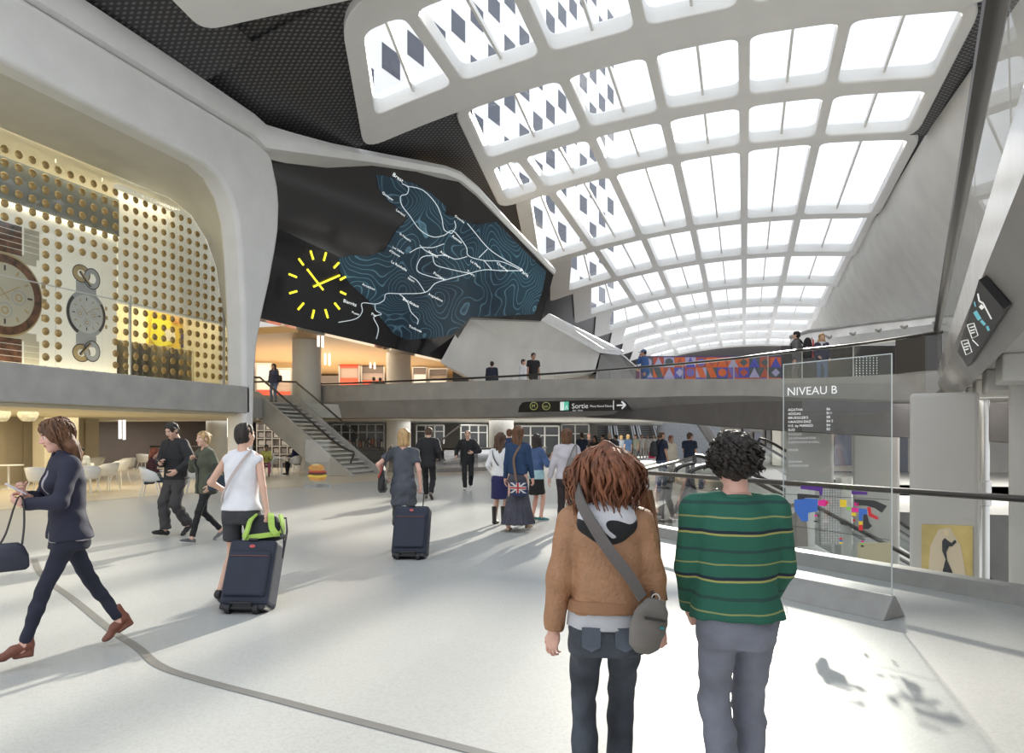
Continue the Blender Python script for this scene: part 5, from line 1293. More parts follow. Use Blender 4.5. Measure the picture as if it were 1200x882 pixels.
    def mesh(s):
        D = np.pad(s.D, 1, constant_values=9.0); lo = s.lo-s.h; h = s.h
        S = D < 0; nx, ny, nz = D.shape
        c = [S[i:nx-1+i, j:ny-1+j, k:nz-1+k] for i in (0, 1) for j in (0, 1) for k in (0, 1)]
        cnt = sum(q.astype(np.int8) for q in c); act = (cnt > 0) & (cnt < 8)
        ii = np.argwhere(act)
        if len(ii) == 0: return np.zeros((0, 3)), np.zeros((0, 4), int)
        idx = -np.ones(act.shape, np.int64); idx[tuple(ii.T)] = np.arange(len(ii))
        acc = np.zeros((len(ii), 3)); num = np.zeros(len(ii))
        offs = [(0, 0, 0), (1, 0, 0), (0, 1, 0), (0, 0, 1), (1, 1, 0), (1, 0, 1), (0, 1, 1), (1, 1, 1)]
        for a in offs:
            for ax in range(3):
                if a[ax] == 1: continue
                b = list(a); b[ax] = 1
                va = D[ii[:, 0]+a[0], ii[:, 1]+a[1], ii[:, 2]+a[2]]; vb = D[ii[:, 0]+b[0], ii[:, 1]+b[1], ii[:, 2]+b[2]]
                m = (va < 0) != (vb < 0); t = np.where(m, va/(va-vb+1e-12), 0)
                t = np.clip(t, .02, .98)
                p = np.array(a, float)[None, :].repeat(len(ii), 0); p[:, ax] += t
                acc[m] += p[m]; num[m] += 1
        verts = lo+(ii+acc/num[:, None])*h
        quads = []
        for ax in range(3):
            sa = [slice(None)]*3; sb = [slice(None)]*3; sa[ax] = slice(0, -1); sb[ax] = slice(1, None)
            A, B = S[tuple(sa)], S[tuple(sb)]; e = np.argwhere(A != B)
            u, v = (ax+1) % 3, (ax+2) % 3
            e = e[(e[:, u] > 0) & (e[:, v] > 0)]
            def g(du, dv):
                q = e.copy(); q[:, u] += du; q[:, v] += dv; return idx[q[:, 0], q[:, 1], q[:, 2]]
            q = np.stack([g(-1, -1), g(0, -1), g(0, 0), g(-1, 0)], 1)
            fl = ~A[tuple(e.T)]; q[fl] = q[fl][:, ::-1]
            quads.append(q)
        return verts, np.concatenate(quads)

def np_mesh(name, V, Fq, mats, mi=None, parent=None, local=True, tri=None):
    me = bpy.data.meshes.new(name); n = len(V); m = len(Fq)
    me.vertices.add(n); me.vertices.foreach_set('co', V.astype(f32).ravel())
    me.loops.add(4*m); me.loops.foreach_set('vertex_index', Fq.astype(np.int32).ravel())
    me.polygons.add(m); me.polygons.foreach_set('loop_start', np.arange(0, 4*m, 4, dtype=np.int32))
    for q in (mats if isinstance(mats, (list, tuple)) else [mats]): me.materials.append(q)
    if mi is not None: me.polygons.foreach_set('material_index', mi.astype(np.int32))
    me.update(calc_edges=True); me.shade_smooth()
    return link_mesh(name, me, parent, local)

def relax(V, Fq, it=1, lam=.5):
    for _ in range(it):
        acc = np.zeros_like(V); num = np.zeros(len(V))
        for a in range(4):
            for b in (1, 3):
                np.add.at(acc, Fq[:, a], V[Fq[:, (a+b) % 4]]); np.add.at(num, Fq[:, a], 1)
        V = V+(acc/num[:, None]-V)*lam
    return V

# ---- canonical head and hands
_head = {}
def head_mesh(h, sex):
    key = (h, sex)
    if key in _head: return _head[key]
    f = Field((-.10, -.13, -.15), (.10, .135, .14), h)
    f.ell((0, -.012, .035), (.076, .095, .083), k=.0)
    f.ell((0, .020, -.025), (.059, .070, .085), k=.03)
    j = 1.0 if sex == 'm' else .92
    f.ell((0, .028, -.072), (.047*j, .052, .038), k=.025)
    f.ell((0, .066, -.096), (.020*j, .018, .017), k=.02)
    for q in (-1, 1):
        f.ell((q*.040, .056, -.022), (.024, .022, .022), k=.02)
        f.ell((q*.031, .100, .008), (.017, .016, .013), k=.012, mode='s')
        f.ell((q*.031, .073, .006), (.0135, .0135, .0125), k=.003)
        f.ell((q*.077, -.008, -.004), (.009, .019, .031), k=.006)
        f.ell((q*.030, .079, .029), (.022, .010, .006), k=.008)
        f.ell((q*.010, .097, -.026), (.009, .010, .008), k=.006)
    f.cone((0, .084, .016), (0, .108, -.021), .008, .0115, k=.012)
    f.ell((0, .087, -.050), (.023, .011, .0055), k=.005); f.ell((0, .084, -.060), (.020, .011, .006), k=.005)
    f.cone((0, -.02, -.05), (0, -.03, -.15), .054 if sex == 'm' else .047, .056 if sex == 'm' else .048, k=.03)
    V, Q = f.mesh(); V = relax(V, Q, 1, .35)
    c = V[Q].mean(1); mi = np.zeros(len(Q), int); x, y, z = np.abs(c[:, 0]), c[:, 1], c[:, 2]
    de = np.sqrt((x-.031)**2+(y-.073)**2+(z-.006)**2)
    mi[(de < .0158) & (y > .078) & (np.abs(z-.006) < .0055) & (np.abs(x-.031) < .0115)] = 1
    mi[(np.sqrt((x-.031)**2+(z-.006)**2) < .0062) & (y > .078)] = 2
    mi[(y > .070) & (z > .0235) & (z < .0335) & (x > .012) & (x < .050)] = 3
    mi[(y > .078) & (x < .022) & (z > -.066) & (z < -.0455)] = 4
    _head[key] = (V, Q, mi); return _head[key]
_hand = {}
def hand_mesh(h, pose):
    key = (h, pose)
    if key in _hand: return _hand[key]
    f = Field((-.07, -.05, -.04), (.10, .11, .22), h)
    f.cone((0, 0, -.03), (0, .0, .02), .026, .027, k=.0)
    f.ell((0, 0, .052), (.040, .0155, .052), k=.02); f.ell((.022, .010, .030), (.018, .014, .030), k=.012); f.ell((-.024, .007, .035), (.014, .012, .032), k=.012)
    cu = {'relax': (18, 28, 18), 'grip': (68, 88, 55), 'hold': (45, 60, 35), 'flat': (6, 8, 6)}[pose]
    for i, (x, L, z0) in enumerate(((.030, .070, .090), (.010, .079, .094), (-.011, .073, .090), (-.030, .057, .081))):
        p = V3(x, 0, z0-.006); ang = 0; rad = .0088 if i < 3 else .0076; spread = x*.9
        for s_, (fr_, c_) in enumerate(zip((.46, .30, .24), cu)):
            ang += math.radians(c_*(1+.12*i)); dr = unit(V3(spread if pose in ('flat', 'relax') else 0, math.sin(ang), math.cos(ang))); q = p+dr*L*fr_
            f.cone(p, q, rad*(1-.07*s_), rad*(1-.07*(s_+1)), k=.003); p = q
    tb = {'relax': ((.55, .30, .75), (.25, .35, .9)), 'grip': ((.35, .75, .55), (-.35, .85, .35)), 'hold': ((.45, .70, .55), (-.05, .85, .5)), 'flat': ((.8, .12, .6), (.5, .1, .85))}[pose]
    p = V3(.026, .008, .022); q = p+unit(V3(tb[0]))*.048; f.cone(p, q, .0125, .0105, k=.008); r = q+unit(V3(tb[1]))*.034; f.cone(q, r, .0105, .0085, k=.003)
    V, Q = f.mesh(); V = relax(V, Q, 1, .3); _hand[key] = (V, Q); return _hand[key]

def rotm(ax, deg):
    a = math.radians(deg); c, s_ = math.cos(a), math.sin(a)
    return {'x': np.array([[1, 0, 0], [0, c, -s_], [0, s_, c]]), 'y': np.array([[c, 0, s_], [0, 1, 0], [-s_, 0, c]]), 'z': np.array([[c, -s_, 0], [s_, c, 0], [0, 0, 1]])}[ax]
def ik(a, t, l1, l2, pole):
    d = t-a; L = np.linalg.norm(d); L2 = min(max(L, abs(l1-l2)+1e-3), (l1+l2)*.998); u = d/L; t = a+u*L2
    x = (l1*l1-l2*l2+L2*L2)/(2*L2); hh = math.sqrt(max(l1*l1-x*x, 0)); p = V3(pole); p = p-u*(p@u); p = unit(p)
    return a+u*x+p*hh, t
SKIN = {'fair': (.62, .38, .28), 'pink': (.66, .38, .30), 'tan': (.45, .26, .17), 'brown': (.20, .10, .06), 'pale': (.70, .48, .38)}
HAIRC = {'dark': (.018, .012, .009), 'brown': (.075, .036, .018), 'auburn': (.17, .058, .024), 'blond': (.42, .27, .12), 'black': (.008, .007, .007), 'chestnut': (.12, .052, .022), 'grey': (.35, .33, .31), 'red': (.20, .05, .025)}
def hair_mat(c):
    m = mat('hair_'+c, HAIRC[c], .58, var=.55, vscale=26, bump=.5, bscale=90, stretch=(1, 1, .18)); return m
def skin_mat(c): return mat('skin_'+c, SKIN[c], .5, var=.05, vscale=9, bump=.03, bscale=120)
def cloth(name, col, rough=.85, var=.10, bump=.25, bscale=220, **k): return mat('cloth_'+name, col, rough, var=var, vscale=5, bump=bump, bscale=bscale, **k)
M_EYEW = mat('eye_white', (.7, .68, .65), .3); M_IRIS = mat('eye_dark', (.03, .02, .015), .2); M_LIP = mat('lip', (.42, .16, .13), .45)

def hair_field(style, h, seed):
    zb_ = {'short': -.09, 'crop': -.06, 'curly': -.11, 'bob': -.16, 'long': -.42, 'longcurly': -.38, 'shoulder': -.30, 'bun': -.09, 'bald': -.06, 'tied': -.12}[style]
    f = Field((-.19, -.24, zb_-.06), (.19, .16, .22), h)
    th = {'short': .010, 'crop': .006, 'curly': .026, 'bob': .016, 'long': .014, 'longcurly': .024, 'shoulder': .020, 'bun': .010, 'bald': .003, 'tied': .009}[style]
    f.ell((0, -.014, .036), (.077+th, .097+th, .085+th), k=0)
    if style in ('short', 'crop', 'bald', 'bun', 'tied'): f.ell((0, -.045, -.025), (.070+th*.6, .062+th*.6, .07), k=.03)
    if style == 'curly':
        f.ell((0, -.04, -.015), (.092, .085, .085), k=.04); f.ell((0, .0, .07), (.085, .10, .07), k=.03)
    if style == 'bob': f.loft((0, -.02, 0), (1, 0, 0), (0, 1, 0), (0, 0, 1), [-.14, -.10, -.02, .06], [.088, .098, .096, .085], [.078, .09, .094, .09], k=.03)
    if style in ('long', 'longcurly', 'shoulder'):
        w_ = 1.15 if style != 'long' else .95; L = -zb_-.06
        f.loft((0, -.035, 0), (1, 0, 0), (0, 1, 0), (0, 0, 1), [-L, -L*.75, -L*.4, -.05, .06], [.05*w_, .088*w_, .105*w_, .10, .085], [.025, .045*w_, .062*w_, .082, .09], [-.035, -.03, -.02, .0, 0], k=.04, wav=(.10, 9, .0))
    if style == 'bun': f.ell((0, -.115, .045), (.042, .036, .040), k=.012)
    if style == 'tied': f.ell((0, -.108, .0), (.032, .034, .045), k=.015)
    # clear the face, neck front and (short styles) the ears
    lowf = {'bald': .12}.get(style, .0)
    f.ell((0, .118, -.035), (.078 if style not in ('bob', 'long', 'longcurly', 'shoulder') else .066, .088, .118), k=.02, mode='s')
    f.cone((0, .07, -.10), (0, .06, -.45), .085, .12, k=.02, mode='s')
    if style in ('short', 'crop', 'bald', 'bun', 'tied'):
        for q in (-1, 1): f.ell((q*.095, .022, -.03), (.03, .050, .045), k=.012, mode='s')
    if style == 'bald': f.ell((0, .02, .13), (.06, .09, .06), k=.02, mode='s')
    amp = {'curly': .010, 'longcurly': .009, 'shoulder': .006, 'long': .0035, 'bob': .002, 'bun': .004, 'short': .0065, 'crop': .0055, 'bald': .001, 'tied': .003}[style]
    f.ripple(amp, {'curly': 120, 'longcurly': 80, 'shoulder': 75}.get(style, 110), seed, 1.0 if style == 'curly' else .35)
    return f

class Bunch: pass
PEOPLE = []
def person(label, px, d, H, face, sex='m', z=0.0, pose=None, skin='fair', hair=('short', 'dark'), top=None, under=None, bottom=None, shoes=None, group=None, at=None, locks=None, name='person', cat='person'):
    ps = pose or {}; k = H/1.75
    base = WP(px, d, z) if at is None else Vector(at)
    t = thing(name, label, cat, base, TH+math.radians(face), group)
    near = d < 4.5; mid = d < 16
    hb = .0085 if near else (.012 if d < 8 else (.015 if mid else .021)); hd = .004 if near else (.0055 if mid else .0085); hh = .0038 if near else (.0045 if mid else .0065)
    fem = sex == 'f'
    sh = (.158 if fem else .182)*k; 
    pel = V3(ps.get('pel', (0, 0, .93)))*k
    R = rotm('z', ps.get('tw', 0)) @ rotm('x', -ps.get('lean', 0)) @ rotm('y', ps.get('roll', 0))
    u, sd, fr_ = R @ V3(0, 0, 1), R @ V3(1, 0, 0), R @ V3(0, 1, 0)
    Rp = rotm('z', ps.get('ptw', 0)); psd = Rp @ V3(1, 0, 0); pfr = Rp @ V3(0, 1, 0)
    J = {}
    for q, sg in (('R', 1), ('L', -1)):
        J['hip'+q] = pel+psd*sg*.092*k+V3(0, 0, -.03)*k
        an = V3(ps.get('ank'+q, (sg*.10, 0, .085)))*k
        J['knee'+q], J['ank'+q] = ik(J['hip'+q], an, .42*k, .41*k, ps.get('kp'+q, (sg*.08, 1, 0)))
        J['sh'+q] = pel+u*.470*k+sd*sg*sh
        wr = V3(ps.get('wr'+q, (sg*.245, .03, .84)))*k
        J['el'+q], J['wr'+q] = ik(J['sh'+q], wr, .285*k, .255*k, ps.get('ep'+q, (sg*.35, -1, -.1)))
    J['neck'] = pel+u*.535*k
    Rh = rotm('z', ps.get('yaw', 0)) @ rotm('x', -ps.get('pitch', 0)-ps.get('lean', 0)*.5) @ rotm('y', ps.get('tilt', 0))
    J['head'] = J['neck']+unit(u*.8+Rh @ V3(0, .1, 1)*.6)*.115*k+Rh @ V3(0, .018, .045)*k
    hs = k*(.98 if fem else 1.0)*ps.get('hs', 1.0)
    allp = np.array(list(J.values())); lo = allp.min(0)-.22*k; hi = allp.max(0)+.22*k; lo[2] = max(lo[2], -.02)
    prof_t = np.array([-.15, -.05, .05, .15, .27, .39, .46, .51, .55])*k
    if fem: prx = np.array([.168, .168, .146, .122, .134, .146, .130, .085, .05])*k; pry = np.array([.118, .116, .098, .088, .098, .102, .088, .068, .05])*k
    else: prx = np.array([.158, .162, .150, .142, .156, .170, .152, .095, .058])*k; pry = np.array([.110, .112, .104, .098, .110, .112, .094, .075, .058])*k
    def torso(f, off, ts0=-.15, ts1=.55, boxy=0, kk=.03, hemflare=0, pw=2.3):
        ts = np.linspace(ts0*k, ts1*k, 12); rx = np.interp(ts, prof_t, prx)+off; ry = np.interp(ts, prof_t, pry)+off
        if boxy:
            m = ts < .40*k; mx = rx.max(); rx[m] = rx[m]*(1-boxy)+mx*boxy; my = ry.max(); ry[m] = ry[m]*(1-boxy)+my*boxy
        if hemflare: g = np.clip(1-(ts-ts[0])/(.25*k), 0, 1); rx = rx+hemflare*g; ry = ry+hemflare*g*.8
        f.loft(pel, sd, fr_, u, ts, rx, ry, k=kk, pw=pw)
        rs = (.050 if fem else .058)*k+off*.8
        for q in ('RL' if ts1 > .4 else ''): f.cone(J['neck']-u*.02*k, J['sh'+q]-u*.004*k, .050*k+off*.5, rs, k=.03*k)
        if fem and ts1 > .4:
            for sg in (-1, 1): f.ell(pel+u*.335*k+fr_*(.072*k+off)+sd*sg*.066*k, V3(.062, .055, .062)*k+off*.3, k=.03)
    ar = .80 if fem else 1.0
    def arm(f, q, off, upto='wrist', kk=.015):
        a, b, c = J['sh'+q], J['el'+q], J['wr'+q]; r0, r1, r2 = .052*ar*k+off, .042*ar*k+off, .029*ar*k+off*.8
        if upto == 'short': f.cone(a, a+(b-a)*.62, r0+.004, r1+.010, k=kk, flat=True)
        elif upto == 'cap': f.cone(a, a+(b-a)*.25, r0+.002, r0, k=kk, flat=True)
        elif upto == 'elbow': f.cone(a, b, r0, r1+.004, k=kk); f.cone(b, b+(c-b)*.28, r1+.004, r1, k=kk, flat=True)
        elif upto == 'push': f.cone(a, b, r0, r1, k=kk); f.cone(b, b+(c-b)*.5, r1+.002, r1, k=kk, flat=True)
        else: f.cone(a, b, r0, r1, k=kk); f.cone(b, b+(c-b)*(.97 if off else 1.0), r1, r2, k=kk, flat=bool(off))
    # ---- body: one continuous skin
    f = Field(lo, hi, hb)
    torso(f, -.012 if top else 0)
    for q, sg in (('R', 1), ('L', -1)):
        arm(f, q, 0 if (top is None or top.get('sleeve') in ('none', 'short', 'cap', 'elbow', 'push')) else -.007)
        lg = .92 if fem else 1.0
        bare = bottom is None or bottom.get('kind') in ('skirt', 'shorts', 'capri', 'dress')
        o = 0 if bare else -.012
        f.cone(J['hip'+q], J['knee'+q], .082*lg*k+o, .052*lg*k+o, k=.03); kn, an = J['knee'+q], J['ank'+q]
        f.cone(kn, kn+(an-kn)*.35, .050*lg*k+o, .052*lg*k+o, k=.02); f.cone(kn+(an-kn)*.35, an, .050*lg*k+o, .034*k+o*.4, k=.02)
        f.cone(an, an+V3(0, .02, -.03)*k, .034*k, .03*k, k=.02)
    f.cone(J['neck']-u*.04*k, J['head']+Rh @ V3(0, -.025, -.07)*hs, (.050 if fem else .058)*k, (.046 if fem else .053)*k, k=.02)
    Vb, Qb = f.mesh(); Vb = relax(Vb, Qb, 1)
    Vs = [Vb]; Qs = [Qb]; Ms = [np.zeros(len(Qb), int)]; n0 = len(Vb)
    hv, hq, hm = head_mesh(hd, sex); V = (hv*hs) @ Rh.T+J['head']; Vs.append(V); Qs.append(hq+n0); Ms.append(hm); n0 += len(V)
    for q, sg in (('R', 1), ('L', -1)):
        pose_h = ps.get('hand'+q, 'relax'); dv = unit(V3(ps['hd'+q])) if 'hd'+q in ps else unit(J['wr'+q]-J['el'+q])
        nv = V3(ps.get('pn'+q, (-sg, .15, 0))); nv = unit(nv-dv*(nv@dv)); tv = np.cross(dv, nv)*sg
        vv, qq = hand_mesh(hh, pose_h); sc = k*(.92 if fem else 1.0)
        V = J['wr'+q]+(vv*sc) @ np.array([tv, nv, dv]); Vs.append(V); Qs.append((qq if sg > 0 else qq[:, ::-1])+n0); Ms.append(np.zeros(len(qq), int)); n0 += len(V)
        J['palm'+q] = J['wr'+q]+dv*.075*sc+nv*.03*sc; J['hd'+q] = dv; J['pn'+q] = nv
    np_mesh('body', np.concatenate(Vs), np.concatenate(Qs), [skin_mat(skin), M_EYEW, M_IRIS, hair_mat(hair[1]), M_LIP], np.concatenate(Ms), t)
    # ---- hair
    hf = hair_field(hair[0], hd*1.25, int(px)); V, Q = hf.mesh(); 
    np_mesh('hair', (V*hs) @ Rh.T+J['head'], Q, hair_mat(hair[1]), None, t)
    if locks:
        locks(t, J, Rh, hs, hair)
    # ---- lower garment
    if bottom:
        f = Field(lo, hi, hb); kd = bottom['kind']; fit = bottom.get('fit', 0.0); w_t = bottom.get('waist', .06)
        if kd in ('trousers', 'shorts', 'capri', 'leggings'):
            ts = np.linspace(-.15*k, w_t*k, 6); f.loft(pel, psd, pfr, V3(0, 0, 1)*.85+u*.15, ts, np.interp(ts, prof_t, prx)+.006+fit*.3, np.interp(ts, prof_t, pry)+.006+fit*.3, k=.02, pw=2.2)
            for sg in (-1, 1): f.ell(pel+psd*sg*.072*k-pfr*.052*k+V3(0, 0, -.075)*k, V3(.088, .078, .088)*k*(1.0 if fem else .95), k=.035)
            hem = {'trousers': .97, 'leggings': .95, 'capri': .42, 'shorts': -.30}[kd]
            for q in 'RL':
                hp, kn, an = J['hip'+q], J['knee'+q], J['ank'+q]; lg = .93 if fem else 1.0
                r0, r1, r2, r3 = .088*lg*k+fit*.6, .060*lg*k+fit, .058*lg*k+fit*1.1, bottom.get('hem', .048)*k+fit
                if kd == 'shorts': f.cone(hp, hp+(kn-hp)*.70, r0, r1+.02, k=.02, flat=True)
                else:
                    f.cone(hp, kn, r0, r1, k=.022); e = kn+(an-kn)*hem
                    if kd == 'capri': f.cone(kn, e, r1, r1+.004, k=.015, flat=True)
                    else: f.cone(kn, kn+(an-kn)*.35, r1, r2, k=.02); f.cone(kn+(an-kn)*.35, e, r2, r3, k=.02, flat=True)
            if bottom.get('rip', .003): f.ripple(bottom.get('rip', .0035), 38, int(px)+3, 1.8)
        else:
            zh = bottom['hem']*k; mid_ = (J['kneeR']+J['kneeL'])/2; zt = pel[2]+w_t*k; L = zt-zh
            ts = np.array([0, .25, .6, .85, 1.0])*L-L; hr = bottom.get('hr', (.22, .20)); wr_ = np.interp(w_t*k, prof_t, prx)+.008; wy = np.interp(w_t*k, prof_t, pry)+.008
            O = V3(pel[0], pel[1], zt); ax = unit(O-V3(pel[0]*.5+mid_[0]*.5, pel[1]*.4+mid_[1]*.6, zh)) if bottom.get('follow', 1) else V3(0, 0, 1)
            rx = np.array([hr[0]*k, hr[0]*k*.5+.175*k*.5, .178*k, .160*k, wr_]); ry = np.array([hr[1]*k, hr[1]*k*.5+.13*k*.5, .135*k, .115*k, wy])
            f.loft(O, psd, pfr, ax, ts, rx, ry, k=.01, wav=(bottom.get('pleat', .04), bottom.get('np', 11), -.12*k))
            for sg in (-1, 1): f.ell(pel+psd*sg*.07*k-pfr*.05*k+V3(0, 0, -.075)*k, V3(.085, .075, .085)*k, k=.03)
        V, Q = f.mesh(); np_mesh(bottom.get('name', kd), relax(V, Q, 1), Q, bottom['mat'], None, t)
    # ---- upper garments (under = shirt below an open jacket)
    for spec in ([under] if under else [])+([top] if top else []):
        f = Field(lo, hi, hb); off = spec.get('off', .014)*k; t0 = spec.get('hem', -.08)
        torso(f, off, t0, spec.get('neck', .53), spec.get('boxy', 0), hemflare=spec.get('flare', 0))
        if t0 < -.02 and spec.get('butt', 1):
            for sg in (-1, 1): f.ell(pel+psd*sg*.066*k-pfr*.050*k+V3(0, 0, -.075)*k, (V3(.088, .076, .088)+off*.6)*k, k=.03)
        if 'skirt' in spec:
            zh, hx, hy = spec['skirt']; zh *= k; L = pel[2]-zh; f.loft(pel, psd, pfr, V3(0, 0, 1), [-L, -L*.5, 0], [hx*k, (hx*.5+.09)*k, .17*k+off], [hy*k, (hy*.5+.065)*k, .118*k+off], k=.02, wav=(spec.get('pleat', .03), 10, -.05*k))
        elif t0 < -.02: f.plane(pel+u*t0*k, -u)
        sl_ = spec.get('sleeve', 'long')
        if sl_ != 'none':
            for q in 'RL': arm(f, q, off+spec.get('soff', 0), {'long': 'wrist'}.get(sl_, sl_))
        else:
            for q, sg in (('R', 1), ('L', -1)): f.cone(J['sh'+q]+sd*sg*.012*k-u*.07*k, J['sh'+q]+sd*sg*.022*k+u*.08*k, .052*k, .050*k, k=.006, mode='s')
        nk = J['neck']; nd = unit(J['head']-nk)
        f.cone(nk-nd*.03*k+fr_*spec.get('scoopf', .012)*k, nk+nd*.2*k+fr_*.02*k, (.058 if not fem else .052)*k+spec.get('scoop', 0), .075*k+spec.get('scoop', 0), k=.01, mode='s')
        if spec.get('collar'):
            for q in range(10):
                a0 = 2*PI*q/10; a1 = 2*PI*(q+1)/10; rr = .066*k; c0 = nk+u*.012*k+sd*math.cos(a0)*rr+fr_*(math.sin(a0)*rr+.012*k); c1 = nk+u*.012*k+sd*math.cos(a1)*rr+fr_*(math.sin(a1)*rr+.012*k)
                if spec.get('open') and math.sin((a0+a1)/2) > .75: continue
                f.cone(c0+u*.0*k, c1+u*.0*k, .016*k, .016*k, k=.008); f.cone(c0+u*.022*k, c1+u*.022*k, .012*k, .012*k, k=.008)
        if spec.get('open'):
            w0, w1 = spec['open']  # half width at hem and at collar
            a = pel+u*(t0-.03)*k+fr_*.20*k; b = pel+u*.50*k+fr_*.16*k
            f.cone(a+sd*w0*.3*k, b, w0*k+.0, w1*k, k=.004, mode='s') if w0 < .2 else None
        f.ripple(spec.get('rip', .0035), spec.get('rf', 34), int(px)+int(d*7), spec.get('rz', 1.4))
        if t0 < -.02 and 'skirt' not in spec: f.plane(pel+u*t0*k, -u)
        V, Q = f.mesh(); np_mesh(spec['name'], relax(V, Q, 1), Q, spec['mat'], None, t)
        if spec.get('band'):
            f = Field(lo, hi, hb); b0, b1 = t0, t0+spec['band']
            torso(f, off+.004, b0, b1+.02, spec.get('boxy', 0), kk=0); 
            g = Field(lo, hi, hb); g.loft(pel, sd, fr_, u, np.array([b0, b1])*k, np.interp(np.array([b0, b1])*k, prof_t, prx)+off+.014, np.interp(np.array([b0, b1])*k, prof_t, pry)+off+.018, k=0, pw=2.3)
            V, Q = g.mesh(); np_mesh('waistband', relax(V, Q, 1), Q, spec.get('bandmat', spec['mat']), None, t)
    # ---- shoes
    if shoes:
        for q, sg in (('R', 1), ('L', -1)):
            an = J['ank'+q]; Rf = rotm('z', ps.get('toe'+q, -sg*6)+ps.get('ptw', 0)) @ rotm('x', -ps.get('pit'+q, 0)); hz = .0055 if near or mid else .010
            kd = shoes.get('kind', 'shoe'); s_ = k*(.90 if fem else 1.0); f = Field(V3(-.08, -.12, -.03)*k, V3(.08, .24, .42 if kd == 'boot' else .27)*k, hz)
            heel = shoes.get('heel', 0)*k
            f.cone(V3(0, -.035, .042+heel)*s_, V3(0, .07, .038+heel*.55)*s_, .037*s_, .037*s_, k=.0); f.cone(V3(0, .07, .038+heel*.55)*s_, V3(0, .135, .030)*s_, .037*s_, .033*s_, k=.02)
            f.ell(V3(0, .160, .026)*s_, V3(.039, .045, .026)*s_, k=.02)
            if heel: f.cone(V3(0, -.045, heel/s_+.03)*s_, V3(0, -.045, -.0)*s_, .030*s_, .026*s_, k=.01); f.cone(V3(0, -.02, .02)*s_, V3(0, .05, .01)*s_, .022*s_, .022*s_, k=.02)
            ch = {'shoe': .075, 'sneaker': .085, 'bootie': .205, 'boot': .38, 'flat': .05}[kd]
            if kd != 'flat': f.cone(V3(0, -.028, .05+heel)*s_, V3(0, -.030, ch+heel*.3)*s_, .040*s_, (.040 if kd != 'boot' else .052)*s_, k=.02, flat=True)
            if kd == 'flat': f.cone(V3(0, .0, .10)*s_, V3(0, .06, .09)*s_, .035*s_, .034*s_, k=.01, mode='s')
            f.plane((0, 0, 0), (0, 0, -1))
            V, Q = f.mesh(); V = relax(V, Q, 1, .4); V[:, 2] = np.maximum(V[:, 2], 0)
            mi = (V[Q].mean(1)[:, 2] < (.020 if not heel else .012)*k).astype(int)
            V = (V-V3(0, 0, .085*k)) @ Rf.T+an
            np_mesh(shoes.get('name', 'shoe'), V, Q, [shoes['mat'], shoes.get('sole', M_DARK)], mi, t)
    r = Bunch(); r.t = t; r.J = J; r.k = k; r.u = u; r.sd = sd; r.fr = fr_; r.pel = pel; r.Rh = Rh; r.hs = hs; r.label = label
    r.M = Matrix.Translation(base) @ Matrix.Rotation(TH+math.radians(face), 4, 'Z')
    r.w = lambda p: r.M @ Vector(tuple(p))
    PEOPLE.append(r); return r

def strap(pts, wid, nrm_c, m, name, parent, thick=.004, local=False, **tags):
    "flat band along pts; its width lies across the path, facing away from point/axis nrm_c"
    pp = smooth_path(pts, 6); rows = []
    for i, p in enumerate(pp):
        tt_ = (pp[min(i+1, len(pp)-1)]-pp[max(i-1, 0)]).normalized(); c = nrm_c(p) if callable(nrm_c) else Vector(nrm_c); n_ = (p-c); n_ = (n_-tt_*n_.dot(tt_)).normalized(); b = tt_.cross(n_)*wid/2
        rows.append([p+b-n_*thick, p+b+n_*thick, p-b+n_*thick, p-b-n_*thick])
    mb = MB(); mb.sheet(rows, close=True); return mb.build(name, m, parent, smooth=50, local=local, **tags)
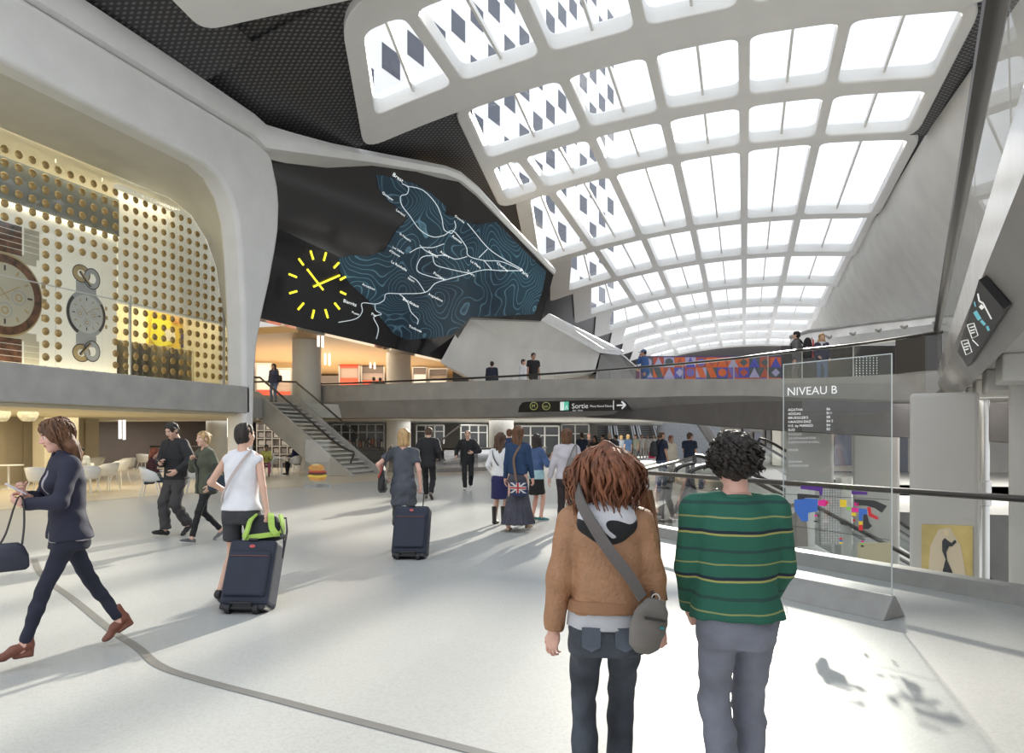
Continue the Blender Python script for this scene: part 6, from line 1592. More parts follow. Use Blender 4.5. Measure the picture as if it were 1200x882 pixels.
# ================================================================== people
def walk(st=.28, arm=.16, ph=1):
    "mid stride: right foot forward if ph>0"
    f, b = ('R', 'L') if ph > 0 else ('L', 'R'); sg = 1 if f == 'R' else -1
    return {'pel': (0, 0, .915), 'ank'+f: (sg*.07, st, .10), 'pit'+f: -12, 'ank'+b: (-sg*.08, -st*1.05, .165), 'pit'+b: 32, 'lean': 3,
            'wr'+f: (sg*.24, -arm*.6, .86), 'wr'+b: (-sg*.24, arm+.06, .88)}
M_SHBLK = mat('shoe_black', (.015, .014, .014), .4); M_SHWHT = mat('shoe_white', (.75, .75, .74), .5); M_SOLE = mat('sole', (.05, .045, .04), .6)
J_DENIM = cloth('denim_dark', (.052, .060, .075), .85, var=.6, bump=.35)
def stripes():
    m, nt, b = node_mat('cloth_striped_green', .9, .25); tc = nt.nodes.new('ShaderNodeTexCoord'); sp_ = nt.nodes.new('ShaderNodeSeparateXYZ')
    nz = nt.nodes.new('ShaderNodeTexNoise'); nz.inputs['Scale'].default_value = 4; ad_ = nt.nodes.new('ShaderNodeMath'); ad_.operation = 'MULTIPLY_ADD'; ad_.inputs[1].default_value = .03
    mo = nt.nodes.new('ShaderNodeMath'); mo.operation = 'MODULO'; mo.inputs[1].default_value = .198
    dv = nt.nodes.new('ShaderNodeMath'); dv.operation = 'DIVIDE'; dv.inputs[1].default_value = .198
    rp = nt.nodes.new('ShaderNodeValToRGB'); rp.color_ramp.interpolation = 'CONSTANT'; e = rp.color_ramp.elements
    g = (.030, .125, .085, 1); y = (.36, .36, .12, 1); dk = (.022, .032, .045, 1)
    e[0].position = 0; e[0].color = g; e[1].position = .09; e[1].color = y
    for p, c in ((.135, dk), (.20, g), (.44, (.26, .29, .12, 1)), (.475, g), (.72, (.03, .075, .065, 1)), (.79, g)):
        q = e.new(p); q.color = c
    n2 = nt.nodes.new('ShaderNodeTexNoise'); n2.inputs['Scale'].default_value = 60; bp = nt.nodes.new('ShaderNodeBump'); bp.inputs['Strength'].default_value = .4; bp.inputs['Distance'].default_value = .01
    for a, b_ in ((tc.outputs['Object'], sp_.inputs[0]), (tc.outputs['Object'], nz.inputs['Vector']), (nz.outputs['Fac'], ad_.inputs[0]), (sp_.outputs['Z'], ad_.inputs[2]), (ad_.outputs[0], mo.inputs[0]), (mo.outputs[0], dv.inputs[0]), (dv.outputs[0], rp.inputs['Fac']), (rp.outputs['Color'], b.inputs['Base Color']), (tc.outputs['Object'], n2.inputs['Vector']), (n2.outputs['Fac'], bp.inputs['Height']), (bp.outputs['Normal'], b.inputs['Normal'])): nt.links.new(a, b_)
    return m

def make_locks(n, length, r0, wave, spreadx, seed, minz=-.02, frontclear=True, lift=.0):
    def fn(t, J, Rh, hs, hair):
        rnd = random.Random(seed); mb = MB()
        for i in range(n):
            a = rnd.uniform(0, 2*PI); e = math.asin(rnd.uniform(minz, .98))
            dx, dy, dz = math.cos(a)*math.cos(e), math.sin(a)*math.cos(e), math.sin(e)
            if frontclear and dy > .45 and dz < .62: continue
            p = Vector((dx*.094, -.016+dy*.112, .036+dz*.100)); L = length*rnd.uniform(.75, 1.1); ns = 9; pts = []; ph = rnd.uniform(0, 6); q = p.copy(); v = Vector((dx, dy*.9, dz*.6+.1)); fr = rnd.uniform(.8, 1.3)
            for s_ in range(ns):
                tt_ = s_/(ns-1); w_ = wave*min(1, tt_*2)
                pts.append(q+Vector((math.cos(ph+tt_*9*fr), math.sin(ph+tt_*9*fr), .5*math.sin(ph+tt_*7))) * w_)
                out = Vector((q.x, q.y+.02, 0)); out = out.normalized() if out.length > 1e-4 else Vector((0, -1, 0))
                tgt = spreadx*(.7+.3*math.sin(ph)); rad = math.hypot(q.x, q.y+.02)
                v = v*.62+Vector((0, 0, -1))*.5+out*(.42 if rad < tgt else -.25)
                q = q+v.normalized()*(L/ns)
                if q.y > .03 and q.z < .03: q.y = .03+(q.y-.03)*.2
            wpts = [Vector(tuple((Rh @ (np.array(tuple(c))*hs))+J['head'])) for c in pts]
            rr = [r0*rnd.uniform(.8, 1.2)*(1-.75*(s_/(ns-1))**2) for s_ in range(ns)]
            mb.tube(wpts, rr, 5, flat=(1.25, .7))
        mb.build('hair_locks', [hair_mat(hair[1])], t, smooth=80, local=True, fix=False)
    return fn

# ---- foreground pair
leather = mat('cloth_tan_leather', (.36, .185, .095), .55, var=.16, vscale=9, bump=.5, bscale=55)
grey_t = cloth('grey_jersey', (.48, .48, .50), .9)
wb = person('woman seen from behind in a tan bomber jacket and jeans with a grey bag', 710, 3.12, 1.585, -3, 'f',
    pose={'pel': (.0, 0, .90), 'ankR': (.075, .16, .09), 'ankL': (-.085, -.10, .10), 'pitL': 8, 'lean': 2, 'wrR': (.265, .06, .80), 'wrL': (-.255, .02, .79), 'epR': (.6, -1, 0), 'epL': (-.6, -1, 0), 'handR': 'grip', 'handL': 'relax', 'pnL': (.6, .8, 0), 'pnR': (-.3, 1, 0)},
    skin='pink', hair=('longcurly', 'auburn'), locks=make_locks(520, .36, .0075, .016, .165, 3),
    under={'name': 'grey_tee', 'mat': grey_t, 'off': .024, 'hem': -.03, 'neck': .09, 'sleeve': 'none', 'boxy': .2, 'rip': .003, 'butt': 0},
    top={'name': 'bomber_jacket', 'mat': leather, 'off': .026, 'hem': .045, 'sleeve': 'long', 'soff': .004, 'boxy': .55, 'rip': .006, 'rf': 30, 'band': .06, 'bandmat': mat('cloth_tan_band', (.30, .15, .075), .7, var=.1, bump=.4, bscale=180), 'butt': 0},
    bottom={'kind': 'trousers', 'name': 'jeans', 'mat': J_DENIM, 'waist': .04, 'fit': .006, 'hem': .055, 'rip': .005}, shoes={'mat': M_SHBLK})
def sub(r, name, V, Q, m): return np_mesh(name, V, Q, m, None, r.t)
# hood lying on the shoulders
f = Field(V3(-.24, -.24, 1.15), V3(.24, .12, 1.55), .007); nk = wb.J['neck']; kk = wb.k
f.ell(nk+V3(0, -.075, -.035), V3(.125, .065, .075), k=0); f.ell(nk+V3(0, -.085, -.095), V3(.075, .045, .055), k=.03)
f.cone(nk+V3(-.10, -.01, .0), nk+V3(-.04, .07, -.06), .035, .025, k=.02); f.cone(nk+V3(.10, -.01, .0), nk+V3(.04, .07, -.06), .035, .025, k=.02)
f.ripple(.004, 45, 5); V, Q = f.mesh(); sub(wb, 'hood', relax(V, Q, 1), Q, cloth('hood_grey', (.60, .60, .64), .85))
f = Field(V3(-.24, -.26, 1.15), V3(.24, .12, 1.55), .007); f.ell(nk+V3(0, -.078, -.065), V3(.128, .064, .078), k=0); f.ell(nk+V3(0, -.082, -.115), V3(.078, .043, .055), k=.03); V, Q = f.mesh(); sub(wb, 'hood_lining', relax(V, Q, 1), Q, cloth('lining_black', (.015, .015, .017)))
mb = MB(); y_ = -.128
for sg in (-1, 1): pass
# back pockets of the jeans
for sg in (-1, 1):
    pk = [(-.042, .045), (.042, .045), (.04, -.035), (0, -.052), (-.04, -.035)]; c = wb.pel+V3(sg*.076, -.166, -.055)*kk
    mb = MB(); mb.prism([(c[0]+x*.95, c[1]+.022+abs(x)*.25+abs(y)*.12, c[2]+y) for x, y in pk], (0, -.010, 0)); mb.build('back_pocket', cloth('denim_pocket', (.085, .098, .122), .85, var=.4), wb.t, smooth=None, local=True)

mg = person('man seen from behind in a green striped sweater and grey jeans', 864, 3.12, 1.625, -2, 'm',
    pose={'pel': (0, 0, .915), 'ankR': (.085, .10, .09), 'ankL': (-.06, -.06, .09), 'lean': 3, 'wrR': (.175, .19, .885), 'wrL': (-.175, .19, .885), 'epR': (.55, -.85, 0), 'epL': (-.55, -.85, 0), 'handR': 'grip', 'handL': 'grip', 'yaw': 8, 'pitch': 4, 'hs': .98},
    skin='pink', hair=('curly', 'dark'), locks=make_locks(420, .085, .0085, .012, .125, 5, minz=-.45),
    top={'name': 'striped_sweater', 'mat': stripes(), 'off': .021, 'hem': -.03, 'flare': .024, 'sleeve': 'long', 'soff': .006, 'boxy': .55, 'rip': .007, 'rf': 24, 'rz': .8, 'butt': 0, 'neck': .535},
    bottom={'kind': 'trousers', 'name': 'grey_jeans', 'mat': cloth('denim_grey', (.20, .21, .255), .85, var=.25, bump=.35), 'waist': .0, 'fit': .014, 'hem': .065, 'rip': .0045}, shoes={'mat': M_SHWHT})
f = Field(V3(-.12, -.14, 1.30), V3(.12, .14, 1.52), .007); n_ = mg.J['neck']
for q in range(16):
    a0, a1 = 2*PI*q/16, 2*PI*(q+1)/16; f.cone(n_+V3(.070*math.cos(a0), .066*math.sin(a0)+.004, -.012+.012*-math.sin(a0)), n_+V3(.070*math.cos(a1), .066*math.sin(a1)+.004, -.012+.012*-math.sin(a1)), .012, .012, k=.005)
V, Q = f.mesh(); sub(mg, 'collar', V, Q, cloth('collar_green', (.035, .14, .095)))
# her shoulder bag
def body_c(r): 
    c0 = r.w(r.pel); 
    return lambda p: Vector((c0.x, c0.y, p.z))
bag = thing('shoulder_bag', 'slouchy grey shoulder bag hanging at the hip of the woman in the tan jacket', 'bag', wb.w((.17, -.16, .72)))
M_BAG = cloth('bag_grey', (.17, .155, .14), .9, var=.2)
def Lw(r, pts): return [r.w(V3(p)*1.0) for p in pts]
f = Field(V3(-.12, -.09, -.19), V3(.12, .09, .16), .007)
f.loft((0, 0, 0), (1, 0, 0), (0, 1, 0), (0, 0, 1), [-.155, -.12, -.04, .06, .11], [.035, .078, .096, .080, .048], [.016, .040, .046, .034, .018], k=0, pw=2.2); f.ripple(.004, 40, 9); V, Q = f.mesh()
bM = wb.M @ Matrix.Translation((.165, -.165, .85)) @ Matrix.Rotation(math.radians(14), 4, 'Y') @ Matrix.Rotation(math.radians(20), 4, 'Z')
bM = bM @ Matrix.Scale(.86, 4)
Vw = np.array([tuple(bM @ Vector(tuple(v))) for v in relax(V, Q, 1)]); o = np_mesh('pouch', Vw, Q, M_BAG, None, None); adopt(o, bag)
mb = MB(); mb.box((-.06, -.053, .02), (.05, -.046, .032), M=bM); mb.build('zip', M_DARK, bag, smooth=None)
mb = MB(); mb.box((.03, -.054, -.012), (.05, -.048, -.002), M=bM); mb.build('pull_tab', mat('teal_tab', (.02, .25, .28), .5), bag, smooth=None)
M_STRAP = cloth('strap_grey', (.13, .115, .11), .85)
bk_off = -.185
sp_pts = Lw(wb, [(.135, -.165, .945), (.085, -.168, 1.03), (.00, -.165, 1.14), (-.07, -.155, 1.25), (-.115, -.125, 1.335), (-.125, -.03, 1.40), (-.11, .06, 1.34), (-.03, .17, 1.15), (.10, .175, 1.0), (.19, .08, .93), (.19, -.10, .93)])
strap(sp_pts, .048, body_c(wb), M_STRAP, 'strap', bag)
mb = MB(); rg = bM @ Vector((0, 0, .115)); mb.tube([rg+Vector((.016*math.cos(a), .0, .018*math.sin(a))) for a in [2*PI*q/12 for q in range(13)]], .003, 5, cap=False); mb.build('ring', M_STEEL, bag)
# tan jacket held over her right arm
cj = thing('coat', 'brown buttoned coat hanging over the arm of the woman in the tan jacket', 'coat', wb.w((.30, .05, .8)))
mb = MB(); rows = []
for i in range(9):
    z_ = 1.36-.5*i/8; w0 = .06+.075*(i/8)
    rows.append([wb.w((.165+.004*i+w0*.72*(q/7)+.003*math.sin(q*2+i), .20+.012*math.sin(q*1.7+i*.6), z_)) for q in range(8)])
mb.sheet(rows); o = mb.build('coat_body', mat('cloth_brown_coat', (.21, .095, .042), .7, var=.12, bump=.3, bscale=150), cj, smooth=60); so = o.modifiers.new('t', 'SOLIDIFY'); so.thickness = .02
for q in range(5):
    p = wb.w((.205+.014*q, .182, 1.26-.09*q)); mb = MB(); mb.tube([p, p+Vector((CS, SN, 0))*.022], .004, 6); mb.build('button', mat('button_pale', (.55, .48, .40), .4), cj)

# ---- left foreground: woman walking to the left with a phone
navy = cloth('navy_jacket', (.017, .018, .038), .8, var=.12)
w1 = person('woman in a navy blazer and dark jeans striding left while looking at her phone', 80, 5.30, 1.72, 136, 'f',
    pose={'pel': (0, 0, .955), 'ankL': (-.06, .30, .135), 'ankR': (.07, -.38, .19), 'pitL': -2, 'pitR': 30, 'lean': 3, 'pitch': 16, 'yaw': -4, 'wrR': (.02, .27, 1.21), 'wrL': (-.06, .29, 1.15), 'epR': (1, -.6, -.5), 'epL': (-1, -.6, -.5), 'handR': 'hold', 'handL': 'hold', 'hdR': (-.35, .6, .5), 'hdL': (.35, .6, .3), 'pnR': (-.5, -.4, .6), 'pnL': (.5, -.4, .6)},
    skin='pink', hair=('shoulder', 'chestnut'), locks=make_locks(220, .24, .006, .006, .095, 8),
    under={'name': 'blouse', 'mat': cloth('blouse_grey', (.42, .38, .42), .85, var=.35), 'off': .012, 'hem': -.10, 'sleeve': 'none', 'boxy': .1},
    top={'name': 'blazer', 'mat': navy, 'off': .024, 'hem': -.08, 'sleeve': 'long', 'open': (.075, .06), 'collar': 1, 'flare': .012, 'rip': .004},
    bottom={'kind': 'leggings', 'name': 'jeans', 'mat': cloth('jeans_navy', (.014, .016, .032), .8, var=.3), 'waist': .05, 'fit': -.004, 'hem': .045}, shoes={'kind': 'bootie', 'name': 'ankle_boot', 'mat': mat('boot_brown', (.18, .06, .035), .45, var=.15), 'sole': mat('boot_sole', (.12, .045, .03), .6), 'heel': .055})
def held(name, label, cat, p, dims, m, rotz, tiltx=0, roll=0):
    mb = MB(); M_ = Matrix.Translation(p) @ Matrix.Rotation(rotz, 4, 'Z') @ Matrix.Rotation(tiltx, 4, 'X') @ Matrix.Rotation(roll, 4, 'Y'); a, b, c = [q/2 for q in dims]
    mb.box((-a, -b, -c), (a, b, c), M=M_); return tag(mb.build(name, m, None, smooth=None, bevel=.004), label, cat)
M_PHONE = mat('phone_dark', (.03, .03, .033), .25); M_PHONEW = mat('phone_pale', (.62, .60, .64), .3)
held('phone', 'pale phone in the hands of the woman in the navy blazer', 'phone', w1.w((w1.J['palmR']+w1.J['palmL'])/2+V3(0, .02, .03)), (.07, .012, .14), M_PHONEW, TH+math.radians(136), math.radians(-55))
# her small handbag on a long strap
hb = thing('handbag', 'small dark handbag on a thin strap carried by the woman in the navy blazer', 'bag', w1.w((-.16, .34, .80)))
f = Field(V3(-.09, -.15, -.12), V3(.09, .15, .12), .007); f.loft((0, 0, 0), (0, 1, 0), (1, 0, 0), (0, 0, 1), [-.10, -.08, .0, .06, .09], [.095, .115, .11, .085, .05], [.03, .05, .05, .035, .018], k=0, pw=2.6); V, Q = f.mesh()
Vw = np.array([tuple(w1.w(v+V3(-.20, .40, .80))) for v in relax(V, Q, 1)]); o = np_mesh('pouch', Vw, Q, mat('bag_navy', (.02, .022, .04), .4, bump=.2, bscale=120), None, None); adopt(o, hb)
strap(Lw(w1, [(-.20, .33, .86), (-.17, .31, 1.0), (-.10, .30, 1.16), (-.085, .32, 1.19), (-.13, .36, 1.12), (-.19, .42, .95), (-.20, .47, .86)]), .014, w1.w((0, 0, 1)), mat('strap_black', (.02, .018, .018), .4), 'strap', hb, .003)

# ---- the two at left middle
m1 = person('man in a black zip jacket and dark cargo trousers looking down at his phone', 207, 11.8, 1.86, 152, 'm',
    pose=dict(walk(.14, .05, 1), wrR=(.02, .27, 1.12), wrL=(-.21, .16, 1.0), epR=(1, -.6, -.6), epL=(-1, -.7, -.3), handR='hold', handL='relax', pitch=24, yaw=8, pel=(0, 0, .925)), skin='fair', hair=('short', 'dark'),
    under={'name': 'shirt', 'mat': cloth('shirt_navy', (.02, .025, .05)), 'off': .008, 'hem': -.03, 'sleeve': 'none'},
    top={'name': 'zip_jacket', 'mat': cloth('jacket_black', (.014, .014, .016), .75), 'off': .034, 'hem': -.06, 'boxy': .55, 'collar': 1, 'open': (.0, .05), 'rip': .005},
    bottom={'kind': 'trousers', 'mat': cloth('cargo_grey', (.055, .05, .05), .9, var=.2), 'fit': .022, 'hem': .06, 'rip': .007}, shoes={'mat': M_SHBLK})
held('phone', 'dark phone in the hand of the man in the black zip jacket', 'phone', m1.w(m1.J['palmR']+V3(0, .03, .02)), (.07, .012, .13), M_PHONE, TH+math.radians(140), math.radians(-50))
m2 = person('woman in an olive jacket and black leggings with her hair up', 242, 11.05, 1.71, 138, 'f',
    pose=dict(walk(.26, .0, -1), wrR=(.12, .17, 1.30), wrL=(-.24, .06, .90), epR=(1, -.4, -1), handR='hold', yaw=6), skin='fair', hair=('bun', 'blond'),
    under={'name': 'black_top', 'mat': cloth('black_top', (.012, .012, .013)), 'off': .014, 'hem': -.16, 'sleeve': 'none', 'boxy': .4},
    top={'name': 'olive_jacket', 'mat': cloth('olive', (.075, .082, .055), .85, var=.15), 'off': .036, 'hem': -.15, 'boxy': .5, 'collar': 1, 'open': (.085, .06), 'rip': .006},
    bottom={'kind': 'leggings', 'mat': cloth('legging_black', (.012, .012, .013)), 'fit': -.004}, shoes={'kind': 'sneaker', 'name': 'sneaker', 'mat': cloth('sneaker_bw', (.10, .10, .10), .6, var=.8), 'sole': M_SHWHT})
db = thing('handbag', 'dark square handbag on the arm of the woman in the olive jacket', 'bag', m2.w((-.27, -.06, .85)))
mb = MB(); mb.box((-.33, -.20, .80), (-.21, .10, 1.03), M=m2.M); mb.build('body', mat('bag_teal', (.025, .04, .055), .45), db, smooth=None, bevel=.03)
mb = MB(); mb.tube([m2.w(p) for p in ((-.27, -.14, 1.02), (-.27, -.10, 1.20), (-.27, .02, 1.20), (-.27, .05, 1.02))], .008, 6); mb.build('handle', MATS['strap_black'], db)

# ---- white tank woman pulling suitcase and rucksack
w2 = person('short haired woman in a white sleeveless top seen from behind pulling a suitcase', 283, 7.0, 1.755, -6, 'f',
    pose=dict(walk(.24, .1, 1), wrR=(.285, -.06, .86), wrL=(-.23, .22, 1.03), epR=(.4, -1, 0), epL=(-.8, -.8, -.2), handR='grip', handL='relax', yaw=-20, pel=(0, 0, .92)), skin='fair', hair=('crop', 'dark'),
    top={'name': 'sleeveless_top', 'mat': cloth('white_top', (.74, .74, .77), .85), 'off': .016, 'hem': -.03, 'sleeve': 'none', 'boxy': .35, 'flare': .012, 'rip': .005},
    bottom={'kind': 'shorts', 'name': 'grey_shorts', 'mat': cloth('shorts_grey', (.045, .045, .05), .9), 'waist': .0, 'fit': .012}, shoes={'kind': 'sneaker', 'mat': M_SHBLK})
strap(Lw(w2, [(.11, -.02, 1.47), (.07, -.11, 1.38), (-.03, -.145, 1.22), (-.12, -.13, 1.06), (-.16, -.09, .98)]), .028, body_c(w2), cloth('strap_pale', (.50, .42, .40)), 'strap', None, label='thin pale strap across the back of the white sleeveless top', cat='bag strap')

def suitcase(label, px, yb, d, face, tilt, w_=.46, h_=.62, dp=.25, group=None):
    "two wheeled soft suitcase leaning back towards the viewer: foot at px, tilted by tilt degrees"
    b = WP(px, d, 0); t = thing('suitcase', label, 'suitcase', b, TH+math.radians(face))
    Rx = Matrix.Translation((0, 0, .06)) @ Matrix.Rotation(math.radians(-tilt), 4, 'X')
    mc = cloth('case_navy', (.020, .026, .045), .7, var=.15, bump=.3, bscale=300); mt = mat('case_trim', (.012, .012, .015), .5)
    mb = MB(); mb.box((-w_/2, 0, .02), (w_/2, dp, .02+h_), M=Rx); mb.build('shell', mc, t, smooth=None, bevel=.045, local=True)
    mb = MB(); mb.box((-w_/2+.03, -.035, .10), (w_/2-.03, .02, h_-.10), M=Rx); mb.build('front_pocket', mc, t, smooth=None, bevel=.03, local=True)
    mb = MB(); mb.tube([Rx @ Vector(p) for p in ((-w_/2+.05, -.037, h_-.15), (w_/2-.05, -.037, h_-.15))], .006, 6); mb.tube([Rx @ Vector(p) for p in ((-w_/2+.03, -.01, .15), (w_/2-.03, -.01, .15))], .005, 6); mb.build('zip', mat('zip_red', (.12, .05, .05), .5), t, local=True)
    mb = MB(); mb.tube([Rx @ Vector(p) for p in ((-.10, -.01, .015), (-.10, -.045, .035), (.10, -.045, .035), (.10, -.01, .015))], .012, 6); mb.build('foot_handle', mt, t, local=True)
    mb = MB(); mb.box((-w_/2+.02, -.005, -.015), (w_/2-.02, dp-.01, .035), M=Rx); mb.build('base_plate', mt, t, smooth=None, bevel=.012, local=True)
    for sx in (-1, 1):
        mb = MB(); c = Vector((sx*(w_/2-.10), .02, .045)); mb.tube([c-Vector((.022, 0, 0)), c+Vector((.022, 0, 0))], .045, 16); mb.build('wheel', mt, t, local=True)
    mb = MB(); mb.box((-.045, -.012, h_+.0), (.045, .02, h_+.025), M=Rx); mb.build('grab_handle', mt, t, smooth=None, bevel=.008, local=True)
    mb = MB(); c = Rx @ Vector((0, -.008, h_-.055)); n0 = len(mb.v)
    ring = [Rx @ Vector((.028*math.cos(a), -.004, h_-.05+.016*math.sin(a))) for a in [2*PI*q/16 for q in range(16)]]; mb.prism(ring, Rx.to_3x3() @ Vector((0, .012, 0))); mb.build('badge', mat('badge_red', (.5, .08, .07), .5), t, smooth=None, local=True)
    return t, Rx
s1, Rx1 = suitcase('navy suitcase with a green rucksack on top pulled by the woman in the white top', 283, 718, 6.55, -4, 24)
M1 = Matrix.Translation(WP(283, 6.55, 0)) @ Matrix.Rotation(TH+math.radians(-4), 4, 'Z') @ Rx1
for x_ in (-.20,):
    mb = MB(); mb.tube([M1 @ Vector(p) for p in ((-.20, .26, .30), (-.20, .27, .80), (-.17, .27, .93), (.17, .27, .93), (.20, .27, .80), (.20, .26, .30))], .010, 8); mb.build('pull_handle', M_DARK, s1)
rk = thing('rucksack', 'black and lime green rucksack lying on the navy suitcase', 'rucksack', M1 @ Vector((.04, .12, .64)))
rM = M1 @ Matrix.Translation((.06, .10, .66)) @ Matrix.Rotation(math.radians(-8), 4, 'Y')
mblk_ = cloth('ruck_black', (.018, .019, .024), .75); mlim = cloth('ruck_lime', (.42, .62, .12), .7)
f = Field(V3(-.21, -.14, -.02), V3(.21, .16, .27), .008); f.loft((0, .02, 0), (1, 0, 0), (0, 1, 0), (0, 0, 1), [0, .04, .14, .21, .25], [.165, .175, .165, .13, .07], [.085, .105, .10, .08, .04], k=0, pw=2.8); f.ripple(.004, 30, 4); V, Q = f.mesh(); Vw = np.array([tuple(rM @ Vector(tuple(v))) for v in relax(V, Q, 1)]); o = np_mesh('sack', Vw, Q, mblk_, None, None); adopt(o, rk)
for nm, pts, w_ in (('shoulder_strap', [(-.06, -.085, .235), (-.09, -.13, .16), (-.12, -.125, .06), (-.16, -.09, .015)], .055), ('shoulder_strap', [(.09, -.085, .225), (.11, -.13, .15), (.12, -.125, .06), (.15, -.09, .01)], .055), ('base_trim', [(-.17, -.06, .02), (-.09, -.095, .012), (0, -.10, .01), (.09, -.095, .012), (.17, -.06, .02)], .045), ('side_trim', [(.165, -.04, .22), (.185, -.03, .12), (.18, -.03, .03)], .05)):
    strap([rM @ Vector(p) for p in pts], w_, rM @ Vector((0, .05, .1)), mlim, nm, rk, .008)
strap([rM @ Vector(p) for p in ((.17, -.06, .10), (.20, -.06, .02), (.21, -.06, -.10), (.20, -.055, -.22)) ], .014, rM @ Vector((0, .05, .1)), mblk_, 'loose_strap', rk, .003)
mb = MB(); mb.box((.18, -.085, -.03), (.24, -.05, .0), M=rM); mb.build('buckle', M_DARK, rk, smooth=None, bevel=.005)

# ---- grey dress woman with suitcase
w3 = person('blond woman in a grey short sleeved dress seen from behind pulling a suitcase', 473, 10.55, 1.74, 3, 'f',
    pose=dict(walk(.22, .06, 1), wrR=(.25, -.04, .88), wrL=(-.27, .06, 1.0), epL=(-1, -.6, 0), handR='grip', handL='grip', pel=(0, 0, .92)), skin='pink', hair=('bob', 'blond'),
    top={'name': 'grey_dress', 'mat': cloth('dress_grey', (.075, .082, .098), .9, var=.2), 'off': .018, 'hem': -.15, 'sleeve': 'short', 'boxy': .3, 'skirt': (.62, .185, .15), 'scoop': .022, 'rip': .005},
    bottom={'kind': 'capri', 'name': 'grey_leggings', 'mat': cloth('capri_grey', (.05, .052, .055)), 'fit': .01}, shoes={'kind': 'flat', 'mat': M_SHBLK})
s2_, Rx2 = suitcase('navy suitcase pulled by the woman in the grey dress', 478, 656, 9.45, -4, 22, .47, .66)
M2 = Matrix.Translation(WP(478, 9.45, 0)) @ Matrix.Rotation(TH+math.radians(-4), 4, 'Z') @ Rx2
mb = MB(); mb.tube([M2 @ Vector(p) for p in ((-.10, .24, .30), (-.10, .25, .92), (.10, .25, .92), (.10, .24, .30))], .009, 8); mb.build('pull_handle', M_DARK, s2_)
b3 = thing('shoulder_bag', 'big black and red shoulder bag of the woman in the grey dress', 'bag', w3.w((-.27, -.02, 1.0)))
f = Field(V3(-.10, -.22, -.24), V3(.10, .22, .24), .010); f.loft((0, 0, 0), (0, 1, 0), (1, 0, 0), (0, 0, 1), [-.2, -.16, 0, .12, .19], [.10, .16, .19, .16, .06], [.04, .065, .065, .045, .02], k=0, pw=2.3); f.ripple(.006, 22, 2); V, Q = f.mesh(); Vw = np.array([tuple(w3.w(v+V3(-.295, -.03, 1.0))) for v in relax(V, Q, 1)]); o = np_mesh('pouch', Vw, Q, cloth('bag_black', (.018, .017, .02), .6), None, None); adopt(o, b3)
strap(Lw(w3, [(-.29, .12, 1.13), (-.23, .07, 1.38), (-.17, -.02, 1.475), (-.22, -.10, 1.38), (-.29, -.16, 1.13)]), .03, w3.w((0, 0, 1.2)), MATS['cloth_bag_black'], 'strap', b3, .004)
strap(Lw(w3, [(-.34, -.20, 1.02), (-.30, -.15, 1.14), (-.32, .05, 1.18)]), .05, w3.w((0, 0, 1.0)), cloth('bag_red', (.30, .06, .05)), 'lining', b3, .006)

# ---- men in black
black_s = cloth('suit_black', (.010, .010, .012), .75)
def shoes_blk(): return {'mat': M_SHBLK}
person('man in a black suit seen from behind walking away', 502, 18.6, 1.88, 0, 'm', pose=dict(walk(.16, .06, -1), wrR=(.22, .12, 1.0), wrL=(-.22, .12, 1.0), pitch=12), hair=('short', 'brown'),
       top={'name': 'suit_jacket', 'mat': black_s, 'off': .032, 'hem': -.16, 'boxy': .5, 'collar': 1}, bottom={'kind': 'trousers', 'mat': black_s, 'fit': .012}, shoes={'kind': 'sneaker', 'mat': mat('shoe_greybrown', (.14, .12, .10), .5)})
mk = person('man in a black jacket and trousers walking toward the viewer in white shoes', 548, 21.6, 1.83, 183, 'm', pose=dict(walk(.2, .1, 1), wrL=(-.14, .22, 1.1), wrR=(.32, .10, 1.0), epL=(-1, -.5, -.4)), hair=('bald', 'dark'),
       under={'name': 'shirt', 'mat': cloth('shirt_lilac', (.35, .34, .42)), 'off': .012, 'hem': 0, 'sleeve': 'none'},
       top={'name': 'black_jacket', 'mat': black_s, 'off': .034, 'hem': -.10, 'boxy': .5, 'collar': 1, 'open': (.0, .055)}, bottom={'kind': 'trousers', 'mat': black_s, 'fit': .012}, shoes={'kind': 'sneaker', 'mat': M_SHWHT, 'sole': M_SHWHT})

# ---- group of women
wht = cloth('white_knit', (.72, .72, .72), .9)
g1 = person('girl in a white top, navy pencil skirt and black boots with long wavy hair', 586, 13.35, 1.67, -28, 'f', pose={'wrR': (.20, .20, .98), 'wrL': (-.22, .12, .95), 'ankR': (.05, .06, .085), 'ankL': (-.09, -.05, .085), 'yaw': -20}, hair=('longcurly', 'brown'), skin='fair',
       top={'name': 'white_top', 'mat': wht, 'off': .018, 'hem': .0, 'boxy': .35}, bottom={'kind': 'skirt', 'name': 'navy_skirt', 'mat': cloth('navy_skirt', (.018, .018, .085), .85), 'hem': .50, 'hr': (.185, .15), 'pleat': .02}, shoes={'kind': 'boot', 'name': 'boot', 'mat': M_SHBLK})
strap(Lw(g1, [(-.13, -.06, 1.36), (-.06, -.135, 1.22), (.04, -.135, 1.08)]), .02, body_c(g1), MATS['strap_black'], 'strap', None, label='thin black strap across the back of the white top', cat='bag strap')
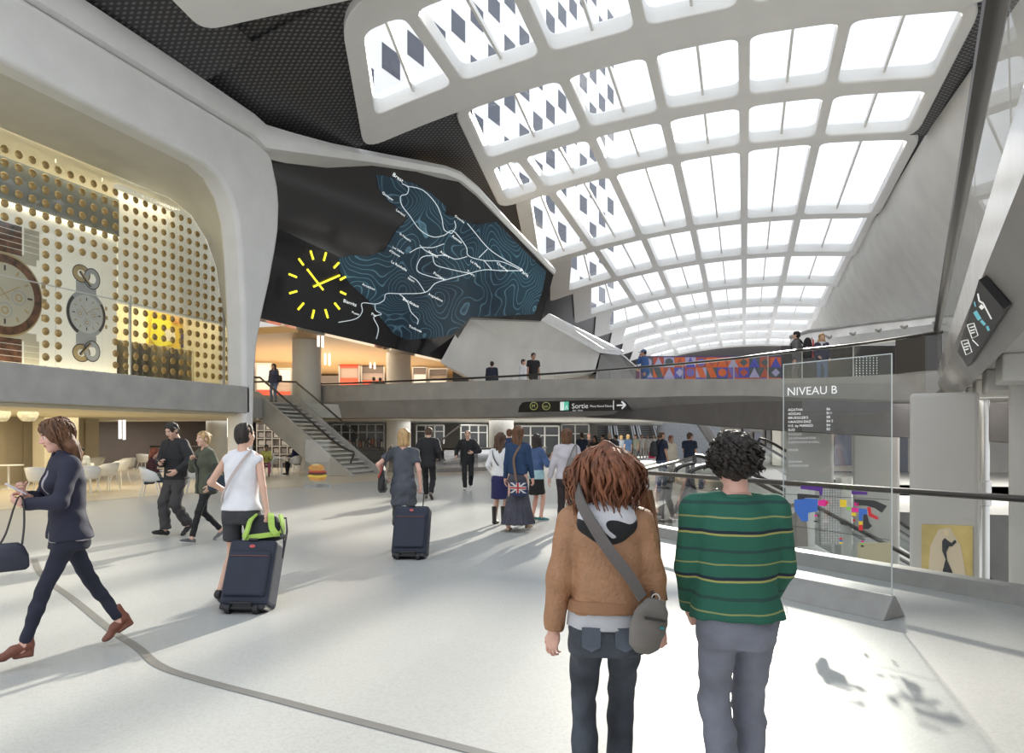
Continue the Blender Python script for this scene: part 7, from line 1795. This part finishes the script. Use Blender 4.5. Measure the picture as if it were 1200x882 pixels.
g2 = person('tall woman in a navy cardigan and long grey pleated skirt with a flag patterned bag', 607, 12.4, 1.79, -18, 'f', pose={'wrR': (.23, .10, .84), 'wrL': (-.23, .02, .86), 'ankR': (.10, .22, .10), 'ankL': (-.10, -.22, .10), 'yaw': -22, 'tw': -4}, hair=('long', 'chestnut'), skin='pink',
       top={'name': 'navy_cardigan', 'mat': cloth('navy_knit', (.018, .045, .105), .9), 'off': .020, 'hem': .02, 'boxy': .3}, bottom={'kind': 'skirt', 'name': 'long_skirt', 'mat': cloth('skirt_slate', (.065, .065, .085), .9, var=.2), 'hem': .12, 'hr': (.27, .33), 'pleat': .09, 'np': 17, 'follow': 0}, shoes={'kind': 'flat', 'mat': mat('flat_tan', (.42, .28, .18), .5), 'sole': mat('flat_sole', (.2, .12, .08), .5)})
fbg = thing('shoulder_bag', 'flag patterned cloth bag hanging behind the tall woman in the long skirt', 'bag', g2.w((.10, -.24, .72)))
f = Field(V3(-.20, -.09, -.16), V3(.20, .09, .16), .010); f.loft((0, 0, 0), (1, 0, 0), (0, 1, 0), (0, 0, 1), [-.13, -.10, .02, .11], [.10, .15, .16, .14], [.03, .05, .055, .03], k=0, pw=3); V, Q = f.mesh(); Vw = np.array([tuple(g2.w(v+V3(.10, -.265, .74))) for v in relax(V, Q, 1)]); o = np_mesh('pouch', Vw, Q, cloth('flag_blue', (.03, .04, .10)), None, None); adopt(o, fbg)
fc = [g2.w((.10, -.325, .755)), ]
def flagp(pts, m, o_): 
    mb = MB(); mb.prism([g2.w((.10+x*.14, -.322-o_, .755+y*.085)) for x, y in pts], g2.M.to_3x3() @ Vector((0, .03, 0))); mb.build('flag_stripe', m, fbg, smooth=None)
fw_, fr2 = cloth('flag_white', (.62, .6, .58)), cloth('flag_red', (.45, .04, .05))
flagp([(-1, 1), (-.7, 1), (1, -1), (.7, -1)], fw_, 0); flagp([(1, 1), (.7, 1), (-1, -1), (-.7, -1)], fw_, .001); flagp([(-.22, 1), (.22, 1), (.22, -1), (-.22, -1)], fw_, .002); flagp([(-1, .3), (1, .3), (1, -.3), (-1, -.3)], fw_, .003); flagp([(-.12, 1), (.12, 1), (.12, -1), (-.12, -1)], fr2, .004); flagp([(-1, .16), (1, .16), (1, -.16), (-1, -.16)], fr2, .005)
strap(Lw(g2, [(.05, -.25, .85), (.0, -.19, 1.05), (-.02, -.16, 1.25), (.06, -.10, 1.44), (.10, .0, 1.47)]), .04, body_c(g2), cloth('strap_brown', (.16, .10, .07)), 'strap', fbg, .005)
g3 = person('long haired girl in a denim jacket and black skirt gesturing with one hand', 629, 13.9, 1.66, -60, 'f', pose={'wrR': (.10, .30, 1.18), 'wrL': (-.05, .36, 1.24), 'epR': (.8, -.5, -.8), 'epL': (-.8, -.5, -.8), 'handL': 'flat', 'hdL': (0, .3, 1), 'pnL': (.7, .6, 0), 'ankR': (.08, .05, .085), 'ankL': (-.08, -.05, .085), 'yaw': 75}, hair=('long', 'dark'), skin='pink',
       under={'name': 'pale_blue_tee', 'mat': cloth('tee_aqua', (.36, .55, .60)), 'off': .020, 'hem': -.09, 'sleeve': 'none', 'boxy': .35},
       top={'name': 'denim_jacket', 'mat': cloth('denim_blue', (.055, .10, .22), .85, var=.3), 'off': .030, 'hem': .09, 'sleeve': 'push', 'boxy': .5, 'collar': 1}, bottom={'kind': 'skirt', 'name': 'black_skirt', 'mat': cloth('skirt_black', (.012, .011, .012)), 'hem': .54, 'hr': (.20, .17), 'pleat': .03}, shoes={'kind': 'sneaker', 'mat': cloth('sneaker_teal', (.05, .20, .20)), 'sole': M_SHWHT})
held('phone', 'dark phone held by the girl in the denim jacket', 'phone', g3.w(g3.J['palmR']+V3(0, .02, .01)), (.065, .012, .12), M_PHONE, TH-math.radians(60), math.radians(-40))
g4 = person('brown haired woman in a pale jacket and dark trousers seen from behind', 664, 12.5, 1.75, -14, 'f', pose={'wrL': (-.30, -.02, .86), 'wrR': (.22, .16, 1.02), 'ankR': (.08, .10, .085), 'ankL': (-.09, -.10, .09), 'yaw': -15}, hair=('bob', 'chestnut'), skin='pink',
       top={'name': 'pale_jacket', 'mat': cloth('jacket_pale', (.52, .49, .52), .9), 'off': .026, 'hem': -.05, 'boxy': .4, 'flare': .008}, bottom={'kind': 'trousers', 'mat': cloth('plum_dark', (.028, .020, .022)), 'fit': .006}, shoes={'mat': M_SHBLK})
gb = thing('handbag', 'grey leather handbag on the shoulder of the woman in the pale jacket', 'bag', g4.w((.20, -.16, 1.12)))
f = Field(V3(-.17, -.08, -.16), V3(.17, .08, .17), .009); f.loft((0, 0, 0), (1, 0, 0), (0, 1, 0), (0, 0, 1), [-.13, -.11, .0, .13], [.13, .145, .12, .085], [.04, .05, .04, .02], k=0, pw=3); V, Q = f.mesh(); Vw = np.array([tuple(g4.w(v+V3(.15, -.225, 1.13))) for v in relax(V, Q, 1)]); o = np_mesh('pouch', Vw, Q, mat('bag_taupe', (.16, .145, .135), .45, var=.1), None, None); adopt(o, gb)
for y_ in (-.02, .02): strap(Lw(g4, [(.09, -.225+y_, 1.24), (.13, -.17+y_, 1.38), (.175, -.10+y_, 1.475), (.20, -.17+y_, 1.38), (.21, -.225+y_, 1.24)]), .018, g4.w((.15, 0, 1.1)), MATS['bag_taupe'], 'handle', gb, .004)
person('man in a blue suit half hidden behind the tall woman, walking away', 597, 21.5, 1.86, 0, 'm', pose=walk(.15, .08, 1), hair=('short', 'chestnut'), top={'name': 'suit_jacket', 'mat': cloth('suit_blue', (.022, .04, .10)), 'off': .032, 'hem': -.15, 'boxy': .5, 'collar': 1}, bottom={'kind': 'trousers', 'mat': MATS['cloth_suit_blue'], 'fit': .012}, shoes=shoes_blk())

# ---- staff by the balustrade
polo = cloth('polo_navy', (.012, .018, .040), .85); slack = cloth('slacks_blue', (.075, .10, .16), .85)
p1_ = person('bald man in a navy polo shirt with a black rucksack beside the balustrade', 775, 22.4, 1.78, -70, 'm', pose={'wrR': (.24, .08, .86), 'ankR': (.08, .05, .085), 'ankL': (-.08, -.05, .085), 'yaw': -10}, hair=('bald', 'brown'), skin='tan', top={'name': 'polo_shirt', 'mat': polo, 'off': .028, 'hem': -.08, 'sleeve': 'short', 'boxy': .4, 'collar': 1}, bottom={'kind': 'trousers', 'mat': slack, 'fit': .012}, shoes=shoes_blk())
rb = thing('rucksack', 'black rucksack on the back of the bald man in the navy polo', 'rucksack', p1_.w((0, -.2, 1.2)))
def back_pack(r, parent, m, sx=.15, sy=.10, sz=.24, z_=1.22, off=.17):
    f = Field(V3(-.24, -.2, -.32), V3(.24, .2, .32), .016); f.loft((0, 0, 0), (1, 0, 0), (0, 1, 0), (0, 0, 1), [-sz, -sz*.85, 0, sz*.7, sz], [sx*.8, sx, sx, sx*.8, sx*.35], [sy*.8, sy, sy, sy*.7, sy*.3], k=0, pw=2.8); V, Q = f.mesh(); Vw = np.array([tuple(r.w(v+V3(0, -off-sy, z_*r.k))) for v in relax(V, Q, 1)]); o = np_mesh('sack', Vw, Q, m, None, None); adopt(o, parent)
    for sg in (-1, 1): strap([r.w(V3(p)) for p in ((sg*.10*r.k, -off-.02, (z_+.12)*r.k), (sg*.115*r.k, -.06*r.k, 1.505*r.k), (sg*.12*r.k, .10*r.k, 1.44*r.k), (sg*.14*r.k, .15*r.k, 1.25*r.k), (sg*.16*r.k, .02, 1.08*r.k))], .05, r.w((0, 0, 1.25*r.k)), m, 'strap', parent, .006)
back_pack(p1_, rb, MATS['cloth_bag_black'])
person('man in a cream shirt standing behind the bald man in the polo', 786, 25.5, 1.66, -150, 'm', pose={}, hair=('short', 'red'), skin='tan', top={'name': 'cream_shirt', 'mat': cloth('shirt_cream', (.62, .56, .45)), 'off': .03, 'hem': -.10, 'boxy': .5}, bottom={'kind': 'trousers', 'mat': cloth('chino_pale', (.5, .47, .42)), 'fit': .012}, shoes=shoes_blk())
person('man in a navy polo shirt and blue trousers standing alone by the balustrade', 808, 24.0, 1.75, -40, 'm', pose={'wrR': (.14, .26, 1.02), 'wrL': (-.14, .24, 1.02), 'yaw': -30}, hair=('short', 'brown'), skin='tan', top={'name': 'polo_shirt', 'mat': polo, 'off': .028, 'hem': -.04, 'sleeve': 'short', 'boxy': .4, 'collar': 1}, bottom={'kind': 'trousers', 'mat': slack, 'fit': .010}, shoes=shoes_blk())

# ---- the waiting crowd under the bridge
CW = [(682, 31, 1.78, 20, 'm', 'brown', 'short', (.02, .03, .06), (.05, .06, .1), 'man in a dark blue top at the left end of the crowd'), (697, 29.5, 1.66, 150, 'f', 'dark', 'shoulder', (.03, .022, .015), (.08, .11, .18), 'dark haired woman in a black printed tee in the crowd'),
      (707, 29, 1.70, 110, 'f', 'dark', 'tied', (.012, .012, .014), (.55, .50, .45), 'woman in a black top with tied hair at the front of the crowd'), (714, 33, 1.80, 200, 'm', 'grey', 'bald', (.014, .015, .02), (.1, .1, .12), 'bald man in black at the back of the crowd'),
      (690, 36, 1.78, 170, 'm', 'red', 'short', (.05, .03, .03), (.05, .05, .06), 'reddish haired man behind the left end of the crowd'), (722, 34, 1.72, 60, 'm', 'black', 'short', (.015, .02, .03), (.05, .06, .09), 'man in dark clothes turned left in the middle of the crowd'),
      (736, 40, 1.74, 20, 'f', 'blond', 'bob', (.05, .10, .20), (.08, .1, .16), 'blond person in a blue top with their back to us in the crowd'), (745, 45, 1.76, 120, 'm', 'brown', 'short', (.32, .36, .30), (.2, .2, .2), 'person in a grey green shirt deep in the crowd'),
      (728, 42, 1.70, 30, 'f', 'blond', 'bob', (.30, .33, .38), (.1, .12, .2), 'fair haired woman in a light top left of the blond person'), (752, 50, 1.78, 190, 'm', 'brown', 'short', (.68, .66, .6), (.55, .52, .47), 'person in white near the escalators, leftmost of three in white'),
      (759, 52, 1.74, 150, 'f', 'blond', 'bob', (.70, .68, .62), (.6, .58, .52), 'fair haired person in white near the escalators, middle of three in white'), (766, 54, 1.76, 170, 'm', 'grey', 'short', (.66, .64, .58), (.6, .57, .5), 'person in cream near the escalators, rightmost of three in white'),
      (772, 47, 1.70, 90, 'f', 'dark', 'tied', (.6, .6, .58), (.2, .2, .22), 'woman in a light top between the escalators and the bald man')]
for (px, d, H, fc_, sx, hc, hs_, tc_, bc, lb) in CW:
    person(lb, px, d, H, fc_, sx, pose={'wrR': (.20, .18, 1.0) if int(px) % 2 else (.24, .04, .84)}, skin='tan' if hc in ('black', 'dark') else 'fair', hair=(hs_, hc), top={'name': 'shirt', 'mat': cloth('crowd_t%d' % px, tc_), 'off': .024, 'hem': -.08, 'sleeve': 'short' if int(px) % 3 else 'long', 'boxy': .4}, bottom={'kind': 'trousers', 'mat': cloth('crowd_b%d' % px, bc), 'fit': .01}, shoes=shoes_blk())
o = held('shopping_bag', 'bright pink bag on the floor beside the people in white', 'bag', WP(764, 50, .30), (.40, .2, .58), mat('bag_pink', (.75, .03, .14), .5), TH)

# ---- upper level people
UZ = 3.15
def up(label, px, d, H, face, sex, hair, tcol, bcol, z=UZ, sleeve='long', pose=None, skin='fair', **k):
    return person(label, px, d, H, face, sex, z=z, pose=pose or {}, skin=skin, hair=hair, top={'name': 'jacket' if sleeve == 'long' else 'shirt', 'mat': cloth('up_t%d' % px, tcol), 'off': .026, 'hem': -.08, 'sleeve': sleeve, 'boxy': .4}, bottom={'kind': 'trousers', 'mat': cloth('up_b%d' % px, bcol), 'fit': .006}, shoes=shoes_blk(), **k)
wst = up('woman in a grey blue sweater and jeans standing at the head of the stair', 321, 31.6, 1.66, 172, 'f', ('shoulder', 'dark'), (.06, .065, .11), (.16, .22, .34), z=3.13)
wsb = thing('shoulder_bag', 'black bag on the shoulder of the woman at the head of the stair', 'bag', wst.w((-.2, 0, 1.1)))
mb = MB(); mb.box((-.33, -.14, .88), (-.22, .14, 1.16), M=wst.M); mb.build('pouch', MATS['cloth_bag_black'], wsb, smooth=None, bevel=.04)
strap(Lw(wst, [(-.27, .1, 1.14), (-.2, .06, 1.36), (-.16, 0, 1.43), (-.2, -.06, 1.36), (-.27, -.1, 1.14)]), .03, wst.w((0, 0, 1.1)), MATS['cloth_bag_black'], 'strap', wsb, .005)
k1 = up('person in red with a grey rucksack walking away behind the parapet', 438, 39.5, 1.72, 0, 'm', ('short', 'dark'), (.60, .08, .08), (.1, .1, .12))
k1b = thing('rucksack', 'grey rucksack on the back of the person in red on the upper level', 'rucksack', k1.w((0, -.2, 1.2))); back_pack(k1, k1b, cloth('pack_grey', (.12, .12, .13)), .13, .08, .2)
k2 = up('person in dark clothes with a black rucksack walking beside the one in red', 445.5, 39.3, 1.68, -5, 'm', ('short', 'dark'), (.02, .022, .035), (.05, .05, .06))
k2b = thing('rucksack', 'black rucksack of the person beside the one in red on the upper level', 'rucksack', k2.w((0, -.2, 1.2))); back_pack(k2, k2b, MATS['cloth_bag_black'], .15, .10, .22)
up('man in a dark suit seen from behind on the left part of the footbridge', 576.5, 31.3, 1.72, 0, 'm', ('short', 'dark'), (.02, .024, .04), (.02, .02, .03))
up('man in a white shirt on the footbridge left of the one in black', 613, 31.0, 1.78, -120, 'm', ('short', 'dark'), (.72, .72, .76), (.3, .3, .32))
up('man in a black tee shirt on the footbridge beside the one in white', 625, 29.9, 1.92, -160, 'm', ('short', 'black'), (.014, .012, .014), (.03, .03, .035), sleeve='short', skin='tan')
cap = up('man in a blue denim jacket and cap raising a hand on the footbridge', 757, 27.6, 1.80, 75, 'm', ('crop', 'black'), (.045, .11, .30), (.06, .12, .28), pose={'wrR': (.05, .22, 1.50), 'epR': (.6, -.3, -1), 'handR': 'hold', 'lean': 5, 'pitch': 8}, skin='tan')
f = Field(V3(-.13, -.15, -.02), V3(.13, .24, .15), .012); f.ell((0, -.012, .04), (.092, .110, .092), k=0); f.plane((0, 0, .035), (0, 0, -1)); f.ell((0, .12, .045), (.07, .08, .010), k=.01); V, Q = f.mesh(); np_mesh('cap', (V*cap.hs) @ cap.Rh.T+cap.J['head'], Q, cloth('cap_blue', (.10, .16, .30)), None, cap.t)
ch = up('small child in a pale blue hat beside the man in the cap', 748.5, 27.2, 1.08, 100, 'm', ('crop', 'dark'), (.25, .12, .22), (.4, .2, .3), pose={'hs': 1.35})
f = Field(V3(-.16, -.17, -.03), V3(.16, .2, .15), .012); f.ell((0, -.012, .05), (.100, .118, .095), k=0); f.plane((0, 0, .03), (0, 0, -1)); f.ell((0, .0, .035), (.135, .15, .010), k=.01); V, Q = f.mesh(); np_mesh('hat', (V*ch.hs) @ ch.Rh.T+ch.J['head'], Q, cloth('hat_pale', (.25, .38, .52)), None, ch.t)
cp = up('man in a grey jacket with a big red and black rucksack on the footbridge', 934, 22.6, 1.80, 60, 'm', ('short', 'black'), (.13, .13, .135), (.20, .17, .165), z=3.10, pose={'wrL': (-.26, .02, .86)})
cpb = thing('rucksack', 'big red and black rucksack on the man with the blond companion', 'rucksack', cp.w((0, -.25, 1.25))); back_pack(cp, cpb, cloth('pack_black', (.018, .017, .02)), .18, .15, .33, 1.22, .16)
strap([cp.w((-.09, -.475, 1.5)), cp.w((-.10, -.49, 1.25)), cp.w((-.09, -.47, .95))], .10, cp.w((0, 0, 1.2)), cloth('pack_red', (.55, .03, .04)), 'red_panel', cpb, .008)
cw = up('blond woman in a plaid jacket and jeans on the footbridge facing us', 963, 22.0, 1.64, 175, 'f', ('shoulder', 'blond'), (.045, .045, .075), (.12, .16, .26), z=3.10, pose={'wrR': (.16, .2, .98), 'wrL': (-.2, .14, .92)})
f = Field(V3(-.2, -.2, 1.25), V3(.2, .2, 1.5), .012); n_ = cw.J['neck']
for q in range(12):
    a0, a1 = 2*PI*q/12, 2*PI*(q+1)/12; f.cone(n_+V3(.08*math.cos(a0), .075*math.sin(a0), -.02), n_+V3(.08*math.cos(a1), .075*math.sin(a1), -.02), .032, .032, k=.01)
f.cone(n_+V3(.03, .09, -.03), n_+V3(.04, .13, -.12), .03, .025, k=.02); V, Q = f.mesh(); np_mesh('scarf', V, Q, cloth('scarf_pale', (.62, .62, .64)), None, cw.t)

# ---- seated in the cafe
def seat(label, px, d, H, face, sex, hair, tcol, bcol, skin='fair', **ps):
    pz = {'pel': (0, -.04, .56), 'ankR': (.10, .40, .085), 'ankL': (-.10, .36, .085), 'toeR': 0, 'toeL': 0, 'wrR': (.12, .30, .76), 'wrL': (-.12, .30, .76), 'lean': 8, 'pitch': 12}; pz.update(ps)
    return person(label, px, d, H, face, sex, pose=pz, skin=skin, hair=hair, z=.006, top={'name': 'top', 'mat': cloth('seat_t%d' % px, tcol), 'off': .018, 'hem': -.05, 'boxy': .2}, bottom={'kind': 'trousers', 'mat': cloth('seat_b%d' % px, bcol), 'fit': .002}, shoes=shoes_blk())
def seat_at(ch_, *a, **k): return seat(*a, **k)
seat('dark haired woman in a white top seated behind the cafe table', 96, 21.6, 1.66, 205, 'f', ('tied', 'black'), (.66, .68, .66), (.02, .16, .20), skin='tan')
seat('red haired woman in a maroon sweater seated in a shell chair', 177, 18.7, 1.68, -75, 'f', ('shoulder', 'red'), (.055, .014, .018), (.03, .045, .055))
seat('woman in a bright patterned top seated under the stair', 312, 29.7, 1.66, -160, 'f', ('tied', 'black'), (.45, .45, .12), (.3, .08, .15), skin='brown')
seat('man in navy seated sideways under the stair', 347, 30.9, 1.76, 85, 'm', ('short', 'black'), (.025, .022, .09), (.015, .015, .03), skin='brown', wrR=(.16, .22, .80))
# ================================================================== details that belong to a part hang one level deeper
SUBS = {'hair_locks': ('hair',), 'back_pocket': ('jeans',), 'belt': ('jeans',), 'waistband': ('bomber_jacket',), 'hood_lining': ('hood',), 'collar': ('striped_sweater',), 'painted_shape': ('canvas',), 'pull_tab': ('zip', 'pouch'),
        'zip': ('front_pocket', 'pouch'), 'badge': ('shell',), 'route_line': ('map_area',), 'station_name': ('map_area',), 'watch_print': ('board',), 'lettering': ('panel', 'glass_sheet'), 'ring': ('panel', 'strap'), 'pictogram': ('green_square', 'panel'),
        'arrow': ('panel',), 'divider': ('panel',), 'blue_mark': ('panel',), 'flag_stripe': ('pouch',), 'map_shape': ('glass_sheet',), 'map_line': ('glass_sheet',), 'dot_print': ('sheet',), 'shape': ('tile',), 'head': ('figure',), 'button': ('coat_body',), 'lining': ('pouch',), 'buckle': ('loose_strap',)}
import re
def stem_(n): return re.sub(r'\.\d+$', '', n)
for e in [o for o in SC.objects if o.type == 'EMPTY' and o.parent is None]:
    kids = list(e.children); used = {}
    for c in kids:
        for pn in SUBS.get(stem_(c.name), ()):
            cand = [q for q in kids if stem_(q.name) == pn and q is not c]
            if not cand: continue
            i = used.get((pn, stem_(c.name)), 0); p = cand[i % len(cand)] if pn == 'tile' else cand[0]; used[(pn, stem_(c.name))] = i+1
            if stem_(c.name) == 'pull_tab' and p.parent is not e: continue
            inv = p.matrix_parent_inverse.inverted() @ c.matrix_parent_inverse
            c.parent = p; c.matrix_parent_inverse = inv; break
# ================================================================== light, camera
w = bpy.data.worlds.new('sky'); SC.world = w; w.use_nodes = True
nt = w.node_tree; bg = nt.nodes['Background']
tc = nt.nodes.new('ShaderNodeTexCoord'); sx_ = nt.nodes.new('ShaderNodeSeparateXYZ'); rp = nt.nodes.new('ShaderNodeValToRGB')
rp.color_ramp.elements[0].position = 0.0; rp.color_ramp.elements[0].color = (.96, .97, 1.0, 1)
rp.color_ramp.elements[1].position = 0.9; rp.color_ramp.elements[1].color = (.80, .89, 1.0, 1)
nt.links.new(tc.outputs['Generated'], sx_.inputs[0]); nt.links.new(sx_.outputs['Z'], rp.inputs['Fac']); nt.links.new(rp.outputs['Color'], bg.inputs['Color'])
bg.inputs['Strength'].default_value = 1.6
def lamp(name, typ, loc, energy, col, size=None, size_y=None, rot=(0, 0, 0), spread=None):
    l = bpy.data.lights.new(name, typ); l.energy = energy; l.color = col
    if typ == 'AREA':
        l.shape = 'RECTANGLE'; l.size = size; l.size_y = size_y or size
        if spread: l.spread = spread
    o = bpy.data.objects.new(name, l); COL.objects.link(o); o.location = loc; o.rotation_euler = rot
    return o
sun = lamp('sun', 'SUN', (0, 60, 40), 8.6, (1.0, .93, .80))
sun.data.angle = math.radians(1.2)
sdir = (W(880, 165, 10)-Vector((0, 0, EYE))).normalized()
sun.rotation_euler = (-sdir).to_track_quat('-Z', 'Y').to_euler()
WARM = (1.0, .86, .58)
lamp('shop_light', 'AREA', (-19.25, 12, 9.7), 160, WARM, .25, 18, (0, 0, 0))
lamp('shop_light_in', 'AREA', (-22.5, 20.5, 9.0), 700, WARM, 4, 6)
lamp('shop_foot_light', 'AREA', (-19.2, 12, 3.4), 90, WARM, .2, 18, (PI, 0, 0))
lamp('cafe_light', 'AREA', (-20, 13, 2.28), 420, (1, .90, .68), 5, 14)
lamp('cafe_back_light', 'AREA', (-24.5, 29, 2.28), 300, (1, .94, .85), 8, 8)
lamp('upper_light', 'AREA', (-24, 40, 6.1), 900, (1, .84, .62), 12, 14)
lamp('upper_bounce', 'AREA', (-24, 38, 3.3), 600, (1, .86, .66), 10, 14, (PI, 0, 0))
lamp('under_hall_fill', 'AREA', (-10, 38, 2.45), 700, (1, .97, .92), 14, 8)  # fill added to brighten the hall below the slab, not a real fitting
lamp('lower_hall_fill', 'AREA', (7, 20, 2.3), 700, (1, .97, .92), 8, 12)  # added fill lifting the dark space under the gallery
lamp('lower_floor_fill', 'AREA', (6, 29, 1.5), 500, (1, .97, .92), 10, 6, (math.radians(40), 0, 0))  # unseen area light added to brighten the space beyond the opening
cam = bpy.data.cameras.new('camera'); co = bpy.data.objects.new('camera', cam); COL.objects.link(co)
co.location = (0, 0, EYE); co.rotation_euler = (PI/2, 0, TH)
cam.sensor_width = 36; cam.lens = F_*36/1200; cam.shift_y = (HZ-441)/1200; cam.clip_end = 500; cam.clip_start = .05
SC.camera = co
SC.view_settings.view_transform = 'Standard'; SC.view_settings.look = 'None'; SC.view_settings.exposure = 0.0; SC.view_settings.gamma = 1
SC.cycles.max_bounces = 8; SC.cycles.diffuse_bounces = 4; SC.cycles.glossy_bounces = 3; SC.cycles.transparent_max_bounces = 16; SC.cycles.transmission_bounces = 4
SC.cycles.sample_clamp_indirect = 6; SC.cycles.caustics_reflective = False; SC.cycles.caustics_refractive = False
SC.cycles.use_denoising = True
